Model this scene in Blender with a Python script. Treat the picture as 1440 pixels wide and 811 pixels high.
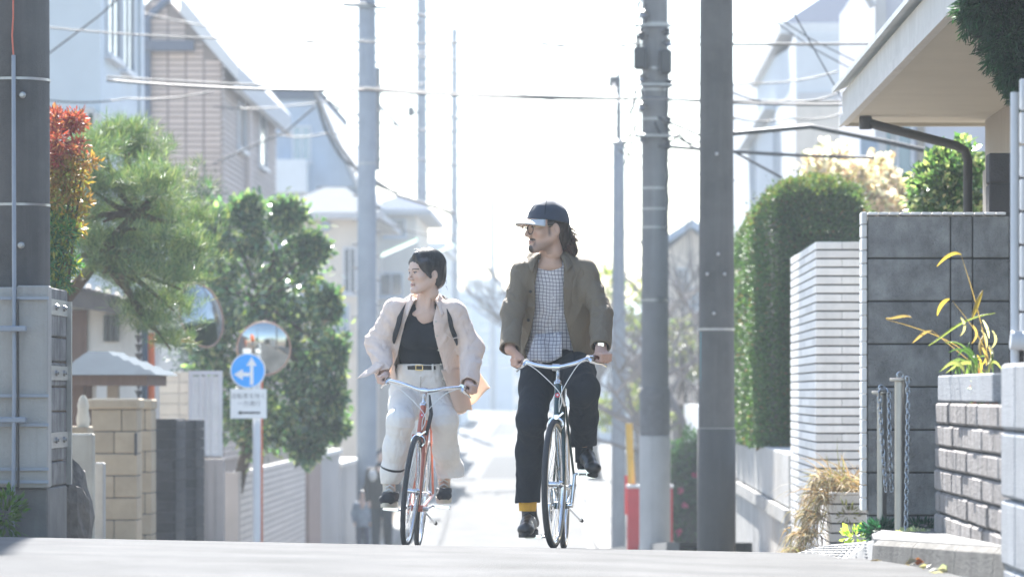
import bpy, bmesh, math, random
import numpy as np
from mathutils import Vector, Matrix, noise as mnoise
R = math.radians
random.seed(7); rng = np.random.default_rng(7)
for o in list(bpy.data.objects): bpy.data.objects.remove(o)
S = bpy.context.scene
COL = S.collection
# ------------------------------------------------------------------ camera
F = 5400.0            # focal length in photo pixels (135 mm on a 36 mm wide sensor)
CX, CY, CZ = 820.0, 553.0, 0.82   # where the street's vanishing point falls, camera height
cam = bpy.data.cameras.new('camera'); camo = bpy.data.objects.new('camera', cam); COL.objects.link(camo)
cam.lens = 135; cam.sensor_width = 36; cam.clip_end = 3000; cam.clip_start = 0.5
camo.location = (0, 0, CZ); camo.rotation_euler = (R(90), 0, 0)
cam.shift_x = -(CX-720)/1440; cam.shift_y = (CY-405.5)/1440
cam.dof.use_dof = True; cam.dof.focus_distance = 20.6; cam.dof.aperture_fstop = 4.0
S.camera = camo
# ------------------------------------------------------------------ light
SUN_EL, SUN_AZ = 46, -7        # degrees; azimuth from the street direction (+Y), minus = left
w = bpy.data.worlds.new('World'); S.world = w; w.use_nodes = True
nt = w.node_tree; nt.nodes.clear()
sky = nt.nodes.new('ShaderNodeTexSky'); sky.sky_type = 'NISHITA'; sky.sun_disc = False
sky.sun_elevation = R(SUN_EL); sky.sun_rotation = R(SUN_AZ)
sky.air_density = 1.0; sky.dust_density = 0.8; sky.ozone_density = 1.0
bg = nt.nodes.new('ShaderNodeBackground'); bg.inputs['Strength'].default_value = 0.075
out = nt.nodes.new('ShaderNodeOutputWorld')
nt.links.new(sky.outputs[0], bg.inputs[0]); nt.links.new(bg.outputs[0], out.inputs[0])
sl = bpy.data.lights.new('sun', 'SUN'); so = bpy.data.objects.new('sun', sl); COL.objects.link(so)
sl.energy = 4.8; sl.angle = R(0.53); sl.color = (1, .97, .93)
_d = Vector((math.sin(R(SUN_AZ))*math.cos(R(SUN_EL)), math.cos(R(SUN_AZ))*math.cos(R(SUN_EL)), math.sin(R(SUN_EL))))
so.rotation_euler = _d.to_track_quat('Z', 'Y').to_euler()
S.view_settings.view_transform = 'Standard'; S.view_settings.look = 'None'
S.view_settings.gamma = 1; S.view_settings.exposure = 2.4
HAZE = 0.0010
# ------------------------------------------------------------------ places
def XW(px, Y): return (px-CX)*Y/F
def ZW(py, Y): return CZ+(CY-py)*Y/F
def P(px, py, Y): return Vector((XW(px, Y), Y, ZW(py, Y)))
# road profile: slope at distances, integrated
_ky = [0, 13.5, 20, 78, 100, 205, 228, 262, 420, 900]
_ks = [0, 0, -.0430, -.0430, .0214, .0214, 0, -.030, -.030, 0]
_YY = np.arange(-60, 900, .1); _sl = np.interp(_YY, _ky, _ks); _ZZ = np.cumsum(_sl)*.1
_ZZ += -0.000 - np.interp(20.4, _YY, _ZZ)
def prof(Y): return np.interp(Y, _YY, _ZZ)
def gz(X, Y):
    f = np.clip((40-Y)/20, 0, 1)
    return prof(Y) - .020*(np.clip(X, -5, 3)+.4)*f
def gzf(X, Y): return float(gz(X, Y))
LE = lambda Y: float(np.interp(Y, [0, 20, 45, 117, 214, 400], [-3.25, -3.3, -3.75, -5.0, -6.0, -7.2]))   # left road edge
RE = lambda Y: float(np.interp(Y, [0, 14, 22, 37, 60, 96, 214, 400], [1.2, 1.15, 1.12, 1.0, .55, .23, -.85, -2]))
# ------------------------------------------------------------------ objects
def rootmat(o): return Matrix.LocRotScale(o.location, o.rotation_euler, o.scale)
def tag(o, label=None, cat=None, group=None, kind=None):
    if label: o['label'] = label
    if cat: o['category'] = cat
    if group: o['group'] = group
    if kind: o['kind'] = kind
    return o
def thing(name, label, cat, loc=(0, 0, 0), group=None, rot=(0, 0, 0)):
    o = bpy.data.objects.new(name, None); COL.objects.link(o); o.empty_display_size = .2
    o.location = loc; o.rotation_euler = rot
    return tag(o, label, cat, group)
def worldmat(o):
    m = rootmat(o)
    if o.parent: m = worldmat(o.parent) @ o.matrix_parent_inverse @ m
    return m
def link(name, me, mat=None, parent=None, local=False, smooth=True):
    o = bpy.data.objects.new(name, me); COL.objects.link(o)
    if mat is not None and not me.materials: me.materials.append(mat)
    if parent is not None:
        o.parent = parent
        if not local: o.matrix_parent_inverse = worldmat(parent).inverted()
    return o
class MB:
    def __init__(s): s.v = []; s.f = []; s.c = []; s.col = None
    def _add(s, vs, fs):
        n = len(s.v); s.v += [tuple(v) for v in vs]; s.f += [tuple(i+n for i in f) for f in fs]; return s
    def box(s, lo, hi):
        x0, y0, z0 = lo; x1, y1, z1 = hi
        return s._add([(x0,y0,z0),(x1,y0,z0),(x1,y1,z0),(x0,y1,z0),(x0,y0,z1),(x1,y0,z1),(x1,y1,z1),(x0,y1,z1)],
            [(0,3,2,1),(4,5,6,7),(0,1,5,4),(1,2,6,5),(2,3,7,6),(3,0,4,7)])
    def bbox(s, lo, hi, b=.01):
        """bevelled box"""
        c = [(lo[i]+hi[i])/2 for i in range(3)]; h = [abs(hi[i]-lo[i])/2 for i in range(3)]; b = min(b, min(h)*.45)
        V = []; idx = {}
        for sx in (-1, 1):
            for sy in (-1, 1):
                for sz in (-1, 1):
                    for a in range(3):
                        q = [h[0]-b, h[1]-b, h[2]-b]; q[a] = h[a]
                        idx[(sx,sy,sz,a)] = len(V); V.append((c[0]+sx*q[0], c[1]+sy*q[1], c[2]+sz*q[2]))
        Fs = []
        def quad(a, b_, c_, d, n):
            p = [Vector(V[i]) for i in (a, b_, c_, d)]
            nn = (p[1]-p[0]).cross(p[2]-p[0])
            Fs.append((a,b_,c_,d) if nn.dot(Vector(n)) > 0 else (d,c_,b_,a))
        for a in range(3):
            b1, b2 = [i for i in range(3) if i != a]
            for sg in (-1, 1):
                def k(s1, s2):
                    t = [0,0,0]; t[a] = sg; t[b1] = s1; t[b2] = s2; return idx[(t[0],t[1],t[2],a)]
                n = [0,0,0]; n[a] = sg
                quad(k(-1,-1), k(1,-1), k(1,1), k(-1,1), n)
        for a in range(3):              # edges running along a
            b1, b2 = [i for i in range(3) if i != a]
            for s1 in (-1, 1):
                for s2 in (-1, 1):
                    def k(sa, face):
                        t = [0,0,0]; t[a] = sa; t[b1] = s1; t[b2] = s2; return idx[(t[0],t[1],t[2],face)]
                    n = [0,0,0]; n[b1] = s1; n[b2] = s2
                    quad(k(-1,b1), k(1,b1), k(1,b2), k(-1,b2), n)
        for sx in (-1, 1):
            for sy in (-1, 1):
                for sz in (-1, 1):
                    t = (idx[(sx,sy,sz,0)], idx[(sx,sy,sz,1)], idx[(sx,sy,sz,2)])
                    p = [Vector(V[i]) for i in t]
                    if (p[1]-p[0]).cross(p[2]-p[0]).dot(Vector((sx,sy,sz))) < 0: t = t[::-1]
                    Fs.append(t)
        return s._add(V, Fs)
    def prism(s, poly, d):
        """polygon (list of 3-vectors) extruded by vector d"""
        n = len(poly); p = [Vector(q) for q in poly]; q = [a+Vector(d) for a in p]
        nn = Vector((0,0,0))
        for i in range(n): nn += p[i].cross(p[(i+1) % n])
        flip = nn.dot(Vector(d)) > 0
        fs = [tuple(range(n)), tuple(range(2*n-1, n-1, -1))] + [(i, n+i, n+(i+1) % n, (i+1) % n) for i in range(n)]
        if flip: fs = [f[::-1] for f in fs]
        return s._add(p+q, fs)
    def tube(s, path, r, n=10, cap=True, ref=None, flat=1.0):
        p = [Vector(a) for a in path]; m = len(p)
        rr = list(r) if hasattr(r, '__len__') else [r]*m
        T = [(p[min(i+1, m-1)]-p[max(i-1, 0)]).normalized() for i in range(m)]
        a = Vector(ref) if ref else (Vector((0,0,1)) if abs(T[0].z) < .9 else Vector((1,0,0)))
        u = (a-T[0]*a.dot(T[0])).normalized(); V = []
        for i in range(m):
            u = (u-T[i]*u.dot(T[i])).normalized(); v = T[i].cross(u)
            for k in range(n):
                t = 2*math.pi*k/n; V.append(p[i]+u*math.cos(t)*rr[i]*flat+v*math.sin(t)*rr[i])
        fs = [(i*n+k, i*n+(k+1) % n, (i+1)*n+(k+1) % n, (i+1)*n+k) for i in range(m-1) for k in range(n)]
        if cap: fs += [tuple(range(n-1, -1, -1)), tuple((m-1)*n+k for k in range(n))]
        return s._add(V, fs)
    def lathe(s, prof_, c=(0,0,0), axis=(0,0,1), n=24, cap=True):
        """profile [(r, h)] turned round axis through c"""
        ax = Vector(axis).normalized(); a = Vector((1,0,0)) if abs(ax.x) < .9 else Vector((0,1,0))
        u = (a-ax*a.dot(ax)).normalized(); v = ax.cross(u); V = []; m = len(prof_)
        for (r_, h_) in prof_:
            for k in range(n):
                t = 2*math.pi*k/n; V.append(Vector(c)+ax*h_+(u*math.cos(t)+v*math.sin(t))*r_)
        fs = [(i*n+k, i*n+(k+1) % n, (i+1)*n+(k+1) % n, (i+1)*n+k) for i in range(m-1) for k in range(n)]
        if cap: fs += [tuple(range(n-1, -1, -1)), tuple((m-1)*n+k for k in range(n))]
        return s._add(V, fs)
    def torus(s, c, axis, Rr, r, n=32, m=10, arc=(0, 2*math.pi), flat=1.0):
        ax = Vector(axis).normalized(); a = Vector((0,0,1)) if abs(ax.z) < .9 else Vector((1,0,0))
        u = (a-ax*a.dot(ax)).normalized(); v = ax.cross(u); V = []
        full = abs(arc[1]-arc[0]-2*math.pi) < 1e-6; nn = n if full else n+1
        for i in range(nn):
            t = arc[0]+(arc[1]-arc[0])*i/n; d = u*math.cos(t)+v*math.sin(t)
            for k in range(m):
                q = 2*math.pi*k/m; V.append(Vector(c)+d*(Rr+r*math.cos(q))+ax*r*flat*math.sin(q))
        fs = [((i % nn)*m+k, ((i+1) % nn)*m+k, ((i+1) % nn)*m+(k+1) % m, (i % nn)*m+(k+1) % m) for i in range(n) for k in range(m)]
        return s._add(V, fs)
    def quad(s, a, b, c, d): return s._add([a, b, c, d], [(0, 1, 2, 3)])
    def grid(s, fn, nu, nv, closed=False):
        V = [fn(i/(nu-1) if not closed else i/nu, j/(nv-1)) for j in range(nv) for i in range(nu)]
        fs = []
        for j in range(nv-1):
            for i in range(nu if closed else nu-1):
                i2 = (i+1) % nu; fs.append((j*nu+i, j*nu+i2, (j+1)*nu+i2, (j+1)*nu+i))
        return s._add(V, fs)
    def mesh(s, name='m', smooth=False):
        me = bpy.data.meshes.new(name); me.from_pydata(s.v, [], s.f)
        if smooth == 'auto':
            me.polygons.foreach_set('use_smooth', [True]*len(me.polygons)); me.update()
            me.set_sharp_from_angle(angle=R(42))
        elif smooth: me.polygons.foreach_set('use_smooth', [True]*len(me.polygons))
        me.update(); return me
    def build(s, name, mat, parent=None, smooth=False, local=False):
        return link(name, s.mesh(name, smooth), mat, parent, local)
def npmesh(name, V, Fq, smooth=True, col=None):
    """fast mesh from arrays; Fq (n,3|4); col (nverts,3)"""
    me = bpy.data.meshes.new(name); V = np.asarray(V, np.float32); Fq = np.asarray(Fq, np.int32); k = Fq.shape[1]
    me.vertices.add(len(V)); me.vertices.foreach_set('co', V.ravel())
    me.loops.add(Fq.size); me.loops.foreach_set('vertex_index', Fq.ravel())
    me.polygons.add(len(Fq)); me.polygons.foreach_set('loop_start', np.arange(0, Fq.size, k, dtype=np.int32))
    me.polygons.foreach_set('loop_total', np.full(len(Fq), k, np.int32))
    if smooth: me.polygons.foreach_set('use_smooth', np.ones(len(Fq), bool))
    me.update(calc_edges=True)
    if col is not None:
        a = me.attributes.new('Col', 'FLOAT_COLOR', 'POINT')
        c4 = np.ones((len(V), 4), np.float32); c4[:, :3] = col; a.data.foreach_set('color', c4.ravel())
    return me
# ------------------------------------------------------------------ materials
def _n(nt, t, **kw):
    n = nt.nodes.new(t)
    for k, v in kw.items(): setattr(n, k, v)
    return n
def hexc(h):
    c = [int(h[i:i+2], 16)/255 for i in (0, 2, 4)]
    return tuple(x/12.92 if x < .04045 else ((x+.055)/1.055)**2.4 for x in c)
def mat(name, col, rough=.75, var=.14, scale=6, bump=0, bscale=80, metal=0, spec=.4, streak=0, dirt=(.05,.045,.04),
        objrand=0, world=True, col2=None, c2scale=3, c2amt=.5, coat=0, trans=0, stretch=(1,1,1), attr=False, grime=0, sheen=0, crease=0, cscale=9, cstr=(1,1,.55)):
    m = bpy.data.materials.new(name); m.use_nodes = True; t = m.node_tree; L = t.links; b = t.nodes['Principled BSDF']
    b.inputs['Roughness'].default_value = rough; b.inputs['Metallic'].default_value = metal
    b.inputs['Specular IOR Level'].default_value = spec; b.inputs['Coat Weight'].default_value = coat
    b.inputs['Transmission Weight'].default_value = trans; b.inputs['Sheen Weight'].default_value = sheen
    src = _n(t, 'ShaderNodeNewGeometry').outputs['Position'] if world else _n(t, 'ShaderNodeTexCoord').outputs['Object']
    mp = _n(t, 'ShaderNodeMapping'); mp.inputs['Scale'].default_value = stretch; L.new(src, mp.inputs[0]); co = mp.outputs[0]
    def nz(sc, det=5, ro=.6, vec=co):
        n = _n(t, 'ShaderNodeTexNoise'); n.inputs['Scale'].default_value = sc; n.inputs['Detail'].default_value = det
        n.inputs['Roughness'].default_value = ro; L.new(vec, n.inputs['Vector']); return n.outputs['Fac']
    def rng_(v, a, b_, c, d):
        r = _n(t, 'ShaderNodeMapRange'); r.inputs[1].default_value = a; r.inputs[2].default_value = b_
        r.inputs[3].default_value = c; r.inputs[4].default_value = d; L.new(v, r.inputs[0]); return r.outputs[0]
    def mix(f, a, b_, bt='MIX'):
        x = _n(t, 'ShaderNodeMix', data_type='RGBA', blend_type=bt)
        for s_, v in ((x.inputs[0], f), (x.inputs[6], a), (x.inputs[7], b_)):
            if hasattr(v, 'is_linked'): L.new(v, s_)
            elif isinstance(v, (int, float)): s_.default_value = v
            else: s_.default_value = (*v, 1)
        return x.outputs[2]
    c = tuple(col)
    if attr:
        a = _n(t, 'ShaderNodeAttribute', attribute_name='Col'); c = a.outputs['Color']
    if col2 is not None: c = mix(rng_(nz(c2scale), .5-.18*(1/c2amt)*.5, .5+.18*(1/c2amt)*.5, 0, 1), c, col2)
    if var:
        v = rng_(nz(scale), .25, .75, 1-var, 1+var)
        x = _n(t, 'ShaderNodeVectorMath', operation='SCALE')
        if hasattr(c, 'is_linked'): L.new(c, x.inputs[0])
        else: x.inputs[0].default_value = c
        L.new(v, x.inputs['Scale']); c = x.outputs[0]
    if objrand:
        oi = _n(t, 'ShaderNodeObjectInfo'); v = rng_(oi.outputs['Random'], 0, 1, 1-objrand, 1+objrand)
        x = _n(t, 'ShaderNodeVectorMath', operation='SCALE')
        if hasattr(c, 'is_linked'): L.new(c, x.inputs[0])
        else: x.inputs[0].default_value = c
        L.new(v, x.inputs['Scale']); c = x.outputs[0]
    if streak:
        m2 = _n(t, 'ShaderNodeMapping'); m2.inputs['Scale'].default_value = (9, 9, .5); L.new(src, m2.inputs[0])
        c = mix(rng_(nz(1.0, 6, .65, m2.outputs[0]), .5, .78, 0, streak), c, dirt)
    if grime: c = mix(rng_(nz(scale*2.7, 8, .7), .52, .8, 0, grime), c, dirt)
    if hasattr(c, 'is_linked'): L.new(c, b.inputs['Base Color'])
    else: b.inputs['Base Color'].default_value = (*c, 1)
    if bump:
        bp = _n(t, 'ShaderNodeBump'); bp.inputs['Strength'].default_value = bump; bp.inputs['Distance'].default_value = .02
        L.new(nz(bscale, 4), bp.inputs['Height']); L.new(bp.outputs[0], b.inputs['Normal'])
    if crease:
        m3 = _n(t, 'ShaderNodeMapping'); m3.inputs['Scale'].default_value = cstr; m3.inputs['Rotation'].default_value = (.2,.5,.3); L.new(src, m3.inputs[0])
        n3 = nz(cscale, 2.5, .55, m3.outputs[0]); a1 = _n(t, 'ShaderNodeMath', operation='SUBTRACT'); a1.inputs[1].default_value = .5; L.new(n3, a1.inputs[0]); a2 = _n(t, 'ShaderNodeMath', operation='ABSOLUTE'); L.new(a1.outputs[0], a2.inputs[0])
        a3 = rng_(a2.outputs[0], 0, .10, 0, 1); b3 = _n(t, 'ShaderNodeBump'); b3.inputs['Strength'].default_value = crease; b3.inputs['Distance'].default_value = .012; L.new(a3, b3.inputs['Height'])
        if b.inputs['Normal'].is_linked: L.new(b.inputs['Normal'].links[0].from_socket, b3.inputs['Normal'])
        L.new(b3.outputs[0], b.inputs['Normal'])
    return m
def leafmat(name, rough=.45, trans=.35, spec=.5, tint=(1.0,1.05,.55)):
    m = bpy.data.materials.new(name); m.use_nodes = True; t = m.node_tree; L = t.links; b = t.nodes['Principled BSDF']
    a = _n(t, 'ShaderNodeAttribute', attribute_name='Col'); L.new(a.outputs['Color'], b.inputs['Base Color'])
    b.inputs['Roughness'].default_value = rough; b.inputs['Specular IOR Level'].default_value = spec
    tr = _n(t, 'ShaderNodeBsdfTranslucent'); mu = _n(t, 'ShaderNodeVectorMath', operation='MULTIPLY')
    L.new(a.outputs['Color'], mu.inputs[0]); mu.inputs[1].default_value = tuple(1.6*x for x in tint); L.new(mu.outputs[0], tr.inputs[0])
    mx = _n(t, 'ShaderNodeMixShader'); mx.inputs[0].default_value = trans
    L.new(b.outputs[0], mx.inputs[1]); L.new(tr.outputs[0], mx.inputs[2]); L.new(mx.outputs[0], t.nodes['Material Output'].inputs[0])
    return m
# ------------------------------------------------------------------ leaves
def leaves(name, C, N, size, col, mat_, parent, aspect=.5, szvar=.35, colvar=.25, kind=None, seed=1, fold=.25, up=0.0, pts=None):
    """one mesh of many folded leaves. C centres (n,3); N outward dirs (n,3); col (n,3) or one colour"""
    r = np.random.default_rng(seed); n = len(C); C = np.asarray(C, np.float64); N = np.asarray(N, np.float64)
    d = r.normal(size=(n, 3)); d /= np.linalg.norm(d, axis=1)[:, None]
    ax = N*1.0+d*.9+np.array([0, 0, up]); ax /= np.linalg.norm(ax, axis=1)[:, None]+1e-9    # leaf length direction
    e = r.normal(size=(n, 3)); sd = np.cross(ax, e); sd /= np.linalg.norm(sd, axis=1)[:, None]+1e-9
    nn = np.cross(ax, sd)
    L_ = size*(1+szvar*r.uniform(-1, 1, n))[:, None]; W = L_*aspect*.5
    a = C; b = C+ax*L_*.5+sd*W+nn*L_*fold*.3; c = C+ax*L_; d_ = C+ax*L_*.5-sd*W+nn*L_*fold*.3
    V = np.stack([a, b, c, d_], 1).reshape(-1, 3)
    i = np.arange(n)*4; Fq = np.stack([np.stack([i, i+1, i+2], 1), np.stack([i, i+2, i+3], 1)], 1).reshape(-1, 3)
    cc = np.broadcast_to(np.asarray(col, np.float64), (n, 3))*(1+colvar*r.normal(size=(n, 1)))
    cc = np.clip(cc*(1+.08*r.normal(size=(n, 3))), .004, 1)
    me = npmesh(name, V, Fq, smooth=False, col=np.repeat(cc, 4, 0))
    o = link(name, me, mat_, parent)
    if kind: o['kind'] = kind
    return o
def blob(n, c, r, seed, shell=.6, lump=.25, lf=3.0, soft=False):
    """points through a lumpy ellipsoid: more near the outside. returns pts, outward dirs, depth(0 centre..1 skin)"""
    g = np.random.default_rng(seed); d = g.normal(size=(n, 3)); d /= np.linalg.norm(d, axis=1)[:, None]
    ph = g.uniform(0, 6.28, 6)
    k = 1+lump*(np.sin(lf*d[:,0]*2+ph[0])*np.sin(lf*d[:,2]*2+ph[1])+.6*np.sin(lf*2.3*d[:,1]+ph[2])*np.sin(lf*2.1*d[:,2]+ph[3])+.4*np.sin(lf*4*d[:,0]+ph[4])*np.sin(lf*4*d[:,2]+ph[5]))
    u = 1-(1-g.uniform(size=n)**.5)*(1-shell)*1.6; u = np.clip(u, .05, 1)
    if soft: u = np.abs(g.normal(size=n))*.42+.42; u = np.where(u > 1.35, .6, u)
    p = np.array(c)+d*np.array(r)*(k*u)[:, None]
    return p, d, u
# ------------------------------------------------------------------ implicit surfaces
class Fld:
    def __init__(s, lo, hi, h):
        s.lo = np.array(lo, float); s.h = h; s.n = np.ceil((np.array(hi)-s.lo)/h).astype(int)+1
        s.F = np.full(s.n, .2, np.float32)
        s.ax = [(s.lo[i]+h*np.arange(s.n[i])).astype(np.float32) for i in range(3)]
    def sub(s, lo, hi):
        a = [int(max(0, math.floor((lo[i]-s.lo[i])/s.h))) for i in range(3)]; b = [int(min(s.n[i], math.ceil((hi[i]-s.lo[i])/s.h)+1)) for i in range(3)]
        if any(b[i] <= a[i] for i in range(3)): return None
        sl_ = tuple(slice(a[i], b[i]) for i in range(3))
        return sl_, s.ax[0][a[0]:b[0], None, None], s.ax[1][None, a[1]:b[1], None], s.ax[2][None, None, a[2]:b[2]]
    def comb(s, sl_, d, k, op):
        G = s.F[sl_]
        if op == 'u':
            h = np.clip(.5+.5*(G-d)/k, 0, 1); s.F[sl_] = G*(1-h)+d*h-k*h*(1-h)
        elif op == 's':
            h = np.clip(.5-.5*(G+d)/k, 0, 1); s.F[sl_] = G*(1-h)-d*h+k*h*(1-h)
        elif op == 'i':
            s.F[sl_] = np.maximum(G, d)
    def cap(s, a, b, ra, rb, k=.02, op='u', fold=None, sq=None):
        """tapered capsule; fold=(amp,freq,phase,dir) rings of cloth folds; sq=(axis vector, factor) flattens"""
        a = np.array(a, float); b = np.array(b, float); m = max(ra, rb)+k+.03
        z = s.sub(np.minimum(a, b)-m, np.maximum(a, b)+m)
        if z is None: return s
        sl_, X, Y, Z = z; ba = b-a; L2 = float(ba@ba)+1e-9
        px, py, pz = X-a[0], Y-a[1], Z-a[2]
        t0 = (px*ba[0]+py*ba[1]+pz*ba[2])/L2; t = np.clip(t0, 0, 1)
        dx, dy, dz = px-t*ba[0], py-t*ba[1], pz-t*ba[2]
        if sq is not None:
            q = np.array(sq[0], float); q /= np.linalg.norm(q); pr = dx*q[0]+dy*q[1]+dz*q[2]; g = (1/sq[1]-1)*pr
            dx, dy, dz = dx+g*q[0], dy+g*q[1], dz+g*q[2]
        d = np.sqrt(dx*dx+dy*dy+dz*dz)-(ra+(rb-ra)*t)
        if fold is not None:
            am, fr, ph, dv = fold; dv = np.array(dv, float)
            sw = (X-a[0])*dv[0]+(Y-a[1])*dv[1]+(Z-a[2])*dv[2]
            arg = fr*t0*math.sqrt(L2)+ph+sw*fr*.8+1.3*np.sin(17*(X+Z)+ph)+.8*np.sin(23*(Y-Z)+2*ph)
            d = d-am*(1-np.abs(np.sin(arg)))*(.5+.5*np.sin(11*X+9*Z+ph*3))*1.6+am*.4
        s.comb(sl_, d.astype(np.float32), k, op); return s
    def chain(s, pts, rad, k=.02, fold=None, sq=None):
        for i in range(len(pts)-1): s.cap(pts[i], pts[i+1], rad[i], rad[i+1], k, 'u', fold, sq)
        return s
    def ell(s, c, r, k=.02, op='u', M=None):
        c = np.array(c, float); r = np.array(r, float); m = r.max()+k+.02
        z = s.sub(c-m, c+m)
        if z is None: return s
        sl_, X, Y, Z = z; x, y, zz = X-c[0], Y-c[1], Z-c[2]
        if M is not None:
            M = np.array(M)[:3, :3].T
            x, y, zz = M[0,0]*x+M[0,1]*y+M[0,2]*zz, M[1,0]*x+M[1,1]*y+M[1,2]*zz, M[2,0]*x+M[2,1]*y+M[2,2]*zz
        k0 = np.sqrt((x/r[0])**2+(y/r[1])**2+(zz/r[2])**2); k1 = np.sqrt((x/r[0]**2)**2+(y/r[1]**2)**2+(zz/r[2]**2)**2)+1e-6
        s.comb(sl_, (k0*(k0-1)/k1).astype(np.float32), k, op); return s
    def loft(s, st, k=.02, op='u', pw=2.3):
        """stations (z, cx, cy, rx, ry) rising"""
        st = np.array(st, float); m = .04+k
        z = s.sub((min(st[:,1]-st[:,3])-m, min(st[:,2]-st[:,4])-m, st[0,0]-m), (max(st[:,1]+st[:,3])+m, max(st[:,2]+st[:,4])+m, st[-1,0]+m))
        if z is None: return s
        sl_, X, Y, Z = z; f = lambda j: np.interp(Z, st[:,0], st[:,j])
        rx, ry = f(3), f(4)
        q = ((np.abs(X-f(1))/rx)**pw+(np.abs(Y-f(2))/ry)**pw)**(1/pw)
        d = (q-1)*np.minimum(rx, ry); d = np.maximum(d, np.maximum(st[0,0]-Z, Z-st[-1,0]))
        s.comb(sl_, d.astype(np.float32), k, op); return s
    def mesh(s, wr=None):
        Fv = s.F
        if wr is not None: Fv = Fv+wr(s.ax[0][:,None,None], s.ax[1][None,:,None], s.ax[2][None,None,:]).astype(np.float32)
        ins = Fv < 0; n = np.array(Fv.shape)-1
        cs = lambda A, i, j, k: A[i:i+n[0], j:j+n[1], k:k+n[2]]
        cnt = sum(cs(ins, i, j, k).astype(np.int8) for i in (0,1) for j in (0,1) for k in (0,1))
        act = (cnt > 0) & (cnt < 8); I = np.argwhere(act); m = len(I)
        idx = np.full(n, -1, np.int64); idx[act] = np.arange(m)
        acc = np.zeros((m, 3)); num = np.zeros(m)
        for a in range(3):
            o1, o2 = [i for i in range(3) if i != a]
            for u in (0, 1):
                for v in (0, 1):
                    p = I.copy(); p[:, o1] += u; p[:, o2] += v; q = p.copy(); q[:, a] += 1
                    f0 = Fv[p[:,0], p[:,1], p[:,2]]; f1 = Fv[q[:,0], q[:,1], q[:,2]]
                    cr = (f0 < 0) != (f1 < 0); t = np.where(cr, f0/(f0-f1+1e-12), 0)
                    pos = p.astype(float); pos[:, a] += t; acc += np.where(cr[:, None], pos, 0); num += cr
        V = s.lo+acc/num[:, None]*s.h; Q = []
        for a in range(3):
            o1, o2 = [(1, 2), (2, 0), (0, 1)][a]
            A = np.moveaxis(ins, a, 0); cr = np.argwhere(np.moveaxis(A[:-1] != A[1:], 0, a))
            ok = (cr[:, o1] > 0) & (cr[:, o2] > 0) & (cr[:, o1] < n[o1]) & (cr[:, o2] < n[o2]); cr = cr[ok]
            def g(d1, d2):
                p = cr.copy(); p[:, o1] += d1; p[:, o2] += d2; return idx[p[:,0], p[:,1], p[:,2]]
            q = np.stack([g(-1,-1), g(0,-1), g(0,0), g(-1,0)], 1)
            inn = ins[cr[:,0], cr[:,1], cr[:,2]]
            q[~inn] = q[~inn][:, ::-1]; Q.append(q)
        Q = np.concatenate(Q) if Q else np.zeros((0,4), int)
        return V, Q[(Q >= 0).all(1)]
def joinm(parts):
    V = []; Q = []; n = 0
    for v, q in parts: V.append(v); Q.append(q+n); n += len(v)
    return np.concatenate(V), np.concatenate(Q)
# ================================================================== ground, road
M = {}
M['soil'] = mat('soil', (.16,.13,.10), .95, .3, 3, bump=.4, bscale=40)
M['asphalt'] = mat('worn_asphalt', (.116,.117,.117), .95, .2, 1.6, bump=.5, bscale=260, spec=.06, col2=(.135,.135,.134), c2scale=1.7, grime=.3)
M['paint'] = mat('road_paint', (.20,.20,.199), .9, .12, 5, spec=.1, bump=.2, bscale=200, grime=.35, dirt=(.3,.3,.29))
M['paver'] = mat('pale_concrete_paving', (.17,.167,.16), .85, .2, 5, bump=.3, bscale=150, grime=.25)
M['kerb'] = mat('kerb_concrete', (.15,.14,.125), .85, .3, 5, bump=.6, bscale=70, streak=.6, col2=(.085,.08,.07), c2scale=4)
M['drain'] = mat('gutter_concrete', (.15,.15,.147), .85, .15, 4, bump=.3, bscale=90)
ys = sorted(set(list(np.arange(-30, 30, .5))+list(np.arange(30, 130, 2))+list(np.arange(130, 420, 5))+[420, 600, 900]))
def sheet(name, x0f, x1f, ylist, dz, m, nx=7, label=None, parent=None):
    b = MB()
    def fn(u, v):
        Y = ylist[int(round(v*(len(ylist)-1)))]; X = x0f(Y)+(x1f(Y)-x0f(Y))*u
        return (X, Y, gzf(X, Y)+dz)
    b.grid(fn, nx, len(ylist)); o = b.build(name, m, parent, smooth=True)
    if parent is None: o['kind'] = 'structure'
    return o
b = MB(); xs = [-600, -200, -60, -20, -10, -6, -4, -2, 0, 2, 4, 8, 20, 60, 200, 600]
b.grid(lambda u, v: (xs[int(round(u*15))], ys[int(round(v*(len(ys)-1)))], gzf(xs[int(round(u*15))], ys[int(round(v*(len(ys)-1)))])-.03), 16, len(ys))
g = b.build('ground', M['soil'], smooth=True); g['kind'] = 'structure'
REW = lambda Y: max(RE(Y), float(np.interp(Y, [0, 16.2, 17.0], [5, 5, RE(17)])))
LEW = lambda Y: min(LE(Y), float(np.interp(Y, [0, 19, 21], [-6, -6, LE(21)])))
yr = [y for y in ys if -8 <= y <= 262]
road = sheet('road', LEW, REW, yr, .004, M['asphalt'], 13)
def strip(name, xf, wd, y0, y1, dz=.009, step=2.0):
    yl = list(np.arange(y0, y1, step))+[y1]
    return sheet(name, lambda Y: xf(Y)-wd/2, lambda Y: xf(Y)+wd/2, yl, dz, M['paint'], 2, parent=road)
strip('edge_line', lambda Y: LE(Y)+.55, .15, 24, 255)
strip('edge_line', lambda Y: RE(Y)-.12, .15, 24, 255)
def cross_line(y, w_):
    b = MB(); b.grid(lambda u, v: (LE(y)+.7+(RE(y)-LE(y)-.9)*u, y+w_*v, gzf(0, y+w_*v)+.009), 2, 2)
    b.build('stop_line', M['paint'], road)
for y, w_ in ((122, .6), (168, .9), (196, 1.2)): cross_line(y, w_)
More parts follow.
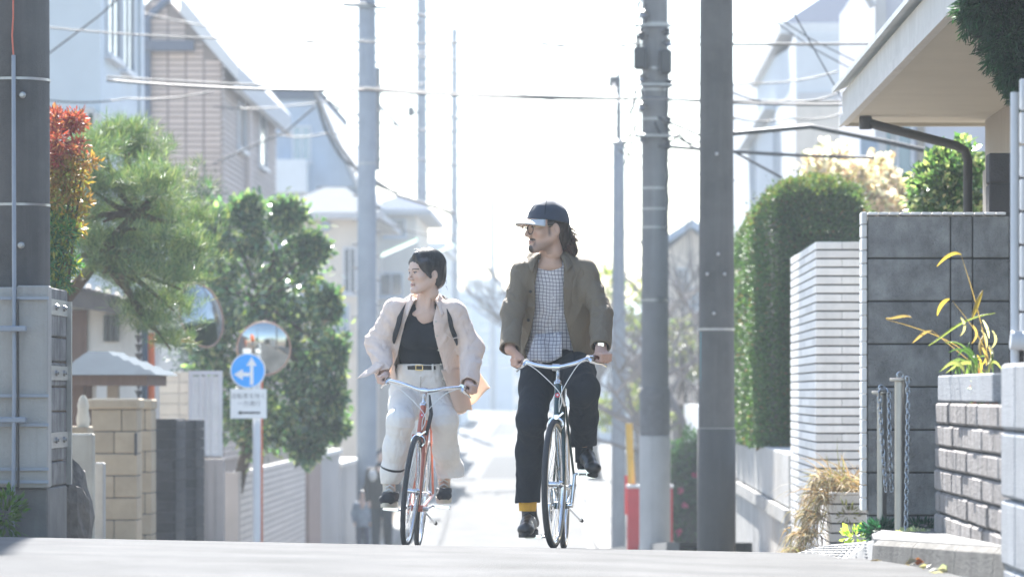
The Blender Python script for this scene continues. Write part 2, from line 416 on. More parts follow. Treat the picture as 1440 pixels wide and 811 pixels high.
# patches of newer asphalt (rectangular road repairs)
M['patch'] = mat('repair_asphalt', (.065,.066,.067), .9, .12, 2, bump=.35, bscale=260, spec=.06)
for (x0, x1, y0, y1) in ((-3.5, -1.6, 130, 150), (-4.2, -3.2, 175, 200)):
    sheet('repair_patch', lambda Y: x0, lambda Y: x1, list(np.linspace(y0, y1, 6)), .0075, M['patch'], 3, parent=road)
# gutters and the raised pavement on the right further down
yg = list(np.arange(22, 60, 1.0))+list(np.arange(60, 256, 4))
sheet('gutter', lambda Y: LE(Y)-.32, lambda Y: LE(Y)+.02, yg, .012, M['drain'], 2)
M['pave'] = mat('pavement_slabs', (.10,.10,.098), .85, .12, 2.5, bump=.25, bscale=60, grime=.2)
ypv = list(np.arange(42, 256, 3.0))
pv = sheet('pavement', lambda Y: RE(Y)+.14, lambda Y: RE(Y)+1.7, ypv, .12, M['pave'], 3)
b = MB()
for i in range(len(ypv)-1):
    Y0, Y1 = ypv[i]+.008, ypv[i+1]-.008
    x0, x1 = RE(Y0), RE(Y1); z0, z1 = gzf(x0, Y0), gzf(x1, Y1)
    b._add([(x0, Y0, z0-.1), (x0+.15, Y0, z0-.1), (x1+.15, Y1, z1-.1), (x1, Y1, z1-.1), (x0+.012, Y0, z0+.125), (x0+.15, Y0, z0+.125), (x1+.15, Y1, z1+.125), (x1+.012, Y1, z1+.125)],
        [(0,3,2,1),(4,5,6,7),(0,1,5,4),(1,2,6,5),(2,3,7,6),(3,0,4,7)])
b.build('kerb', M['drain'], pv)
# ================================================================== haze
hz = MB().box((-110, -12, -9), (110, 300, 34)).build('haze', None); hz['kind'] = 'stuff'
tag(hz, 'thin pale haze hanging in the air along the street')
hm = bpy.data.materials.new('haze_air'); hm.use_nodes = True; t = hm.node_tree
t.nodes.remove(t.nodes['Principled BSDF']); pvn = t.nodes.new('ShaderNodeVolumePrincipled')
pvn.inputs['Color'].default_value = (.80,.91,1,1); pvn.inputs['Density'].default_value = HAZE; pvn.inputs['Anisotropy'].default_value = .1
t.links.new(pvn.outputs[0], t.nodes['Material Output'].inputs['Volume']); hz.data.materials.append(hm)
hz.display_type = 'WIRE'
# ================================================================== right side
M['concrete'] = mat('weathered_concrete', (.33,.32,.30), .9, .2, 4, bump=.5, bscale=60, streak=.6, dirt=(.10,.095,.085))
M['block'] = mat('dark_concrete_block', (.245,.243,.238), .92, .32, 7, bump=.8, bscale=130, objrand=.14, grime=.6, dirt=(.13,.13,.128), streak=.35, col2=(.34,.338,.33), c2scale=3.5)
M['mortar'] = mat('mortar', (.07,.068,.065), .95, .2, 20, bump=.4, bscale=200)
M['wtile'] = mat('white_glazed_brick', (.75,.735,.71), .55, .07, 9, bump=.25, bscale=60, objrand=.11, streak=.35, dirt=(.38,.37,.35), grime=.2)
M['split'] = mat('split_face_block', (.24,.215,.20), .9, .3, 8, bump=1.0, bscale=45, objrand=.16, streak=.85, dirt=(.42,.40,.39))
M['pblock'] = mat('pale_block', (.30,.31,.325), .9, .15, 6, bump=.6, bscale=80, objrand=.1, streak=.35, dirt=(.42,.43,.44))
M['steel'] = mat('brushed_steel', (.34,.33,.31), .38, .08, 12, metal=1, streak=.25, dirt=(.3,.27,.23))
M['chain'] = mat('chain_steel', (.40,.43,.47), .3, .1, 30, metal=1)
M['pole'] = mat('pole_concrete', (.075,.073,.071), .85, .3, 2.2, bump=.35, bscale=90, grime=.45, streak=.55, dirt=(.13,.127,.12))
M['pole2'] = mat('pole_concrete_pale', (.15,.15,.152), .85, .15, 3, bump=.3, bscale=90, streak=.3, dirt=(.3,.3,.3))
M['pole3'] = mat('pole_concrete_blue', (.21,.235,.27), .85, .15, 3, bump=.3, bscale=90, streak=.3, dirt=(.3,.3,.3))
M['band'] = mat('band_steel', (.3,.3,.3), .35, .1, 20, metal=1)
M['blackplastic'] = mat('black_plastic', (.03,.03,.032), .5, .1, 10)
M['wire'] = mat('cable_black', (.035,.035,.038), .55, 0)
def cached(name, mb, smooth=False): return mb.mesh(name, smooth)
def put(name, me, m, parent, loc, rot=(0,0,0), sc=(1,1,1)):
    o = bpy.data.objects.new(name, me); COL.objects.link(o)
    if not me.materials: me.materials.append(m)
    o.location = loc; o.rotation_euler = rot; o.scale = sc
    if parent is not None: o.parent = parent; o.matrix_parent_inverse = worldmat(parent).inverted()
    return o
def unit_box(b=.06, rough=0, seed=0, n=1):
    mb = MB().bbox((-.5,-.5,-.5), (.5,.5,.5), b); me = mb.mesh('piece')
    return me
def rough_block(seed, dep=.15, nx=5, nz=4):
    """unit block with an uneven broken face towards -y"""
    r = random.Random(seed); mb = MB(); H = {}
    for i in range(nx+1):
        for j in range(nz+1):
            e = i in (0, nx) or j in (0, nz)
            H[i, j] = -.5+(.05 if e else 0)+(0 if e else r.uniform(-.02, .03))
    V = [(-.5+i/nx, H[i, j], -.5+j/nz) for j in range(nz+1) for i in range(nx+1)]; n = nx+1
    fs = [(j*n+i, j*n+i+1, (j+1)*n+i+1, (j+1)*n+i) for j in range(nz) for i in range(nx)]
    mb._add(V, fs); mb.box((-.5,-.38,-.5), (.5,.5,.5)); return mb.mesh('rough_piece')
BX = {}
def piece(name, m, parent, lo, hi, bevel=.006):
    """bevelled block between lo and hi; shares mesh data with pieces of the same size"""
    lo = Vector(lo); hi = Vector(hi); d = hi-lo; key = (m.name, round(d.x, 3), round(d.y, 3), round(d.z, 3), bevel)
    if key not in BX: BX[key] = MB().bbox(-d/2, d/2, bevel).mesh(name)
    return put(name, BX[key], m, parent, (lo+hi)/2)
def course_wall(root, mat_, x0, x1, y0, y1, z0, z1, pitch, length, gap=.008, nm='block', bond=.5, bevel=.006, faces='-y'):
    """courses of blocks filling a box, running along x"""
    k = 0; z = z0
    while z < z1-.01:
        zt = min(z+pitch, z1); off = (bond*length if k % 2 else 0); x = x0-off
        while x < x1-.005:
            a, b_ = max(x, x0), min(x+length, x1)
            if b_-a > .03: piece(nm, mat_, root, (a+gap/2, y0, z+gap/2), (b_-gap/2, y1, zt-gap/2), bevel)
            x += length
        z = zt; k += 1
def course_wall_y(root, mat_, xa, xb, y0, y1, z0, z1, pitch, length, gap=.008, nm='block', bond=.5, bevel=.006):
    k = 0; z = z0
    while z < z1-.01:
        zt = min(z+pitch, z1); off = (bond*length if k % 2 else 0); y = y0-off
        while y < y1-.005:
            a, b_ = max(y, y0), min(y+length, y1)
            if b_-a > .03: piece(nm, mat_, root, (xa, a+gap/2, z+gap/2), (xb, b_-gap/2, zt-gap/2), bevel)
            y += length
        z = zt; k += 1
# ---- grey block wall with a white tile edge
Yb = 17.85
xL, xR = XW(1219.5, Yb), XW(1420, Yb); zT = ZW(303, Yb); zB = .10
w1 = thing('block_wall', 'tall dark grey concrete block wall edged with a strip of white bricks', 'wall', (xL, Yb, zB))
MB().box((xL+.005, Yb+.012, zB), (xR, Yb+.118, zT-.004)).build('mortar', M['mortar'], w1)
z = zT; bw = 118/ (F/Yb); bh = 60.2/(F/Yb)
rows = 0
cuts = [XW(1219.5, Yb), XW(1337, Yb), XW(1368, Yb), xR]
while z > zB+.02:
    zb = max(z-bh, zB)
    for i in range(3): piece('block', M['block'], w1, (cuts[i]+.003, Yb, zb+.004), (cuts[i+1]-.003, Yb+.13, z-.004), .004)
    z = zb; rows += 1
# white bricks down the street edge and along the top
z = ZW(298, Yb)
while z > ZW(716, Yb):
    piece('white_brick', M['wtile'], w1, (XW(1211.5, Yb), Yb-.012, z-.0565), (XW(1219.2, Yb), Yb+.13, z), .004); z -= .0605
x = xL+.004
while x < xR-.02:
    piece('white_brick', M['wtile'], w1, (x, Yb-.012, zT+.002), (x+.046, Yb+.14, ZW(298.5, Yb)), .004); x += .0495
# ---- white brick pillar wall behind
Yp = 31.0; Xp = XW(1147, Yp)
pw_ = thing('brick_pillar', 'tall white brick pillar with dark horizontal joints beside the hedge', 'pillar', (Xp, Yp, -.6))
zt_ = ZW(340, Yp); zb_ = -.75
MB().box((Xp+.012, Yp+.012, zb_), (Xp+.9, Yp+3.75, zt_-.008)).build('mortar', M['mortar'], pw_)
z = zt_; k = 0; ph = .0705
while z > zb_+.05:
    jx = XW(1147+37, Yp) if k % 2 == 0 else None
    zz0 = z-ph+.013
    xs_ = [Xp, jx, Xp+.9] if jx else [Xp, Xp+.455, Xp+.9]
    for i in range(2): piece('white_brick', M['wtile'], pw_, (xs_[i]+(.0015 if i else .0), Yp, zz0), (xs_[i+1]-.0015, Yp+.03, z), .003)
    L0 = 0.0325+(.9 if k % 2 else 0)
    yy = Yp+.0325
    while yy < Yp+3.75:
        ln = .94 if (yy > Yp+.1 or k % 2 == 0) else .47
        piece('white_brick', M['wtile'], pw_, (Xp, yy+.001, zz0), (Xp+.03, min(yy+ln, Yp+3.76), z), .003); yy += ln+.002
    z -= ph; k += 1
# ---- low white brick planter
Yq = 27.4; Xq = XW(1167, Yq)
pl = thing('brick_planter', 'low white brick planter full of dried grass at the foot of the pillar', 'planter', (Xq, Yq, -.4))
zt_ = ZW(692, Yq); zb_ = -.45
MB().box((Xq+.012, Yq+.012, zb_), (Xq+.8, Yq+1.35, zt_-.03)).build('mortar', M['mortar'], pl)
piece('coping', M['wtile'], pl, (Xq-.005, Yq-.005, zt_-.018), (Xq+.8, Yq+1.36, zt_), .004)
z = zt_-.02; k = 0
while z > zb_+.03:
    zz0 = z-.069+.012
    for i, (a, b_) in enumerate(((0, .62), (.62, .8)) if k % 2 else ((0, .36), (.36, .8))): piece('white_brick', M['wtile'], pl, (Xq+a+.001, Yq, zz0), (Xq+b_-.001, Yq+.03, z), .003)
    for i in range(3): piece('white_brick', M['wtile'], pl, (Xq, Yq+.033+.44*i, zz0), (Xq+.03, Yq+.033+.44*i+.437, z), .003)
    z -= .069; k += 1
# dried grass
M['straw'] = leafmat('dry_grass', .7, .3, .2, (1,.95,.8))
def blades(name, bases, n, ln, wd, cols, parent, droop=1.0, seed=3, out=(-.4,-.5), up=.9, kind=None, seg=5):
    r = np.random.default_rng(seed); V = []; Q = []; C = []; k = 0; cols = np.array(cols)
    for i in range(n):
        bse = bases[r.integers(len(bases))]+r.normal(size=3)*np.array([.05,.06,.02]); L_ = ln*r.uniform(.45, 1.25); W_ = wd*r.uniform(.6, 1.3)
        d = np.array([out[0], out[1], up])+r.normal(size=3)*np.array([.5,.5,.25]); d /= np.linalg.norm(d)
        p = bse.copy(); sd = np.cross(d, r.normal(size=3)); sd /= np.linalg.norm(sd); c = cols[r.integers(len(cols))]*r.uniform(.7, 1.25)
        for j in range(seg+1):
            t_ = j/seg; w2 = W_*(1-t_**2)*.5+.0004
            V += [p-sd*w2, p+sd*w2]; C += [c*(1-.1*t_)]*2
            d = d+np.array([0, 0, -droop*.30*r.uniform(.6, 1.4)])+r.normal(size=3)*.07; d /= np.linalg.norm(d); p = p+d*L_/seg
        for j in range(seg): q = k+2*j; Q.append((q, q+1, q+3, q+2))
        k += 2*(seg+1)
    o = link(name, npmesh(name, np.array(V), np.array(Q), True, np.clip(np.array(C), .01, 1)), M['straw'], parent)
    if kind: o['kind'] = kind
    return o
dg = thing('dried_grass', 'clump of straw coloured dried grass spilling over the white brick planter', 'grass', (Xq+.1, Yq+.3, zt_))
sc = [(.29,.24,.15),(.25,.18,.10),(.36,.31,.22),(.18,.12,.07),(.16,.16,.06),(.28,.2,.1)]
bs = [np.array((Xq+.1+.10*i, Yq+.15+.12*j, zt_-.02)) for i in range(5) for j in range(3)]
blades('upright_blades', bs, 420, .40, .011, sc, dg, .9, 5, (-.25,-.35), 1.0)
bs2 = [np.array((Xq-.01-.05*j, Yq+.02+.12*i-.03*j, zt_+.10-.13*j)) for i in range(5) for j in range(5)]
blades('hanging_tufts', bs2, 900, .20, .010, sc+[(.32,.29,.19)]*2, dg, 1.6, 6, (-.35,-.4), .25)
blades('long_stems', [np.array((Xq+.15, Yq+.2, zt_))], 9, .75, .010, sc[:3], dg, .75, 11, (-.75,-.25), .95, seg=9)
# ---- concrete retaining wall, hedge
Xr = 1.87
rw = thing('retaining_wall', 'stained concrete retaining wall with a ledge below the clipped hedge', 'wall', (Xr, 40, -1))
zr = ZW(639, F*Xr/292)
M['retain'] = mat('stained_concrete', (.44,.425,.40), .9, .15, 3, bump=.4, bscale=50, streak=.85, dirt=(.17,.15,.12))
y = 34.9; i = 0
while y < 46.5:
    piece('panel', M['retain'], rw, (Xr, y+.006, -.22), (Xr+.3, y+1.43, zr), .008)
    piece('panel', M['retain'], rw, (Xr-.02, y-.35+.006, -1.6), (Xr+.3, y+1.08, -.36), .008); y += 1.44
MB().prism([(Xr-.05, 34.75, -.36), (Xr+.25, 34.75, -.36), (Xr+.25, 34.75, -.225), (Xr-.045, 34.75, -.235)], (0, 11.8, 0)).build('ledge', M['concrete'], rw)
M['leaf_hedge'] = leafmat('hedge_leaf', .5, .30, .35)
hd = thing('clipped_hedge', 'tall clipped green hedge with a rounded top above the concrete wall', 'hedge', (2.6, 42, zr))
def hedge_pts(n, x0, x1, y0, y1, z0, z1, rr, seed):
    r = np.random.default_rng(seed); pts = []; nor = []
    while len(pts) < n:
        f = r.random()
        p = np.array([r.uniform(x0, x1), r.uniform(y0, y1), r.uniform(z0, z1)])
        if f < .42: p[0] = x0
        elif f < .80: p[1] = y0
        elif f < .97: p[2] = z1
        else: p[0] = x1
        c = np.clip(p, [x0+rr, y0+rr, -9], [x1-rr, y1, z1-rr]); d = p-c; L_ = np.linalg.norm(d)
        if L_ < 1e-6: continue
        d /= L_
        q = c+d*rr if L_ > rr*.2 else p
        lump = .07*mnoise.noise(Vector(q*1.7))+.035*mnoise.noise(Vector(q*5))
        pts.append(q+d*(lump-abs(r.normal())*.05)); nor.append(d)
    return np.array(pts), np.array(nor)
hp, hn = hedge_pts(95000, 1.84, 3.08, 39.4, 47.2, zr-.02, ZW(243, 39.6), .58, 4)
_i = np.random.default_rng(5).integers(0, len(hp), 1800); _s = np.abs(np.random.default_rng(6).normal(size=(1800,1)))*.06+.02; hp = np.concatenate([hp, hp[_i]+hn[_i]*_s]); hn = np.concatenate([hn, hn[_i]])
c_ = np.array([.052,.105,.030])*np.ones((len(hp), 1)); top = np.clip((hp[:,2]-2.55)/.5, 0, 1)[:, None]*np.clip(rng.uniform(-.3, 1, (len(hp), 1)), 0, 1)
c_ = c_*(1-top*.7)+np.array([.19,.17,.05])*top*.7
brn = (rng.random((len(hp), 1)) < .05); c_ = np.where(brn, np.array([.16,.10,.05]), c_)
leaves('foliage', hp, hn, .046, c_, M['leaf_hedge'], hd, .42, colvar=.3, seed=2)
b = MB().box((2.02, 39.65, zr-.1), (2.86, 47, ZW(243, 39.6)-.4)); M['core'] = mat('twig_core', (.03,.035,.02), .95, .3, 8)
b.build('inner_twigs', M['core'], hd)
# ---- telegraph poles
def pole(label, px, Y, d0, d1, ztop, mat_, bands=(), x=None, name='utility_pole', base=None):
    X = XW(px, Y) if x is None else x; z0 = gzf(X, Y)-.3
    t_ = thing(name, label, 'utility pole', (X, Y, z0+.3), 'utility poles along the street')
    b = MB(); n = 12; b.lathe([((d0+(d1-d0)*i/n)/2, z0+(ztop-z0)*i/n) for i in range(n+1)], (X, Y, 0), n=28); b.build('shaft', mat_, t_, smooth='auto')
    for py in bands:
        z = ZW(py, Y); f_ = (z-z0)/(ztop-z0); rr = (d0+(d1-d0)*f_)/2
        MB().lathe([(rr+.001, z-.012), (rr+.006, z-.012), (rr+.006, z+.012), (rr+.001, z+.012)], (X, Y, 0), n=28, cap=False).build('band', M['band'], t_, smooth='auto')
    return t_, X
pA, xA = pole('dark concrete utility pole standing in front of the stained retaining wall', 1007.5, 37, .36, .285, 9, M['pole'], (463, 603))
b = MB(); b.lathe([(.186, gzf(xA, 37)), (.186, ZW(603, 37)), (.18, ZW(602, 37))], (xA, 37, 0), n=28); b.build('guard_sleeve', mat('pole_guard', (.055,.054,.053), .8, .12, 4, bump=.4, bscale=60, streak=.3, dirt=(.16,.155,.15)), pA, smooth='auto')
for (px, py) in ((1009, 358), (993.5, 386), (1018, 386), (1003, 441), (1007, 218)):
    MB().lathe([(.017, 0), (.017, .02), (.009, .024), (.009, .05)], (XW(px, 37), 36.83, ZW(py, 37)), axis=(0, -1, 0), n=10).build('bolt', M['band'], pA, smooth='auto')
MB().tube([(XW(986.5, 36.95), 36.93, ZW(603, 37)), (XW(986.5, 36.95), 36.93, ZW(466, 37))], .012, 8).build('conduit', mat('teal_conduit', (.07,.27,.31), .5, .1), pA)
pB, xB = pole('grey utility pole with black splice boxes and a pale lower sleeve', 921, 47, .345, .30, 11, M['pole2'], (34, 97, 127, 168, 265, 294, 320, 422))
b = MB(); b.lathe([(.19, gzf(xB, 47)), (.19, ZW(613, 47)), (.18, ZW(612, 47))], (xB, 47, 0), n=28); b.build('pale_sleeve', mat('pale_sleeve', (.40,.40,.40), .7, .1, 4, bump=.2, streak=.3), pB, smooth='auto')
b = MB(); b.lathe([(.187, ZW(611, 47)), (.187, ZW(546, 47)), (.176, ZW(545, 47))], (xB, 47, 0), n=28); b.build('dark_wrap', mat('dark_wrap', (.13,.13,.135), .7, .2, 12, bump=.6, bscale=30), pB, smooth='auto')
for (px, py, h_) in ((899, 82, .28), (935, 87, .30)):
    c = P(px, py, 46.8); MB().bbox(c-Vector((.07,.09,h_/2)), c+Vector((.085,.09,h_/2)), .03).build('splice_box', M['blackplastic'], pB)
def wiggle(a, b_, n, amp, seed):
    r = random.Random(seed); a = Vector(a); b_ = Vector(b_)
    return [a.lerp(b_, i/n)+Vector((r.uniform(-1,1), r.uniform(-1,1), 0))*amp*(1 if 0 < i < n else 0) for i in range(n+1)]
MB().tube(wiggle(P(938.5, 100, 46.85), P(938.5, 330, 46.85), 14, .012, 1), .016, 6).build('cable', M['wire'], pB)
for k in range(3): MB().tube(wiggle(P(908-4*k, -10, 46.85), P(899-2*k, 70, 46.85), 10, .05, 5+k), .011, 6).build('cable', M['wire'], pB)
for k in range(3): MB().tube(wiggle(P(901-5*k, 125, 46.85), P(890-6*k, 222+5*k, 46.85), 12, .04, 15+k), .010, 6).build('cable', M['wire'], pB)
for k, (px, py) in enumerate(((905, 20), (938, 45), (903, 110), (941, 118), (902, 150), (940, 170), (903, 195), (939, 205), (940, 60), (902, 50))):
    c = P(px, py, 46.8); MB().lathe([(.02,-.05),(.045,-.03),(.03,0),(.045,.03),(.02,.05)], c, n=10).build('insulator', M['blackplastic' if k % 2 else 'band'], pB, smooth='auto'); MB().tube([c, (xB, 46.95, c.z)], .014, 5).build('bracket', M['band'], pB)
for py in (35, 118, 190): MB().tube([P(890, py, 46.75), P(952, py+1, 46.75)], .022, 6).build('crossarm', M['band'], pB)
pC, xC = pole('slim pale utility pole beyond the one with the splice boxes', 870, 84, .35, .26, ZW(195, 84), M['pole3'], (215, 300))
MB().lathe([(.06, ZW(196, 84)), (.05, ZW(112, 84)), (.02, ZW(100, 84))], (xC, 84, 0), n=10).build('mast', M['pole2'], pC, smooth='auto')
MB().tube([P(852, 200, 83.8), P(893, 198, 83.8)], .05, 6).build('crossarm', M['band'], pC)
c = P(863, 115, 84); MB().bbox(c-Vector((.1,.1,.12)), c+Vector((.1,.1,.12)), .03).build('insulator', M['blackplastic'], pC)
# ---- red marker post, yellow guard, flower bush
M['redp'] = mat('red_enamel', (.50,.035,.045), .45, .1, 6, streak=.2, dirt=(.3,.1,.1))
Yr = 51
rp = thing('red_box', 'wide red box with a white lid standing behind the pale sleeved pole', 'box', (XW(892, Yr), Yr, gzf(.7, Yr)))
a = P(882, 0, Yr); bb = P(946, 0, Yr)
MB().bbox((a.x, Yr, gzf(.7, Yr)-.05), (bb.x, Yr+.16, ZW(686, Yr)), .012).build('body', M['redp'], rp)
MB().bbox((a.x-.012, Yr-.012, ZW(686, Yr)), (bb.x+.012, Yr+.172, ZW(681, Yr)), .012).build('cap', M['wtile'], rp)
rs = thing('warning_plate', 'red plate fixed behind the pole above the wide red box', 'sign', (XW(884, 52), 52, gzf(.7, 52)))
MB().bbox((XW(878.5, 52), 52, ZW(723, 52)), (XW(893, 52), 52.03, ZW(668, 52)), .008).build('plate', M['redp'], rs)
MB().tube([(XW(886, 52), 52.05, gzf(.7, 52)-.1), (XW(886, 52), 52.05, ZW(670, 52))], .02, 8).build('stake', M['band'], rs)
yg_ = thing('guard_tube', 'yellow guy wire guard tube rising behind the wide red box', 'guard', (XW(889, 50.6), 50.6, gzf(.7, 50.6)))
MB().tube([(XW(893, 51.3), 51.3, gzf(.7, 51.3)-.1), P(884.5, 595, 51.3)], .048, 12).build('tube', mat('yellow_plastic', (.60,.36,.06), .5, .1), yg_, smooth='auto')
M['leaf_gloss'] = leafmat('glossy_leaf', .16, .34, .9, (.9,1.05,.6))
fb = thing('flowering_bush', 'dark green bush with pink flowers between the two poles', 'bush', (XW(962, 56), 56, gzf(1.4, 56)))
p_, d_, u_ = blob(9000, (XW(975, 56), 56, ZW(695, 56)), (.42,.5,.93), 21, .6, .10)
leaves('foliage', p_, d_, .07, np.array([.035,.075,.026]), M['leaf_gloss'], fb, .5, seed=3)
MB().lathe([(.28, -.85), (.36, -.3), (.33, .5), (.1, .75)], (XW(977, 56), 56, ZW(695, 56)), n=12).build('inner_twigs', M['core'], fb)
for k, (fx, fy) in enumerate(((957, 690), (963, 711), (978, 668), (955, 748))):
    q = P(fx, fy, 55.5); fl, fd, fu = blob(24, q, (.025,.025,.025), 60+k, .5, 0)
    leaves('flower', fl, fd, .035, np.array([.55,.10,.22]), M['leaf_hedge'], fb, .8, seed=k)
# ---- near right: split-face wall with planter, pale block pier
Xs = 1.557; y0s, y1s = 14.0, 17.0
sw = thing('stone_wall', 'low brown split-face block wall under the planter box', 'wall', (Xs, 15.5, .1))
RB = [rough_block(s_) for s_ in range(7)]
zt2 = ZW(565, 17.0); zb2 = .10
MB().box((Xs+.02, y0s, zb2), (Xs+.17, y1s-.01, zt2-.006)).build('mortar', M['mortar'], sw)
ncs = 7; ph = (zt2-zb2)/ncs; k = 0
for c in range(ncs):
    y = y1s-(0 if c % 2 else .2)*0
    L_ = .40; y = y1s+ (0 if c % 2 else .2)
    while y > y0s:
        a, b_ = max(y-L_, y0s), min(y, y1s)
        if b_-a > .05:
            jx = random.uniform(-.005, .005); piece('block', M['split'], sw, (Xs+jx, a+.004, zb2+ph*c+.004), (Xs+.10, b_-.004, zb2+ph*(c+1)-.004), .009); k += 1
        y -= L_
    # end face towards the street mouth
    for e in range(1):
        piece('block', M['split'], sw, (Xs+.104, y1s-.06, zb2+ph*c+.004), (Xs+.2, y1s+.01, zb2+ph*(c+1)-.004), .009)
pb = thing('planter_box', 'grey concrete planter box on top of the brown block wall', 'planter', (Xs, 16, zt2))
pz = ZW(528, 17.0)
b = MB(); xx0, xx1, yy0, yy1 = Xs+.015, Xs+.30, 14.75, 17.02
for lo, hi in (((xx0, yy0, zt2+.004), (xx0+.04, yy1, pz)), ((xx1-.04, yy0, zt2+.004), (xx1, yy1, pz)), ((xx0+.04, yy0, zt2+.004), (xx1-.04, yy0+.04, pz)), ((xx0+.04, yy1-.04, zt2+.004), (xx1-.04, yy1, pz))): b.bbox(lo, hi, .006)
b.build('trough', M['pblock'], pb); MB().box((xx0+.04, yy0+.04, zt2+.01), (xx1-.04, yy1-.04, pz-.02)).build('soil', M['soil'], pb)
M['leafmix'] = leafmat('planter_leaf', .45, .4, .4)
def longleaf(mb_pts, wd, colr, name, parent):
    V = []; Q = []; C = []; k = 0
    for (pth, w0, c) in mb_pts:
        n = len(pth)
        for j, p in enumerate(pth):
            t_ = j/(n-1); T = (Vector(pth[min(j+1, n-1)])-Vector(pth[max(j-1, 0)])).normalized(); sd = T.cross(Vector((.25, 1, .2))).normalized()
            w2 = w0*.62*(math.sin(math.pi*(t_*.92+.06))**.7)
            V += [Vector(p)-sd*w2, Vector(p)+Vector((0,-.004,.002)), Vector(p)+sd*w2]; C += [c]*3
        for j in range(n-1):
            q = k+3*j; Q += [(q, q+1, q+4, q+3), (q+1, q+2, q+5, q+4)]
        k += 3*n
    return link(name, npmesh(name, np.array([tuple(v) for v in V]), np.array(Q), True, np.array(C)), M['leafmix'], parent)
def bez(a, b_, c, d, n=9):
    a, b_, c, d = map(Vector, (a, b_, c, d)); return [a*(1-t_)**3+b_*3*t_*(1-t_)**2+c*3*t_**2*(1-t_)+d*t_**3 for t_ in [i/n for i in range(n+1)]]
def PX(lst, Y): return [P(x, y, Y+.03*i) for i, (x, y) in enumerate(lst)]
st = thing('withered_lily', 'withered yellow stems and green strap leaves growing in the concrete planter', 'plant', P(1385, 528, 16.6))
yel = (.36,.26,.07); tan = (.29,.20,.095); grn = (.06,.12,.035); pal = (.20,.24,.09)
def stem(name, pts, w0, c, Y=16.6): return longleaf([(bez(*PX(pts, Y)), w0, c)], 0, 0, name, st)
stem('stem', [(1392,520),(1385,470),(1372,420),(1352,360)], .004, tan)
stem('stem', [(1385,522),(1360,490),(1330,470),(1246,449)], .004, tan)
stem('stem', [(1380,520),(1355,500),(1330,480),(1310,464)], .004, tan)
stem('stem', [(1395,520),(1385,490),(1380,470),(1340,424)], .004, tan)
stem('withered_leaf', [(1352,358),(1345,352),(1330,358),(1317,375)], .012, yel)
stem('withered_leaf', [(1310,465),(1302,464),(1293,473),(1283,482)], .010, tan)
stem('withered_leaf', [(1282,446),(1272,440),(1258,449),(1245,447)], .010, tan)
stem('withered_leaf', [(1335,420),(1328,422),(1320,430),(1318,444)], .014, yel)
stem('withered_leaf', [(1367,447),(1372,435),(1376,420),(1382,408)], .016, yel)
stem('withered_leaf', [(1380,500),(1376,490),(1378,480),(1384,470)], .012, yel)
stem('strap_leaf', [(1305,486),(1335,468),(1350,445),(1400,440)], .009, pal)
for k in range(16):
    x0 = random.uniform(1345, 1398); x3 = x0+random.uniform(-55, 22); yt = random.uniform(475, 525)
    stem('strap_leaf', [(x0,528),(x0-4,505),((x0+x3)/2,yt-8),(x3,yt+random.uniform(0,22))], random.uniform(.007,.014), random.choice([grn,(.09,.15,.06),(.12,.18,.07),(.24,.26,.11)]), random.uniform(16.0,16.9))
for k in range(10):
    x0 = random.uniform(1350, 1400); y0_ = random.uniform(445, 500)
    stem('dry_leaf', [(x0,y0_),(x0+6,y0_+8),(x0+8,y0_+16),(x0+random.uniform(-6,10),y0_+26)], .009, random.choice([yel,tan,(.32,.29,.22),(.5,.48,.43)]), random.uniform(16.2,16.8))
rl = thing('trailing_sprig', 'red tipped green sprig hanging over the side of the planter', 'plant', P(1385, 550, 15.6))
p_, d_, u_ = blob(60, P(1386, 549, 15.55), (.05,.04,.06), 5, .4, .1); cc = np.where(rng.random((60,1)) < .4, np.array([.5,.12,.06]), np.array([.30,.38,.08]))
leaves('leaf', p_, d_, .05, cc, M['leafmix'], rl, .5)
pp = thing('block_pier', 'pale grey concrete block pier at the end of the brown wall', 'pier', (1.62, 13.5, .1))
zt3 = ZW(510, 13.9); hh = (zt3-.1)/3.4; z = zt3
while z > .12:
    zb3 = max(z-hh, .1)
    for i in range(2): piece('block', M['pblock'], pp, (1.512, 13.0+.45*i+.004, zb3+.004), (1.72, 13.0+.45*(i+1)-.004, z-.004), .012)
    z = zb3
# dark block gate wall and white gate behind the plants
dw = thing('gate_wall', 'narrow dark block wall standing behind the withered plants', 'wall', (XW(1403, 18.6), 18.6, .15))
Yd = 18.6; z = ZW(214, Yd)
MB().box((XW(1391, Yd)+.01, Yd+.01, .12), (XW(1440, Yd), Yd+.14, z-.01)).build('mortar', M['mortar'], dw)
M['dblock'] = mat('black_brown_block', (.045,.042,.042), .9, .3, 6, bump=.6, bscale=70, objrand=.2)
while z > .15:
    zb3 = max(z-.152, .1); piece('block', M['dblock'], dw, (XW(1391, Yd), Yd, zb3+.004), (XW(1440, Yd), Yd+.15, z-.004), .006); z = zb3
M['whitepaint'] = mat('pale_painted_metal', (.52,.54,.57), .5, .08, 4, streak=.2, dirt=(.38,.38,.38))
gt = thing('folding_gate', 'pale grey painted gate panel with ribbed sheets at the end of the block pier', 'gate', (XW(1430, 14.4), 14.4, .2))
Yg = 14.6
MB().tube([P(1427, 512, Yg), P(1427, 130, Yg)], .0165, 12).build('post', M['whitepaint'], gt, smooth='auto')
MB().tube([P(1421, 478, Yg-.05), P(1475, 482, Yg-.05)], .035, 12).build('bottom_rail', M['whitepaint'], gt, smooth='auto')
for k in range(8):
    za, zb3 = 440-47*k, 486-47*k
    a = P(1434, zb3, Yg+.04); c = P(1480, za, Yg+.04); MB().bbox((a.x, Yg+.03, a.z+.006), (c.x, Yg+.055, c.z), .008).build('panel', M['whitepaint'], gt)
cl = thing('green_stake', 'thin green plant stake leaning before the dark block wall', 'stake', P(1416, 510, 17.9))
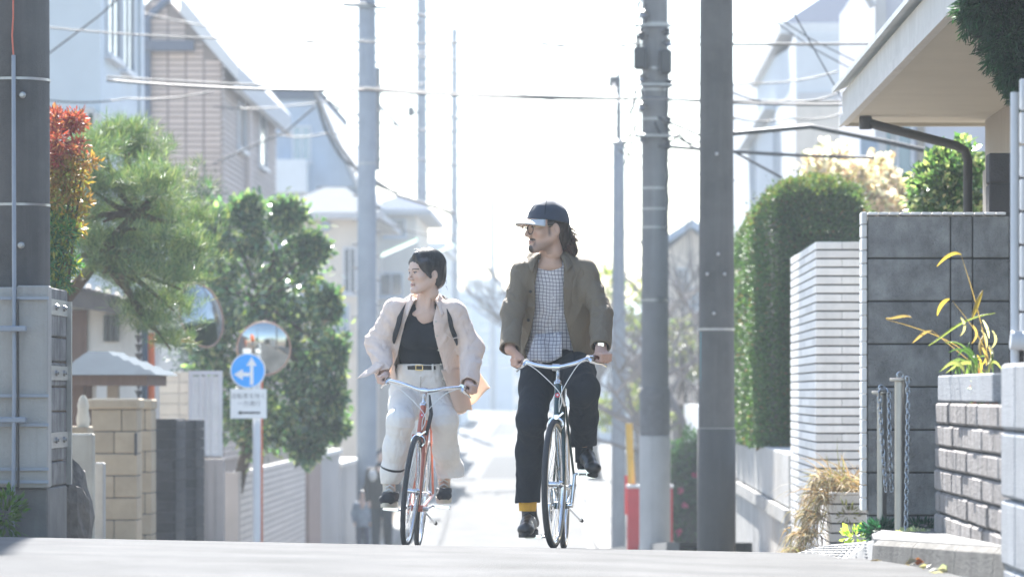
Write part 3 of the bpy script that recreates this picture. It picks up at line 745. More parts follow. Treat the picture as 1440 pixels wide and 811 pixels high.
MB().tube([P(1415, 512, 17.9), P(1408.5, 356, 17.9)], .004, 6).build('rod', mat('green_plastic', (.02,.22,.06), .4, 0), cl)
# ---- steel chain posts
def chain_post(label, px, Y, ytop, ybot, dia, capw):
    X = XW(px, Y); z0 = ZW(ybot, Y)-.04; z1 = ZW(ytop, Y)
    t_ = thing('bollard', label, 'bollard', (X, Y, z0), 'steel chain posts')
    MB().lathe([(dia/2, z0), (dia/2, z1-.012)], (X, Y, 0), n=20).build('shaft', M['steel'], t_, smooth='auto')
    MB().lathe([(.012, z1-.016), (capw/2-.004, z1-.016), (capw/2, z1-.012), (capw/2, z1-.004), (capw/2-.006, z1), (.002, z1+.003)], (X, Y, 0), n=24).build('cap', M['steel'], t_, smooth='auto')
    MB().torus((X, Y, z1+.012), (0, 1, 0), .014, .004, 14, 6).build('ring', M['chain'], t_, smooth=True)
    return t_, X, z1
t1, x1_, z1_ = chain_post('tall steel post with a flat cap and a chain down its right side', 1266, 17.2, 531, 752, .052, .098)
t2, x2_, z2_ = chain_post('shorter steel post with a looped chain hanging from its cap', 1240, 17.6, 549, 745, .044, .094)
def chain(label, pts, grp=None):
    t_ = thing('chain', label, 'chain', pts[0]); d = 0; ps = [Vector(p) for p in pts]; step = .024; k = 0
    for i in range(len(ps)-1):
        a, b_ = ps[i], ps[i+1]; L_ = (b_-a).length; n = max(1, int(round(L_/step)))
        for j in range(n):
            c = a.lerp(b_, (j+.5)/n); T = (b_-a).normalized(); q = T.to_track_quat('Z', 'Y') @ Matrix.Rotation(R(90)*(k % 2)+R(30), 3, 'Z').to_quaternion()
            put('link', LINK, M['chain'], t_, c, q.to_euler()); k += 1
    return t_
_l = MB(); n_ = 12
_l.tube([(math.cos(2*math.pi*i/n_)*.0085, 0, math.sin(2*math.pi*i/n_)*.0075+(.009 if math.sin(2*math.pi*i/n_+.01) > 0 else -.009)) for i in range(n_+1)], .0033, 5, cap=False); LINK = _l.mesh('link', True)
chain('single chain hanging straight down beside the tall steel post', [P(1276, 530, 17.15), P(1277, 560, 17.14), P(1275.5, 650, 17.14), P(1274, 748, 17.14)])
chain('doubled chain looped over the shorter steel post', [P(1246, 690, 17.52), P(1242, 640, 17.52), P(1236, 551, 17.54), P(1238, 546.5, 17.56), P(1247, 546.5, 17.56), P(1250, 552, 17.54), P(1251, 620, 17.52), P(1254, 690, 17.52)])
# ---- corner kerb, apron, greenery
kb = thing('corner_kerb', 'dark stained concrete kerb curving round the street corner', 'kerb', P(1330, 790, 16))
kp = [P(1229, 759, 16.9), P(1285, 762, 15.9), P(1345, 766, 14.9), P(1400, 769, 14.05), P(1416, 771, 13.8), P(1470, 776, 12.95)]
for i in range(len(kp)-1):
    if i == 3: m_ = M['kerb']
    a, b_ = kp[i], kp[i+1]; T = (b_-a).normalized(); nrm = Vector((-T.y, T.x, 0)).normalized();
    if nrm.y < 0: nrm = -nrm
    a2 = a+T*.006; b2 = b_-T*.006; w_ = .16
    sec = lambda p: [p-nrm*.02+Vector((0,0,-.22)), p-nrm*.006+Vector((0,0,-.022)), p+nrm*.016, p+nrm*w_, p+nrm*w_+Vector((0,0,-.22))]
    mb = MB(); A_, B_ = sec(a2), sec(b2); n = 5
    fs = [(k, (k+1) % n, n+(k+1) % n, n+k) for k in range(n)]+[tuple(range(n-1,-1,-1)), tuple(range(n, 2*n))]
    mb._add(A_+B_, [f[::-1] for f in fs]); mb.build('kerb_stone', M['kerb'] if i != 4 else M['paver'], kb)
ap = MB(); A_ = [P(1100, 782.5, 21.2), P(1185, 789, 18.0), P(1233, 791, 16.75), P(1229, 759.5, 17.05), P(1160, 766, 20.2)]
ap.prism(A_, (0, 0, -.06)); apo = ap.build('driveway_apron', mat('apron_concrete', (.30,.295,.285), .9, .15, 5, spec=.1, bump=.2, bscale=150)); apo['kind'] = 'structure'
for k in range(60):       # raised studs of the apron
    u, v = (k % 10+.5)/10, (k//10+.5)/6; a = A_[0].lerp(A_[2], u*.96+.02); c = A_[4].lerp(A_[3], u*.9+.05); p = a.lerp(c, v*.9+.05)
    if 'STUD' not in globals(): STUD = MB().lathe([(.022, -.004), (.02, .0015), (.014, .0025)], n=8).mesh('stud')
    put('stud', STUD, apo.data.materials[0], apo, p)
fp = MB(); fp.prism([P(1229, 757, 17.05), P(1285, 760, 16.06), P(1345, 764, 15.06), P(1400, 767, 14.2), P(1470, 774, 13.1), (2.6, 13.1, .28), (2.6, 17.9, .2), P(1222, 742, 17.8)], (0, 0, -.15))
fpo = fp.build('pavement_corner', M['paver']); fpo['kind'] = 'structure'
def tuft(label, px, py, Y, r, n, col, size, asp=.35, name='ground_plant', cat='plant', seed=1):
    t_ = thing(name, label, cat, P(px, py, Y)); p_, d_, u_ = blob(n, P(px, py-3, Y), r, seed, .4, .2)
    leaves('leaf', p_, d_, size, np.array(col), M['leafmix'], t_, asp, seed=seed, up=.4); return t_
tuft('dark green tuft of turf at the foot of the shorter steel post', 1238, 748, 17.45, (.085,.05,.035), 700, (.02,.085,.055), .035, .18)
tuft('dark green strip of turf behind the tall steel post', 1300, 741, 17.7, (.12,.04,.02), 500, (.02,.085,.055), .03, .18, seed=2)
tuft('bright green weed sprouting at the edge of the pale apron', 1203, 756, 19.5, (.055,.05,.04), 60, (.36,.46,.11), .045, .6, seed=3)
tuft('small brown green weed growing from a joint of the planter', 1192, 725, 27.3, (.07,.03,.06), 60, (.16,.16,.06), .05, .25, seed=4)
tuft('pale scattering of moss and gravel beside the tall steel post', 1285, 752, 17.0, (.08,.06,.012), 250, (.5,.52,.36), .02, .6, seed=5)
for k, (px, py, Y, c) in enumerate(((1272, 795, 15.5, (.42,.36,.27)), (1292, 799, 15.3, (.5,.46,.38)), (1318, 803, 15.05, (.55,.52,.46)), (1283, 791, 15.6, (.4,.14,.05)), (1305, 806, 15.0, (.45,.40,.3)), (1222, 791, 16.6, (.32,.24,.13)))):
    t_ = tag(leaves('fallen_leaf', [P(px, py, Y)+Vector((0,0,.008))]*2, [(3,0,.1)]*2, .045, np.array(c)*.55, M['leafmix'], None, .7, seed=k), {3: 'small rust red fallen leaf in the gutter below the corner kerb', 5: 'brown fallen leaf at the edge of the pale apron'}.get(k, 'pale dry fallen leaf lying in the gutter below the corner kerb'), 'leaf', 'fallen leaves in the gutter')
# ---- house with the wide eave
M['soffit'] = mat('soffit_board', (.44,.41,.34), .8, .06, 2)
M['fascia'] = mat('fascia_board', (.50,.49,.46), .75, .12, 4, streak=.4, dirt=(.33,.31,.28))
M['roofedge'] = mat('roof_metal', (.42,.43,.43), .5, .15, 4, metal=.3)
M['darkmetal'] = mat('dark_brown_metal', (.045,.042,.042), .5, .1, 8)
M['timber'] = mat('house_timber', (.30,.27,.23), .8, .15, 5, stretch=(4,4,.5))
Xe = 1.91; Ye1 = 28.0; zE = ZW(173, Ye1); zE2 = ZW(130, Ye1)
hs = thing('eaved_house', 'house with a deep white fascia eave and a beige soffit on the right', 'house', (3, 23, .2))
pan = 2
for i in range(pan):      # soffit boards
    a, b_ = Xe+.02+i*(2.1/pan), Xe+.02+(i+1)*(2.1/pan)-.006
    MB().box((a, 12.0, zE), (b_, Ye1-.02, zE+.02)).build('soffit_board', M['soffit'], hs)
MB().box((Xe-.02, 12.0, zE-.02), (Xe+.018, Ye1, zE2-.006)).build('fascia', M['fascia'], hs)
MB().box((Xe-.045, 12.0, zE-.03), (Xe-.022, Ye1+.01, zE+.035)).build('fascia_trim', M['fascia'], hs)
MB().box((Xe, Ye1-.02, zE-.025), (4.4, Ye1+.03, zE+.04)).build('end_trim', M['soffit'], hs)
MB().prism([(Xe-.09, 12, zE2), (Xe-.09, 12, zE2+.035), (5.5, 12, zE2+1.55), (5.5, 12, zE2+1.5)], (0, Ye1-12+.12, 0)).build('roof', M['roofedge'], hs)
xw = 2.90
MB().box((xw, 12, zE-.36), (xw+.15, Ye1-.3, zE-.002)).build('beam', M['timber'], hs)
MB().box((xw+.10, 12, .1), (5.4, Ye1-.35, zE-.36)).build('wall', mat('house_wall', (.3,.28,.26), .9, .1, 3), hs)
MB().bbox((xw-.02, Ye1-.62, .0), (xw+.10, Ye1-.32, zE-.362), .01).build('corner_post', M['timber'], hs)
for k in range(9):
    y = 26.9-k*.35; MB().box((xw+.055, y-.02, 1.2), (xw+.09, y+.02, zE-.38)).build('window_bar', M['darkmetal'], hs)
MB().box((xw+.09, 20, .9), (xw+.098, 27.2, zE-.37)).build('window_pane', mat('dark_glass', (.03,.035,.04), .08, 0, spec=.8), hs)
dp = [P(1217, 171, 27.3), P(1232, 176, 27.3), P(1345, 205, 27.2), P(1357, 212, 27.2), P(1361, 224, 27.2), P(1361, 320, 27.2)]
MB().tube(dp, .033, 12).build('downpipe', M['darkmetal'], hs, smooth='auto')
c = P(1217, 170, 27.3); MB().lathe([(.045, -.06), (.045, .03)], c, n=12).build('downpipe_collar', M['darkmetal'], hs, smooth='auto')
# conifer overhanging at the top right
cf = thing('conifer', 'dark green conifer branch hanging in front of the eave', 'tree', (2.9, 19.2, .15))
PTS = []; NN = []
for k, (px, py, rx, rz) in enumerate(((1400, 15, .16, .16), (1375, 5, .10, .14), (1415, 60, .12, .18), (1440, 40, .16, .26), (1425, 100, .07, .10), (1445, 120, .08, .1), (1480, 40, .2, .4))):
    q, d, u = blob(3800, P(px, py, 19.0), (rx, .2, rz), 70+k, .4, .3); PTS.append(q); NN.append(d)
leaves('foliage', np.concatenate(PTS), np.concatenate(NN)+np.array([0,0,-.5]), .045, np.array([.022,.062,.030]), M['leaf_hedge'], cf, .16, colvar=.35, seed=8)
b = MB(); b.tube([(2.9, 19.3, .1), (2.85, 19.25, 1.5), (2.7, 19.1, 2.9), (2.5, 19.0, 3.6)], [.1, .085, .06, .02], 9)
b.tube([(2.72, 19.12, 2.8), P(1440, 60, 19.05), P(1415, 40, 19.0)], [.04, .02, .006], 6)
M['bark'] = mat('bark', (.09,.065,.045), .95, .3, 12, bump=1, bscale=40, stretch=(3,3,.7)); b.build('trunk', M['bark'], cf, smooth=True)
# pale flowering shrub and green bush over the block wall
M['petal'] = leafmat('petal', .6, .45, .2, (1,.95,.85))
fs_ = thing('flowering_shrub', 'shrub covered in pale cream flowers behind the block wall', 'shrub', (4.2, 49, 0))
pc = []; nn_ = []
for k in range(15):
    q, d, u = blob(420, P(1150+13.5*k+random.uniform(-6, 6), 246-12*math.sin(k*.55)+random.uniform(-16, 40), 49+random.uniform(-.5,.5)), (.22,.3,.20), 90+k, .5, .3); pc.append(q); nn_.append(d)
pc = np.concatenate(pc); nn_ = np.concatenate(nn_); cc = np.where(rng.random((len(pc),1)) < .2, np.array([.34,.27,.15]), np.array([.62,.58,.44]))
leaves('flowers', pc, nn_, .085, cc, M['petal'], fs_, .85, seed=5, kind=None)
q, d, u = blob(2500, P(1250, 310, 49.6), (.9,.4,.5), 110, .5, .2); leaves('foliage', q, d, .10, np.array([.09,.10,.04]), M['leaf_hedge'], fs_, .5, seed=6)
b = MB()
for k in range(7): b.tube([(3.4+.2*k, 49.1, -1.2), P(1170+25*k, 330, 49.1), P(1160+27*k, 270, 49+.05*k)], [.02,.012,.005], 6)
b.build('stems', M['bark'], fs_)
gb = thing('green_bush', 'glossy green bush under the eave beside the downpipe', 'bush', (3.2, 31, 0))
q, d, u = blob(5200, P(1338, 275, 30.5), (.33,.4,.42), 120, .5, .2); cc = np.where(rng.random((len(q),1)) < .2, np.array([.40,.42,.2]), np.array([.09,.15,.055]))
leaves('foliage', q, d, .07, cc, M['leaf_gloss'], gb, .55, seed=7)
MB().tube([(3.1, 30.6, -.3), P(1335, 300, 30.6)], [.03, .015], 7).build('stem', M['bark'], gb)
# ================================================================== left side
M['cpanel'] = mat('pillar_concrete', (.30,.30,.285), .9, .12, 3, bump=.4, bscale=60, streak=.45, dirt=(.15,.145,.13), grime=.25)
M['oldstone'] = mat('old_streaked_stone', (.20,.20,.195), .9, .4, 5, bump=.7, bscale=40, streak=1.0, dirt=(.03,.03,.03), col2=(.09,.09,.09), c2scale=6)
M['rock'] = mat('dark_rock', (.045,.042,.04), .9, .4, 5, bump=1.0, bscale=20, col2=(.12,.11,.1), c2scale=7)
M['greypipe'] = mat('grey_conduit', (.22,.25,.29), .5, .08, 8)
Y0 = 23.1
lp = thing('utility_pole', 'thick dark concrete utility pole with a grey conduit rising behind the pillar', 'utility pole', (XW(28, 23.4), 23.4, -.2), 'utility poles along the street')
MB().lathe([(.195, -.4), (.188, 3), (.165, 9)], (XW(26, 23.38), 23.38, 0), n=32).build('shaft', M['pole'], lp, smooth='auto')
for py in (110, 287):
    z = ZW(py, 23.2); MB().lathe([(.189, z-.008), (.194, z-.008), (.194, z+.008), (.189, z+.008)], (XW(26, 23.38), 23.38, 0), n=32, cap=False).build('band', M['band'], lp, smooth='auto')
pts = [P(18, 760, 22.9), P(20, 560, 22.9), P(20, 400, 22.95), P(19, 78, 23.16)]
MB().tube(pts, .0125, 10).build('conduit', M['greypipe'], lp, smooth='auto')
MB().tube([P(26, 690, 22.93), P(25.5, 420, 22.93)], .006, 8).build('conduit', M['darkmetal'], lp, smooth='auto')
MB().tube([P(19, 80, 23.16), P(17, 50, 23.16), P(18.5, 25, 23.16), P(18.5, -5, 23.16)], .005, 6).build('orange_lead', mat('orange_lead', (.5,.13,.08), .5, 0), lp)
for (px, py) in ((32, 134), (30, 345)):
    c = P(px, py, 23.185); MB().lathe([(.02, 0), (.02, .015), (.012, .018), (.012, .04)], c, (0, -1, 0), 12).build('bolt', M['band'], lp, smooth='auto')
gp = thing('concrete_pillar', 'pale concrete pillar clamped to the utility pole with steel bands', 'pillar', (-3.4, 23.2, -.2))
zt4, zb4 = ZW(402, Y0), ZW(685, Y0); xr4 = XW(71.5, Y0)
MB().bbox((XW(28, Y0), 22.98, zb4), (xr4, 23.14, zt4), .008).build('slab', M['cpanel'], gp)
MB().bbox((-3.95, 23.0, zb4+.004), (XW(27.3, Y0), 23.16, zt4-.01), .008).build('slab', M['cpanel'], gp)
MB().bbox((-3.95, 23.03, -.5), (xr4-.01, 23.9, zb4-.004), .01).build('base', mat('dark_base_concrete', (.12,.12,.115), .9, .25, 4, bump=.4, bscale=60, streak=.4, dirt=(.22,.22,.2)), gp)
zz = zt4-.0; hgt = (zt4-zb4)/8
for k in range(8):
    MB().bbox((-3.75, 23.16, zt4-hgt*(k+1)+.005), (xr4-.012, 23.93, zt4-hgt*k-.005), .008).build('stone', M['oldstone'], gp)
for (pyt, pyb) in ((420, 442), (514, 534), (608, 630)):
    a, c = ZW(pyb, 23.2), ZW(pyt, 23.2); MB().box((xr4-.012, 23.15, a), (xr4-.004, 23.92, c)).build('steel_plate', M['band'], gp)
    for y in (23.35, 23.7):
        MB().lathe([(.02, 0), (.02, .012), (.01, .014), (.01, .022)], (xr4-.004, y, (a+c)/2), (1, 0, 0), 10).build('bolt', M['band'], gp, smooth='auto')
MB().box((xr4-.014, 23.90, zb4), (xr4+.016, 23.945, ZW(424, 23.9))).build('angle_iron', M['band'], gp)
for py in (419, 556, 597, 659, 677):
    MB().box((-3.96, 22.955, ZW(py+2.2, 22.96)), (xr4+.006, 22.975, ZW(py-2.2, 22.96))).build('clamp_band', M['greypipe'], gp)
for py in (462, 590): MB().bbox((XW(-5, 22.9), 22.885, ZW(py+4, 22.9)), (XW(37, 22.9), 22.93, ZW(py-4, 22.9)), .006).build('clamp', M['greypipe'], gp)
def boulder(name, label, c, r, seed, m, cat='rock'):
    v, q = [], []; mb = MB(); n1, n2 = 22, 14
    def fn(u, w_):
        th = 2*math.pi*u; ph = math.pi*(w_*.998+.001); d = Vector((math.cos(th)*math.sin(ph), math.sin(th)*math.sin(ph), math.cos(ph)))
        k = 1+.28*mnoise.noise(d*2.2+Vector((seed, 0, 0)))+.14*mnoise.noise(d*6+Vector((seed, 3, 0)))
        return (c[0]+d.x*r[0]*k, c[1]+d.y*r[1]*k, c[2]+d.z*r[2]*k)
    mb.grid(fn, n1, n2, closed=True); o = mb.build(name, m); return tag(o, label, cat)
boulder('boulder', 'dark jagged rock leaning against the base of the concrete pillar', (XW(88, 24.3), 24.4, -.02), (.17,.3,.40), 3, M['rock'])
tuft('small green weed growing at the foot of the utility pole', 8, 725, 22.8, (.10,.08,.15), 260, (.07,.13,.03), .05, .4, seed=9)
# concrete slabs
sl1 = tag(MB().bbox((XW(98, 27), 27, -.6), (XW(131, 27), 27.12, ZW(609, 27)), .012).build('concrete_slab', mat('slab_concrete', (.34,.32,.27), .9, .18, 4, bump=.4, bscale=70, streak=.5, dirt=(.15,.13,.09))), 'upright weathered concrete slab beside the dark rock', 'slab')
sl2 = tag(MB().bbox((XW(131.5, 27.3), 27.3, -.6), (XW(146, 27.3), 27.42, ZW(650, 27.3)), .01).build('concrete_slab', M['concrete']), 'short pale concrete slab in front of the beige block gatepost', 'slab')
# beige block gateposts
M['beige'] = mat('beige_block', (.33,.27,.19), .9, .14, 5, bump=.5, bscale=90, objrand=.09, grime=.4, dirt=(.19,.15,.11))
def gatepost(label, xa, xb, Y, ytop, capo, dep, k0=0):
    t_ = thing('gatepost', label, 'gatepost', (XW(xa, Y), Y, -.8), 'beige block gateposts')
    x0, x1 = XW(xa, Y), XW(xb, Y); z = ZW(ytop, Y); zc = z
    MB().box((x0+.012, Y+.012, -1.2), (x1-.012, Y+dep-.012, z-.02)).build('mortar', M['mortar'], t_)
    z -= .095; piece('cap', M['beige'], t_, (x0-.03, Y-.03, z+.002), (x1+capo, Y+dep, zc), .014); k = k0
    while z > -1.0:
        zz = z-.196
        if k % 2 == 0: xs_ = [x0, x1]
        else: xs_ = [x0, (x0+x1)/2, x1]
        if k == 0: xs_ = [x0, x0+(x1-x0)*.66, x1]
        for i in range(len(xs_)-1): piece('block', M['beige'], t_, (xs_[i]+.003, Y, zz+.004), (xs_[i+1]-.003, Y+dep, z-.004), .007)
        z = zz; k += 1
    return t_
gatepost('broad beige block gatepost with a flat cap below the metal awning', 128, 193, 34, 560, .02, .39)
gatepost('narrow beige block gatepost just behind the broad one', 194, 213.5, 36, 561, .01, .39, 1)
hd2 = tag(MB().bbox((XW(188, 33.9), 33.93, ZW(640, 34)), (XW(192, 33.9), 33.97, ZW(608, 34)), .01).build('gate_latch', M['darkmetal']), 'small dark latch on the corner of the broad beige gatepost', 'latch')
fg = tag(MB().lathe([(.05,0),(.06,.06),(.045,.14),(.05,.18),(.035,.24),(.01,.27)], (XW(117, 32.5), 32.5, ZW(600, 32.5)), n=14).build('garden_ornament', mat('pale_stone', (.5,.46,.38), .9, .2), smooth='auto'), 'small pale stone ornament on the ledge beside the gatepost', 'ornament')
lg = tag(MB().bbox((XW(95, 32.6), 32.4, -.8), (XW(127, 32.6), 32.8, ZW(599, 32.6)), .01).build('block_ledge', M['beige']), 'low beige ledge between the concrete slab and the gatepost', 'ledge')
# dark split-stone piers
M['dsplit'] = mat('dark_split_stone', (.036,.036,.04), .9, .35, 7, bump=1, bscale=40, objrand=.25)
def pier(label, xa, xb, Y, ytop):
    t_ = thing('stone_pier', label, 'pier', (XW(xa, Y), Y, -1), 'dark split stone piers')
    x0, x1 = XW(xa, Y), XW(xb, Y); z = ZW(ytop, Y); k = 0
    MB().box((x0+.01, Y+.03, -1.4), (x1-.03, Y+.9, z-.01)).build('mortar', M['mortar'], t_)
    while z > -1.25:
        put('stone', RB[k % 7], M['dsplit'], t_, ((x0+x1)/2-.02, Y+.05, z-.052), (0,0,0), (x1-x0-.02, .12, .097))
        put('stone', RB[(k+3) % 7], M['dsplit'], t_, (x1-.045, Y+.45, z-.052), (0,0,R(90)), (.85, .13, .097)); z -= .104; k += 1
pier('dark split stone pier next to the beige gateposts', 215, 246, 38.5, 588)
pier('dark split stone pier below the white louvre fence', 247, 274.5, 41, 590)
# white louvre fence on plain wall, beige block wall behind
pwl = thing('plain_wall', 'plain pinkish grey wall carrying the white louvre fence', 'wall', (XW(290, 44), 44, -1.2))
M['plainw'] = mat('plain_render', (.40,.365,.345), .9, .08, 3, streak=.3, dirt=(.28,.25,.23)); xpw = XW(314, 44)
MB().box((XW(262, 44), 44, -1.6), (xpw, 44.18, ZW(645, 44))).build('render', M['plainw'], pwl)
for px in (279, 291, 303): MB().box((XW(px, 44)-.004, 43.985, -1.6), (XW(px, 44)+.004, 43.999, ZW(646, 44))).build('joint_strip', M['concrete'], pwl)
lf = thing('louvre_fence', 'white metal louvre fence panel beside the green tree', 'fence', (XW(290, 44), 44.1, -.1))
M['whitefence'] = mat('white_fence_metal', (.60,.63,.66), .5, .06, 4, streak=.12)
xa, xb = XW(265, 44), XW(312, 44); za, zb5 = ZW(641, 44), ZW(521, 44)
for x in (xa, xb-.04): MB().box((x, 44.02, za), (x+.04, 44.09, zb5)).build('post', M['whitefence'], lf)
for x in (XW(280, 44), XW(288, 44), XW(296, 44)): MB().box((x, 44.015, za+.02), (x+.02, 44.03, zb5-.02)).build('mullion', M['whitefence'], lf)
for z in (za, zb5-.05): MB().box((xa+.041, 44.03, z), (xb-.041, 44.08, z+.05)).build('rail', M['whitefence'], lf)
nsl = 26
for k in range(nsl):
    z = za+.055+(zb5-za-.11)*k/nsl; MB().prism([(xa+.042, 44.035, z), (xa+.042, 44.05, z-.004), (xa+.042, 44.052, z+.024), (xa+.042, 44.035, z+.026)], (xb-xa-.084, 0, 0)).build('slat', M['whitefence'], lf)
bw2 = thing('garden_wall', 'cream block garden wall behind the dark stone piers', 'wall', (XW(240, 46), 46, -1))
M['cream'] = mat('cream_block', (.48,.44,.37), .9, .1, 4, bump=.3, objrand=.05); z = ZW(522, 46); k = 0
MB().box((XW(205, 46), 46.01, -1.6), (XW(266, 46), 46.14, z-.01)).build('mortar', M['concrete'], bw2)
while z > -.95: course_wall(bw2, M['cream'], XW(205, 46), XW(266, 46), 46, 46.15, z-.13, z, .13, .4, nm='block', bond=.5*(k % 2)); z -= .13; k += 1
# traditional roofed gate / house behind
M['jroof'] = mat('old_roof_edge', (.10,.088,.08), .9, .2, 6, streak=.4)
M['brownwood'] = mat('brown_wood', (.12,.075,.055), .8, .2, 6, stretch=(6,6,.6))
M['plaster'] = mat('white_plaster', (.52,.51,.48), .9, .08, 3, streak=.2)
gh = thing('gate_house', 'small plastered gatehouse with a dark tiled eave behind the gateposts', 'house', (XW(150, 42), 42, -1))
MB().box((XW(80, 42), 42, -1.2), (XW(196, 42), 44, ZW(430, 42))).build('wall', M['plaster'], gh)
MB().box((XW(80, 42), 41.96, ZW(590, 42)), (XW(123, 42), 41.998, ZW(436, 42))).build('dark_door', M['brownwood'], gh)
MB().box((XW(146, 42), 41.95, ZW(480, 42)), (XW(167, 42), 41.997, ZW(443, 42))).build('window', mat('window_dark', (.05,.055,.06), .2, .1), gh)
for px in (152, 160): MB().box((XW(px, 42)-.012, 41.93, ZW(480, 42)), (XW(px, 42)+.012, 41.948, ZW(443, 42))).build('window_bar', M['darkmetal'], gh)
MB().prism([P(80, 396, 41.3), P(80, 428, 41.3), P(160, 440, 41.3), P(206, 446, 41.3), P(207, 434, 41.3), P(160, 414, 41.3)], (0, 1.4, 0)).build('eave', M['jroof'], gh)
for k in range(9):
    px = 84+13.5*k; MB().tube([P(px, 398+3.6*k, 41.25), P(px, 398+3.6*k-6, 43.0)], .035, 8).build('roof_tile', M['jroof'], gh, smooth='auto')
dpo = thing('downpipe', 'dark blue downpipe at the corner of the plastered gatehouse', 'pipe', P(203, 560, 41.5))
MB().tube([P(203.5, 600, 41.5), P(203.5, 445, 41.5)], .035, 10).build('pipe', mat('navy_pipe', (.05,.07,.10), .5, .1), dpo, smooth='auto')
rc = thing('rain_chain', 'string of dark cups hanging from the gatehouse eave', 'rain chain', P(195, 450, 41.4))
for k in range(9):
    c = P(195, 462+13*k, 41.4); MB().lathe([(.012,-.05),(.03,0),(.045,.03),(.02,.035)], c, n=10).build('cup', M['darkmetal'], rc, smooth='auto')
MB().tube([P(195, 450, 41.4), P(195, 575, 41.4)], .004, 5).build('cord', M['darkmetal'], rc)
# metal awning roof of the porch
M['bluemetal'] = mat('blue_grey_metal_roof', (.10,.12,.135), .9, .1, 5, metal=0, spec=.05, streak=.2)
aw = thing('porch_roof', 'stepped blue grey metal porch roof above the beige gateposts', 'roof', (XW(160, 37), 37, -1))
def hip(z0, z1, xa, xb, ya, yb, ins):
    m_ = MB(); m_._add([(xa, ya, z0), (xb, ya, z0), (xb, yb, z0), (xa, yb, z0), (xa+ins, ya+ins, z1), (xb-ins, ya+ins, z1), (xb-ins, yb-ins, z1), (xa+ins, yb-ins, z1)],
        [(0,3,2,1),(4,5,6,7),(0,1,5,4),(1,2,6,5),(2,3,7,6),(3,0,4,7)]); return m_
nst = 5
for k in range(nst):
    za_ = 527-6.5*k; xb_ = 226-16*k
    hip(ZW(za_, 37), ZW(za_-7.3, 37), XW(85, 37)+.05*k, XW(xb_, 37), 36.6+.08*k, 38.6-.08*k, .07).build('roof_sheet', M['bluemetal'], aw)
MB().box((XW(85, 37)+.03, 36.7, ZW(542, 37)), (XW(212, 37), 38.4, ZW(527.5, 37))).build('beam', M['brownwood'], aw)
for px in (110, 158): MB().bbox((XW(px-8, 37.4), 37.4, -1), (XW(px+8, 37.4), 37.55, ZW(541, 37.4)), .008).build('post', M['timber'] if px > 120 else M['brownwood'], aw)
MB().box((XW(85, 37.8), 37.8, -1), (XW(133, 37.8), 37.85, ZW(541, 37.8))).build('screen', M['brownwood'], aw)
MB().box((XW(129, 37.7), 37.75, -.9), (XW(134, 37.7), 37.79, ZW(541, 37.7))).build('frame', M['whitefence'], aw)
# ---- shrubs and trees on the left
nd = thing('red_tipped_shrub', 'shrub with red and orange top leaves beside the utility pole', 'shrub', (-3.45, 25, -.2))
q = []; dd = []; cc = []
for k in range(95):
    py = random.uniform(160, 405); px = random.uniform(62, 84+ (58 if py < 330 else 40)*random.random()**.7*(1-abs(py-265)/260)); f_ = (py-160)/240
    p_, d_, u_ = blob(110, P(px, py, 25+random.uniform(-.3,.3)), (.055,.07,.05), 200+k, .3, .3); q.append(p_); dd.append(d_)
    base = np.array([.25,.05,.045]) if py < 222 else (np.array([.26,.16,.045]) if py < 330 and px > 95 or py < 290 else np.array([.05,.14,.035]))
    if py > 330: base = np.array([.04,.12,.05])
    c0 = base*np.ones((110,1)); alt = rng.random((110,1)) < .3; cc.append(np.where(alt, np.array([.20,.22,.04]) if py > 235 else np.array([.30,.13,.07]), c0))
leaves('foliage', np.concatenate(q), np.concatenate(dd), .045, np.concatenate(cc), M['leaf_hedge'], nd, .33, colvar=.25, seed=12)
b = MB()
for k in range(6): b.tube([(-3.45+.02*k, 25, -.3), P(70+5*k, 400, 25), P(74+9*k, 250-8*k, 25)], [.014,.01,.004], 6)
b.build('stems', M['bark'], nd)
pt = thing('pine_tree', 'spreading pine tree with layered needle pads over the gatehouse', 'tree', (-3.9, 31, -.6))
pads = [(150, 205, .26, .17), (195, 215, .28, .2), (225, 255, .25, .2), (165, 262, .3, .16), (250, 300, .24, .2), (205, 310, .32, .2), (160, 335, .25, .16), (262, 355, .2, .22), (225, 375, .32, .2), (180, 395, .18, .14), (245, 425, .18, .16), (215, 450, .22, .16), (255, 395, .14, .16), (128, 255, .2, .2), (240, 480, .14, .1), (272, 340, .10, .12), (110, 300, .16, .16), (175, 185, .2, .1), (130, 210, .2, .14), (145, 300, .2, .12), (120, 345, .18, .14), (145, 372, .2, .12), (190, 345, .2, .15), (235, 335, .2, .16), (200, 425, .14, .12), (205, 260, .2, .15)]
PV = []; PN = []
for k, (px, py, rx, rz) in enumerate(pads):
    c = P(px, py, 31+random.uniform(-.5,.5)); n = int(95*rx/.25); g_ = np.random.default_rng(300+k)
    d = g_.normal(size=(n,3)); d /= np.linalg.norm(d, axis=1)[:,None]; cen = np.array(c)+g_.normal(size=(n,3))*np.array([rx*.55, .18, rz*.36])
    for ce, dv in zip(cen, d):
        m_ = 34; e = g_.normal(size=(m_,3))*.55+dv*.35+np.array([0,0,.75]); e /= np.linalg.norm(e, axis=1)[:,None]
        PV.append(np.repeat(ce[None], m_, 0)+g_.normal(size=(m_,3))*.012); PN.append(e*2.2)
PV = np.concatenate(PV); PN = np.concatenate(PN); cc = np.where(rng.random((len(PV),1)) < .35, np.array([.19,.23,.10]), np.array([.065,.115,.06]))
leaves('needles', PV, PN, .10, cc, M['leaf_hedge'], pt, .032, colvar=.3, seed=14, fold=0)
b = MB(); trunk = [(-4.5, 31.9, -.9), (-4.45, 31.9, .2), P(85, 430, 31.9), P(140, 360, 31.4), P(190, 300, 31.1), P(180, 215, 31)]
b.tube(trunk, [.09,.075,.06,.05,.035,.015], 9)
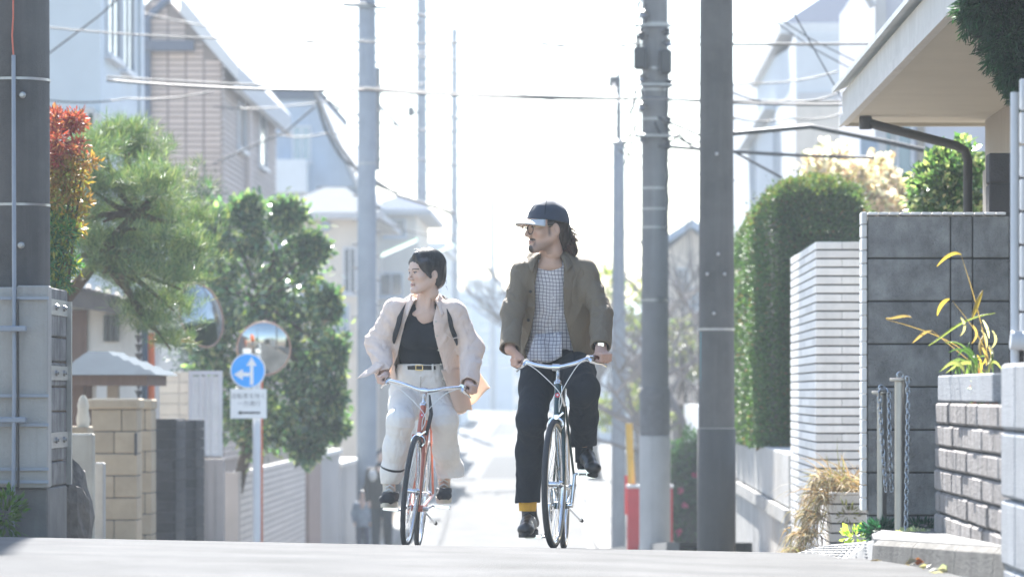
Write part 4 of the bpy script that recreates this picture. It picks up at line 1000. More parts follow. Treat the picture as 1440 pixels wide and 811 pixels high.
for k, (px, py, rx, rz) in enumerate(pads):
    a = trunk[3 if py > 300 else 4]; c = P(px, py+12, 31); mid = Vector(a).lerp(c, .5)+Vector((random.uniform(-.08,.08), 0, random.uniform(-.05,.12)))
    b.tube([a, mid, c], [.035,.022,.008], 6)
b.tube([P(170, 382, 31), P(185, 420, 31), P(205, 455, 31), P(226, 470, 31)], [.03,.022,.016,.006], 6)
b.build('trunk', M['bark'], pt, smooth=True)
def leaf_tree(label, blobs, Y, size, cols, nleaf, trunk, seed, lm='leaf_gloss', asp=.5, name='broadleaf_tree', cat='tree', dep=.5, ncol=None, core=None):
    t_ = thing(name, label, cat, trunk[0]); q = []; dd = []
    for k, (px, py, rx, rz) in enumerate(blobs):
        s_ = F/Y; p_, d_, u_ = blob(nleaf, P(px, py, Y+random.uniform(-.3,.3)), (rx/s_, dep*max(rx, rz)/s_, rz/s_), seed+k, .45, .30, 2.2, True); q.append(p_); dd.append(d_)
    q = np.concatenate(q); dd = np.concatenate(dd); r_ = rng.random((len(q),1)); cc = np.array(cols[0])*np.ones((len(q),1))
    if len(cols) > 1: cc = np.where(r_ < .25, np.array(cols[1]), cc)
    leaves('crown', q, dd, size, cc, M[lm], t_, asp, colvar=.3, seed=seed)
    b = MB(); b.tube(trunk, [.1-.06*i/(len(trunk)-1) for i in range(len(trunk))], 8)
    for (px, py, rx, rz) in blobs[::2]: b.tube([trunk[-1], P(px, py, Y)], [.03, .008], 5)
    b.build('trunk', M['bark'], t_, smooth=True); return t_
leaf_tree('big glossy evergreen tree behind the convex mirrors', [(330,330,45,40),(385,335,50,45),(300,400,30,50),(350,410,60,55),(415,400,42,55),(320,480,45,50),(380,480,60,55),(435,470,38,50),(330,550,55,45),(395,555,60,45),(440,545,30,45),(360,600,50,38),(420,600,40,30),(300,330,18,35),(455,590,18,28),(285,560,20,40),(290,480,22,45),(462,430,14,20),(470,500,14,26),(466,560,16,22),(405,300,22,18),(345,292,22,16),(440,350,18,22),(475,600,10,14),(430,632,16,14)],
    47.5, .115, [(.082,.145,.070),(.27,.31,.14)], 720, [(-4.45, 47.5, -1.3), P(330, 700, 47.5), P(345, 640, 47.5), P(360, 540, 47.5), P(365, 420, 47.5)], 400)
leaf_tree('dark conifer growing between the pine and the brown house', [(285,300,22,50),(300,350,28,60),(280,400,25,55),(295,460,25,60),(275,500,28,40)], 49.5, .07, [(.025,.055,.035)], 1300, [(-4.9, 49.5, -1.4), P(285, 600, 49.5), P(288, 300, 49.5)], 450, 'leaf_hedge', .2, name='conifer')
# ---- mirrors and traffic sign
M['orange'] = mat('orange_pole', (.62,.15,.045), .5, .08, 6, streak=.15, dirt=(.4,.2,.12))
M['mirror'] = mat('mirror_face', (.33,.35,.35), .06, .3, 3, metal=1)
M['rimor'] = mat('faded_rim', (.40,.24,.17), .6, .15, 8)
def mirror(label, c, yaw, tilt, dia, pole_xy, pole_top, armz):
    t_ = thing('convex_mirror', label, 'mirror', (pole_xy[0], pole_xy[1], gzf(*pole_xy)), 'road mirrors'); c = Vector(c)
    n = Vector((math.sin(R(yaw))*math.cos(R(tilt)), -math.cos(R(yaw))*math.cos(R(tilt)), math.sin(R(tilt)))); r = dia/2
    sag = .16*r
    MB().lathe([(.001, sag)]+[(r*.95*i/10, sag*(1-(i/10)**2)) for i in range(1, 11)], c, n, 40, cap=False).build('mirror_face', M['mirror'], t_, smooth=True)
    MB().torus(c, n, r*.975, r*.028, 40, 8).build('rim', M['rimor'], t_, smooth=True)
    MB().lathe([(r*.96, -.012), (r*.85, -.05), (r*.3, -.075), (.01, -.078)], c, n, 32).build('back_shell', M['orange'], t_, smooth='auto')
    MB().tube([(pole_xy[0], pole_xy[1], gzf(*pole_xy)-.2), (pole_xy[0], pole_xy[1], pole_top)], .040, 12).build('pole', M['orange'], t_, smooth='auto')
    b_ = c-n*.075; MB().tube([(pole_xy[0], pole_xy[1], armz), (b_.x, b_.y, armz)], .022, 8).build('arm', M['orange'], t_)
    MB().tube([(b_.x, b_.y, b_.z-.09), (b_.x, b_.y, b_.z+.09)], .024, 8).build('bracket', M['orange'], t_)
Ym = 45.5
mirror('round convex mirror with an orange rim above the blue arrow sign', P(371, 490, Ym), 8, -6, 77*Ym/F, (XW(365, Ym+.25), Ym+.25), ZW(470, Ym), ZW(490, Ym))
mirror('round convex mirror facing the street behind the pine branches', P(283, 443, 42.5), 55, 12, 94*42.5/F, (XW(212.5, 42.6), 42.6), ZW(468, 42.6), ZW(478, 42.6))
Ysg = 43.0
sg = thing('traffic_sign', 'blue round arrow sign and white plate on a white post', 'sign', (XW(361, Ysg), Ysg, gzf(-3.7, Ysg)))
M['wpost'] = mat('white_sign_post', (.62,.66,.70), .45, .06, 6); M['signblue'] = mat('sign_blue', (.012,.36,.92), .35, 0); M['signwhite'] = mat('sign_white', (.80,.81,.80), .4, .03); M['ink'] = mat('sign_ink', (.02,.02,.025), .5, 0)
MB().tube([(XW(361, Ysg), Ysg, gzf(-3.7, Ysg)-.2), (XW(361, Ysg), Ysg, ZW(500, Ysg))], .0455, 16).build('post', M['wpost'], sg, smooth='auto')
c = P(348.5, 521, Ysg-.08); r = 24.8*Ysg/F
disc = MB().lathe([(r, 0), (r, .006)], c, (0, -1, 0), 48).build('disc', M['signwhite'], sg, smooth='auto')
MB().lathe([(r*.93, 0), (r*.93, .009)], c, (0, -1, 0), 48).build('blue_face', M['signblue'], disc, smooth='auto')
def flat(poly, yy, parent, name, m):
    MB().prism([Vector((c.x+a*r, yy, c.z+b_*r)) for a, b_ in poly], (0, -.0025, 0)).build(name, m, parent)
yy = c.y-.0085
flat([(.13,-.80),(.32,-.80),(.32,.28),(.50,.28),(.22,.78),(-.08,.28),(.13,.28)], yy, disc, 'arrow', M['signwhite'])
flat([(.125,-.10),(.125,-.32),(-.28,-.32),(-.28,-.52),(-.78,-.21),(-.28,.10),(-.28,-.10)], yy, disc, 'arrow', M['signwhite'])
a = P(324, 588, Ysg-.08); b_ = P(375, 546.5, Ysg-.08)
plt = MB().bbox((a.x, Ysg-.085, a.z), (b_.x, Ysg-.078, b_.z), .002).build('plate', M['signwhite'], sg)
def text(s_, px, py, h, Y, parent, name='lettering', m=None, align='CENTER'):
    cu = bpy.data.curves.new(name, 'FONT'); cu.body = s_; cu.size = h; cu.align_x = align; cu.align_y = 'CENTER'; cu.extrude = .0006
    tmp = bpy.data.objects.new('tmp', cu); COL.objects.link(tmp); tmp.location = P(px, py, Y); tmp.rotation_euler = (R(90), 0, 0)
    bpy.context.view_layer.update(); dg = bpy.context.evaluated_depsgraph_get()
    me = bpy.data.meshes.new_from_object(tmp.evaluated_get(dg)); me.transform(tmp.matrix_world); bpy.data.objects.remove(tmp)
    me.materials.clear(); me.name = name
    o = link(name, me, m or M['ink'], parent)
    return o
text('自転車を除く', 349.5, 557, .066, Ysg-.087, plt, m=mat('faded_ink', (.25,.25,.26), .5, 0)); text('一方通行', 350, 567.5, .066, Ysg-.087, plt, m=mat('faded_ink2', (.25,.25,.26), .5, 0))
d_ = [P(x, y, Ysg-.0855) for x, y in ((334, 580),(339, 576.6),(339, 578.7),(366, 578.7),(366, 581.3),(339, 581.3),(339, 583.4))]
MB().prism(d_, (0, -.0025, 0)).build('arrow', M['ink'], plt)
# ---- long white tiled wall further along the left
M['tilewall'] = mat('white_tile_strip', (.50,.46,.43), .6, .08, 4, objrand=.06, streak=.25, dirt=(.36,.33,.3))
tw = thing('tiled_wall', 'long pale tiled street wall under the evergreen tree', 'wall', (-4.25, 55, -1.8))
def profz(X, Y): return gzf(X, Y)
def street_wall(t_, xf, y0, y1, ztopf, m, pitch, seg, nm):
    n = max(1, int(round((y1-y0)/seg)))
    for i in range(n):
        a, b__ = y0+(y1-y0)*i/n, y0+(y1-y0)*(i+1)/n; zt = ztopf((a+b__)/2); z = zt; zb = profz(xf(a), b__)-.2
        MB().box((xf(a)-.16, a+.005, zb), (xf(a)-.018, b__-.005, zt-.01)).build('mortar', M['mortar'], t_)
        while z > zb+.02: piece(nm, m, t_, (xf(a)-.03, a+.004, z-pitch+.012), (xf(a), b__-.004, z), .004); z -= pitch
street_wall(tw, lambda y: -4.22, 47.3, 58.4, lambda y: ZW(655, 51), M['tilewall'], .085, 2.2, 'tile_course')
MB().box((-4.42, 47.0, -2.0), (-4.22, 47.28, ZW(655, 51))).build('end_pier', M['plainw'], tw)
bc = tag(MB().box((-4.5, 58.6, -2.3), (-4.18, 61.3, ZW(648, 60))).build('brown_pier', mat('brown_render', (.27,.20,.17), .9, .1, 4)), 'brown rendered pier at the end of the pale tiled wall', 'pier')
gw = thing('grey_wall', 'plain grey garden wall with a sloping coping beyond the brown pier', 'wall', (-4.3, 65, -2.3))
for (y0_, y1_, zt) in ((61.5, 66.3, ZW(640, 64)), (66.5, 72, ZW(632, 67)-.3)):
    MB().box((-4.55, y0_, -3), (-4.2, y1_, zt)).build('render', mat('grey_render', (.36,.345,.335), .9, .08, 3, streak=.3), gw)
    MB().box((-4.6, y0_-.04, zt+.003), (-4.15, y1_+.02, zt+.08)).build('coping', M['plaster'], gw)
# ---- utility poles on the left further on
pD, xD = pole('tall pale blue grey utility pole beside the house with the awnings', 516, 68, .37, .29, 12.5, M['pole3'], (57, 125, 230))
for k in range(27):
    py = 20+17*k; s_ = -1 if k % 2 else 1; MB().tube([(xD+s_*.15, 68, ZW(py, 68)), (xD+s_*.25, 68, ZW(py, 68))], .022, 5).build('step_bolt', M['pole2'], pD)
MB().tube([P(482, 6, 67.8), P(548, 10, 67.8)], .045, 6).build('crossarm', M['band'], pD)
MB().tube([P(531, 95, 69), P(531, 240, 69)], .05, 8).build('side_mast', M['pole2'], pD)
MB().tube([P(533, 148, 69), P(563, 180, 69)], .03, 6).build('brace', M['band'], pD)
pE, xE = pole('slender utility pole with a lamp box beyond the green awnings', 593, 135, .44, .34, 16, M['pole3'], (57, 125, 147, 190))
c = P(578, 157, 134.5); MB().bbox(c-Vector((.12,.12,.18)), c+Vector((.12,.12,.18)), .04).build('lamp_box', M['blackplastic'], pE); MB().tube([c, (xE, 135, c.z)], .04, 6).build('arm', M['band'], pE)
for k in range(32):
    py = 15+16*k; s_ = -1 if k % 2 else 1; MB().tube([(xE+s_*.14, 135, ZW(py, 135)), (xE+s_*.30, 135, ZW(py, 135))], .035, 5).build('step_bolt', M['pole2'], pE)
pF, xF = pole('thin dark utility pole ending in a pointed top', 639, 180, .46, .30, ZW(40, 180), M['pole3'], (60, 128))
for k in range(24):
    py = 150+17*k; s_ = -1 if k % 2 else 1; MB().tube([(xF+s_*.13, 180, ZW(py, 180)), (xF+s_*.32, 180, ZW(py, 180))], .04, 5).build('step_bolt', M['pole2'], pF)
pG, xG = pole('very thin distant utility pole near the top of the hill', 693, 235, .42, .28, ZW(268, 235), M['pole3'], ())
# ================================================================== houses
M['glass'] = mat('window_glass', (.16,.24,.30), .08, .1, 2, spec=.8)
M['darkglass'] = mat('window_dark_glass', (.06,.075,.09), .1, .1, 2, spec=.8)
M['frame'] = mat('window_frame', (.5,.52,.55), .5, .05)
def window(parent, c, w_, h_, nrm='-y', glass='darkglass', bars=1, sill=True):
    """window on a wall facing -y or +x/-x, proud of it"""
    c = Vector(c)
    ax = {'-y': (Vector((1,0,0)), Vector((0,-1,0))), '+x': (Vector((0,1,0)), Vector((1,0,0))), '-x': (Vector((0,1,0)), Vector((-1,0,0)))}[nrm]; u, n = ax
    def bx(u0, u1, z0, z1, d0, d1):
        pts = [c+u*u0+n*d0+Vector((0,0,z0)), c+u*u1+n*d1+Vector((0,0,z1))]
        lo = Vector([min(p[i] for p in pts) for i in range(3)]); hi = Vector([max(p[i] for p in pts) for i in range(3)]); return lo, hi
    wn = MB().box(*bx(-w_/2, w_/2, -h_/2, h_/2, .002, .02)).build('window', M[glass], parent)
    f = MB(); t_ = .05
    for q in ((-w_/2-t_, -w_/2, -h_/2-t_, h_/2+t_), (w_/2, w_/2+t_, -h_/2-t_, h_/2+t_), (-w_/2, w_/2, -h_/2-t_, -h_/2), (-w_/2, w_/2, h_/2, h_/2+t_)): f.box(*bx(*q, 0, .06))
    for k in range(bars):
        x = -w_/2+w_*(k+1)/(bars+1); f.box(*bx(x-.02, x+.02, -h_/2, h_/2, .021, .045))
    f.build('frame', M['frame'], wn)
    if sill: MB().box(*bx(-w_/2-.1, w_/2+.1, -h_/2-.12, -h_/2-t_-.003, 0, .12)).build('sill', M['frame'], wn)
    return wn
# pale blue house at the far left
Yh = 58; h1 = thing('pale_blue_house', 'pale blue rendered house rising behind the red tipped shrub', 'house', (XW(110, Yh), Yh, -2))
M['blueren'] = mat('pale_blue_render', (.50,.55,.58), .85, .05, 2, streak=.12, dirt=(.45,.5,.55))
xc = XW(141, Yh); y2 = 5400*xc/(196-820)
MB().box((xc-8, Yh, -2.5), (xc, y2, 9.5)).build('wall', M['blueren'], h1)
for (py0, py1, yy0, yy1) in ((-20, 72, .12, .42), (-20, 92, .50, .78)):
    ya, yb = Yh+(y2-Yh)*yy0, Yh+(y2-Yh)*yy1; zt, zb = ZW(py0, ya), ZW(py1, ya); window(h1, (xc, (ya+yb)/2, (zt+zb)/2), yb-ya, zt-zb, '+x', bars=1)
MB().tube([(xc+.05, y2-.15, -2), (xc+.05, y2-.15, 9.4)], .05, 8).build('downpipe', M['whitefence'], h1, smooth='auto')
for (x, z) in ((125, 168), (133, 175)): 
    c = P(x, z, Yh-.15); MB().bbox(c-Vector((.09,.1,.18)), c+Vector((.09,.1,.18)), .02).build('meter_box', M['plaster'], h1)
# brown panelled gable house
Yh = 76; h2 = thing('brown_gable_house', 'tall house clad in pinkish brown panels with a steep white verge', 'house', (XW(260, Yh), Yh, -3))
M['bpanel'] = mat('pinkish_brown_panel', (.46,.37,.32), .8, .07, 2, bump=.2, bscale=30, objrand=.06); M['bjoint'] = mat('panel_joint', (.22,.18,.16), .9, .1)
M['shingle'] = mat('pale_shingle', (.48,.425,.40), .8, .07, 2, objrand=.05); M['verge'] = mat('white_verge', (.46,.46,.46), .9, .06)
x0, x1 = XW(150, Yh), XW(312, Yh); yE = 5400*x1/(386-820); zr1 = ZW(84, Yh); s_ = F/Yh
zrl = lambda x: min(zr1+ (x1-x)*1.12, 30)
MB().prism([(x0, Yh, -3), (x1, Yh, -3), (x1, Yh, zr1), (XW(262, Yh), Yh, zrl(XW(262, Yh))), (XW(225, Yh), Yh, zrl(XW(225, Yh))), (x0, Yh, zrl(XW(225, Yh))-1)], (0, yE-Yh, 0)).build('wall', M['bjoint'], h2)
cw = 25.3/s_; rh = 8.2/s_; z = -.2
cols_ = [x1-cw*i for i in range(7)]
while z < 9.5:
    for i in range(6):
        xa, xb = cols_[i+1], cols_[i]
        if xa < XW(190, Yh): continue
        if z+rh > zrl(xb)+.05: continue
        piece('panel', M['bpanel'], h2, (xa+.02, Yh-.03, z+.016), (xb-.02, Yh-.002, z+rh-.016), .006)
    z += rh
z = -.5
while z < zr1-.05:
    piece('shingle_course', M['shingle'], h2, (x1+.002, Yh+.0, z+.01), (x1+.05, yE, z+rh*.80), .012); z += rh
vt = MB(); vt.prism([(x1+.35, Yh-.25, zr1-.45), (x1+.35, Yh-.25, zr1-.15), (XW(255, Yh), Yh-.25, zrl(XW(255, Yh))+.35), (XW(255, Yh), Yh-.25, zrl(XW(255, Yh))+.0)], (0, yE-Yh+.7, 0)); vt.build('roof', M['verge'], h2)
MB().box((x1+.25, Yh-.2, zr1-.62), (x1+.40, yE+.3, zr1-.47)).build('gutter', M['verge'], h2)
for k, (u0, u1, za, zb) in enumerate(((.22, .34, 135, 205), (.62, .74, 135, 230))):
    ya, yb = Yh+(yE-Yh)*u0, Yh+(yE-Yh)*u1; zt, zl = ZW(za+10, ya), ZW(zb, ya); window(h2, (x1+.05, (ya+yb)/2, (zt+zl)/2), yb-ya, zt-zl, '+x', bars=0)
c = P(341, 140, Yh+5); MB().tube([(x1+.15, Yh+4.5, zr1-.5), (x1+.15, Yh+4.5, -2)], .07, 8).build('downpipe', M['shingle'], h2, smooth='auto')
MB().tube([P(207, 230, Yh-.2), P(207, 28, Yh-.2), P(214, 20, Yh-.2), P(240, -5, Yh-.2)], .075, 8).build('downpipe', mat('blue_grey_pipe', (.08,.10,.14), .5, .05), h2, smooth='auto')
MB().box(tuple(P(198, 71, Yh-.35)), tuple(P(274, 59, Yh-.03))).build('canopy', mat('dark_blue_canopy', (.07,.08,.11), .5, .05), h2)
# mid distance houses, left
def simple_house(label, px0, px1, Y, dep, ytop, wallm, roofm, roof='flat', wins=(), name='house', over=.4, rise=1.2, side=None, extra=None):
    x0, x1 = XW(px0, Y), XW(px1, Y); zt = ZW(ytop, Y); zb = gzf(x0, Y)-1.5; t_ = thing(name, label, 'house', ((x0+x1)/2, Y, zb+1.5))
    MB().box((x0, Y, zb), (x1, Y+dep, zt)).build('wall', wallm, t_)
    if roof == 'flat':
        MB().box((x0-over*.4, Y-over*.4, zt+.004), (x1+over*.4, Y+dep+.1, zt+.25)).build('parapet', roofm, t_)
    elif roof == 'hip':
        xm0, xm1 = x0+(x1-x0)*.35, x1-(x1-x0)*.35; m_ = MB()
        m_._add([(x0-over, Y-over, zt), (x1+over, Y-over, zt), (x1+over, Y+dep+over, zt), (x0-over, Y+dep+over, zt), (xm0, Y+dep*.5, zt+rise), (xm1, Y+dep*.5, zt+rise)], [(0,3,2,1),(0,1,5,4),(1,2,5),(2,3,4,5),(3,0,4)]); m_.build('roof', roofm, t_)
        m2 = MB(); m2.box((x0-over-.02, Y-over-.02, zt-.16), (x1+over+.02, Y+dep+over, zt-.004)); m2.build('eave', M['verge'], t_)
    elif roof == 'gable':
        xm = (x0+x1)/2; MB().prism([(x0-over, Y-over, zt-.1), (xm, Y-over, zt+rise), (x1+over, Y-over, zt-.1), (x1+over, Y-over, zt+.1), (xm, Y-over, zt+rise+.25), (x0-over, Y-over, zt+.1)], (0, dep+over, 0)).build('roof', roofm, t_)
        MB().prism([(x0, Y-.005, zt), (x1, Y-.005, zt), (xm, Y-.005, zt+rise-.05)], (0, .2, 0)).build('gable', wallm, t_)
    for wv in wins:
        px, py, ww, hh = wv[:4]; n = wv[4] if len(wv) > 4 else '-y'
        if n == '-y': window(t_, P(px, py, Y), ww*Y/F, hh*Y/F, '-y', wv[5] if len(wv) > 5 else 'glass', bars=1)
        else:
            xs_ = x1 if n == '+x' else x0; yy = 5400*xs_/(px-CX); window(t_, (xs_, yy, ZW(py, yy)), ww, hh, n, wv[5] if len(wv) > 5 else 'glass', bars=1)
    return t_
M['greyroof'] = mat('grey_roof', (.10,.11,.12), .9, .1, 3, spec=.05)
M['bluewall'] = mat('blue_grey_wall', (.30,.37,.46), .85, .08, 2, streak=.15); M['slate'] = mat('blue_slate_roof', (.05,.066,.10), .9, .12, 5, spec=.05, stretch=(1,1,6)); M['creamw'] = mat('cream_render', (.58,.53,.46), .9, .06, 2, streak=.15); M['palegrey'] = mat('pale_grey_render', (.55,.58,.60), .9, .06, 2, streak=.1)
hA = simple_house('blue grey house with a bright window and balcony behind the cream one', 380, 445, 112, 12, 140, M['bluewall'], M['slate'], 'flat', [(424, 202, 22, 46)])
MB().prism([P(445, 140, 112), P(500, 262, 112), P(445, 262, 112)], (0, 12, 0)).build('sloped_wall', M['bluewall'], hA)
MB().prism([P(443, 132, 111.6), P(504, 268, 111.6), P(508, 264, 111.6), P(446, 126, 111.6)], (0, 12.6, 0)).build('verge', M['verge'], hA)
c0, c1 = P(383, 270, 110.8), P(430, 224, 110.8); MB().box((c0.x, 110.8, c0.z), (c1.x, 112, c1.z)).build('balcony', M['palegrey'], hA)
hB = simple_house('cream house with a round vent and a low grey roof behind the evergreen tree', 405, 505, 98, 9, 300, M['creamw'], M['greyroof'], 'hip', [(492, 380, 14, 60, '-y', 'darkglass')], over=.6, rise=.9)
c = P(458, 318, 97.95); MB().lathe([(.12, 0), (.14, .03), (.10, .05)], c, (0,-1,0), 16).build('round_vent', M['bluewall'], hB, smooth='auto')
for (px, py, ww, hh) in ((440, 420, 30, 40), (480, 460, 18, 60)): window(hB, P(px, py, 98), ww*98/F, hh*98/F, '-y', 'glass')
hC = simple_house('beige house under a dark low roof behind the tall left pole', 528, 585, 122, 10, 295, M['creamw'], M['slate'], 'hip', [(556, 320, 26, 22, '-y', 'darkglass'), (550, 400, 30, 30, '-y', 'darkglass'), (565, 470, 24, 50, '-y', 'darkglass')], over=.5, rise=.7)
hD = simple_house('pale shop building with green striped awnings on the left', 545, 620, 140, 12, 350, M['palegrey'], M['palegrey'], 'flat', [(565, 430, 24, 40, '-y', 'darkglass'), (600, 440, 24, 40, '-y', 'glass')])
M['awng'] = mat('green_awning', (.05,.17,.085), .9, .06); M['awnw'] = mat('white_awning', (.28,.34,.30), .9, .05)
def awning(label, pa, pb, Y, drop, n=1):
    t_ = thing('awning', label, 'awning', P(*pa, Y)); a, b_ = P(*pa, Y), P(*pb, Y); k = 2
    for i in range(k):
        o0 = Vector((0, -.5*i, -drop*i/k)); o1 = Vector((0, -.5*(i+1), -drop*(i+1)/k))
        MB().prism([a+o0, b_+o0, b_+o1, a+o1], (0, 0, -.04)).build('stripe', M['awng'] if i == 0 else M['awnw'], t_)
    for q in (a, b_): MB().tube([q+Vector((0,-.98,-drop)), q+Vector((0,.2,-drop-.5))], .03, 5).build('strut', M['frame'], t_)
awning('long green and white awning sloping above the shop front', (537, 356), (588, 334), 112, .16)
awning('smaller green awning further up the shop front', (607, 356), (640, 342), 138, .14)
hE = simple_house('low white house at the foot of the far left pole', 545, 612, 150, 10, 415, M['verge'], M['bluewall'], 'hip', [(560, 450, 14, 24), (590, 450, 14, 24), (575, 510, 20, 40, '-y', 'darkglass')], over=.4, rise=.8)
for k, (a, b_, Y, t_, wm) in enumerate(((612, 650, 190, 470, 'palegrey'), (640, 722, 268, 412, 'bluewall'), (655, 700, 300, 395, 'palegrey'), (745, 830, 285, 470, 'palegrey'), (722, 762, 250, 505, 'creamw'))):
    simple_house(['pale grey house beside the thin dark pole', 'blue grey apartment block closing the far end of the street', 'pale tower rising behind the far apartment block', 'pale block far behind the bare trees', 'small cream house at the top of the hill'][k], a, b_, Y, 12, t_, M[wm], M['palegrey'], 'flat',
        [(a+(b_-a)*(i+.5)/3, t_+18+26*j, (b_-a)*.16, 12, '-y', 'glass') for i in range(3) for j in range(4)], name='building')
# right side houses
M['whiteren'] = mat('white_render', (.52,.545,.56), .9, .05, 2, streak=.12, dirt=(.5,.52,.53))
Yh = 75; xw0 = XW(1119, Yh); hR = thing('white_house', 'white rendered house with a slanting parapet behind the clipped hedge', 'house', (xw0+3, Yh, -2.5))
ye = 5400*xw0/(1028-820); zc = ZW(45, Yh)
MB().box((xw0, Yh, -3), (xw0+8, Yh+.35, zc)).build('front_wall', M['whiteren'], hR)
MB().prism([(xw0, Yh+.352, -3), (xw0, ye, -3), (xw0, ye, ZW(118, ye)), (xw0, Yh+2.5, zc-.1), (xw0, Yh+.352, zc-.004)], (.3, 0, 0)).build('side_wall', M['whiteren'], hR)
MB().box((xw0+.05, Yh-.04, ZW(142, Yh)), (xw0+8, Yh-.002, ZW(130, Yh))).build('string_course', M['verge'], hR)
MB().box((xw0, Yh-.02, -3), (xw0+8, Yh-.003, ZW(143, Yh))).build('lower_render', M['creamw'], hR)
for (px, py, ww, hh) in ((1060, 245, 1.2, 1.5), (1094, 235, 1.0, 1.6)):
    yy = 5400*xw0/(px-CX); window(hR, (xw0, yy, ZW(py, yy)), 2.0, 1.6, '-x', 'glass')
MB().box((xw0-.25, Yh+8, ZW(185, 90)), (xw0-.003, Yh+22, ZW(180, 90))).build('canopy', M['palegrey'], hR)
MB().box((xw0+1.2, Yh+4, -3), (xw0+9, Yh+16, ZW(36, Yh+4))).build('upper_wall', M['palegrey'], hR)
for px in (1052, 1066): pass
for (yy, w_) in ((Yh+6.5, 1.1), (Yh+9.5, 1.1)): window(hR, (xw0+1.2, yy, ZW(85, yy)), w_, 1.5, '-x', 'darkglass')
m_ = MB(); xa, xb, ya, yb, ze = xw0-.1, xw0+10, Yh+3.2, Yh+17, ZW(38, Yh+4)
m_._add([(xa, ya, ze), (xb, ya, ze), (xb, yb, ze), (xa, yb, ze), (xa+4.5, Yh+10, ze+3.4), (xb-2, Yh+10, ze+3.4)], [(0,3,2,1),(0,1,5,4),(1,2,5),(2,3,4,5),(3,0,4)]); m_.build('roof', M['slate'], hR)
MB().box((xa-.05, ya-.05, ze-.22), (xb, yb, ze-.004)).build('eave', M['verge'], hR)
hS = thing('pale_siding_house', 'pale lavender house with a blue window between the white house and the eave', 'house', (XW(1270, 52), 52, -2))
x0 = XW(1236, 52)
MB().box((x0, 52, -2.5), (x0+6, 60, ZW(-60, 52))).build('wall', mat('lavender_render', (.50,.51,.56), .9, .05, 2, streak=.1), hS)
MB().box((x0-.06, 51.9, -2.5), (x0+.09, 51.998, ZW(-60, 52))).build('corner_trim', M['verge'], hS)
window(hS, P(1262, 205, 52), .35, .75, '-y', 'glass'); 
for k in range(12): MB().box((XW(1252, 52), 51.95, ZW(220-4.4*k, 52)), (XW(1263, 52), 51.97, ZW(217.6-4.4*k, 52))).build('louvre_slat', M['verge'], hS)
MB().tube([P(1228, 10, 51.9), P(1219, -5, 51.9)], .05, 6).build('flashing', M['verge'], hS)
MB().box((XW(1290, 52), 51.96, -2), (XW(1300, 52), 51.998, ZW(178, 52))).build('brown_trim', M['timber'], hS)
pH, xH = pole('slim grey pole standing before the lavender house', 1211, 60, .14, .12, 8, M['pole2'], ())
bb_ = thing('water_heater', 'blue grey equipment box on the wall of the lavender house', 'box', P(1222, 205, 51)); c = P(1222, 210, 51); MB().bbox(c-Vector((.12,.1,.16)), c+Vector((.12,.1,.16)), .02).build('case', M['bluewall'], bb_)
# low walls and far buildings right
for k, (xx, ya, yb, ztp, wm, lab) in enumerate(((1.88, 47.6, 56.5, -.05, 'plainw', 'pinkish wall hidden behind the dark pole'), (1.95, 57.5, 74, ZW(572, 60), 'palegrey', 'pale grey garden wall behind the flowering bush'), (1.9, 76, 110, -.9, 'creamw', 'cream garden wall beyond the slim pale pole'), (1.2, 112, 160, -.6, 'palegrey', 'long pale wall climbing the far hill'))):
    t_ = thing('garden_wall', lab, 'wall', (xx, ya, gzf(xx, ya)))
    n = max(2, int((yb-ya)/3))
    for i in range(n):
        a, b_ = ya+(yb-ya)*i/n, ya+(yb-ya)*(i+1)/n; MB().box((xx, a+.01, gzf(xx, a)-1.2), (xx+.2, b_-.01, ztp if k < 3 else gzf(xx, b_)+1.5)).build('panel', M[wm], t_)
simple_house('grey roofed house behind the bare trees on the right', 935, 1010, 110, 10, 355, M['creamw'], M['bluewall'], 'gable', [(960, 390, 14, 22, '-y', 'darkglass'), (980, 420, 18, 26, '-y', 'glass')], over=.5, rise=.7)
simple_house('low house with a dark roof beyond the slim pale pole', 830, 905, 165, 10, 470, M['palegrey'], M['slate'], 'hip', [(850, 500, 10, 16, '-y', 'darkglass'), (880, 500, 12, 18, '-y', 'glass')], over=.5, rise=1.0)
simple_house('small white house at the foot of the bare trees', 890, 990, 118, 10, 440, M['whiteren'], M['bluewall'], 'hip', [(915, 480, 14, 24, '-y', 'darkglass'), (955, 480, 20, 24, '-y', 'darkglass')], over=.5, rise=1.2)
# left: backs of the long street, further houses so that gaps are filled
for k, (a, b_, Y, t_, wm) in enumerate(((60, 215, 66, 360, 'plaster'), (300, 420, 86, 430, 'creamw'))):
    simple_house(['white plastered house hidden behind the pine tree', 'cream house hidden behind the evergreen tree'][k], a, b_, Y, 8, t_, M[wm], M['slate'], 'hip', [], over=.4)
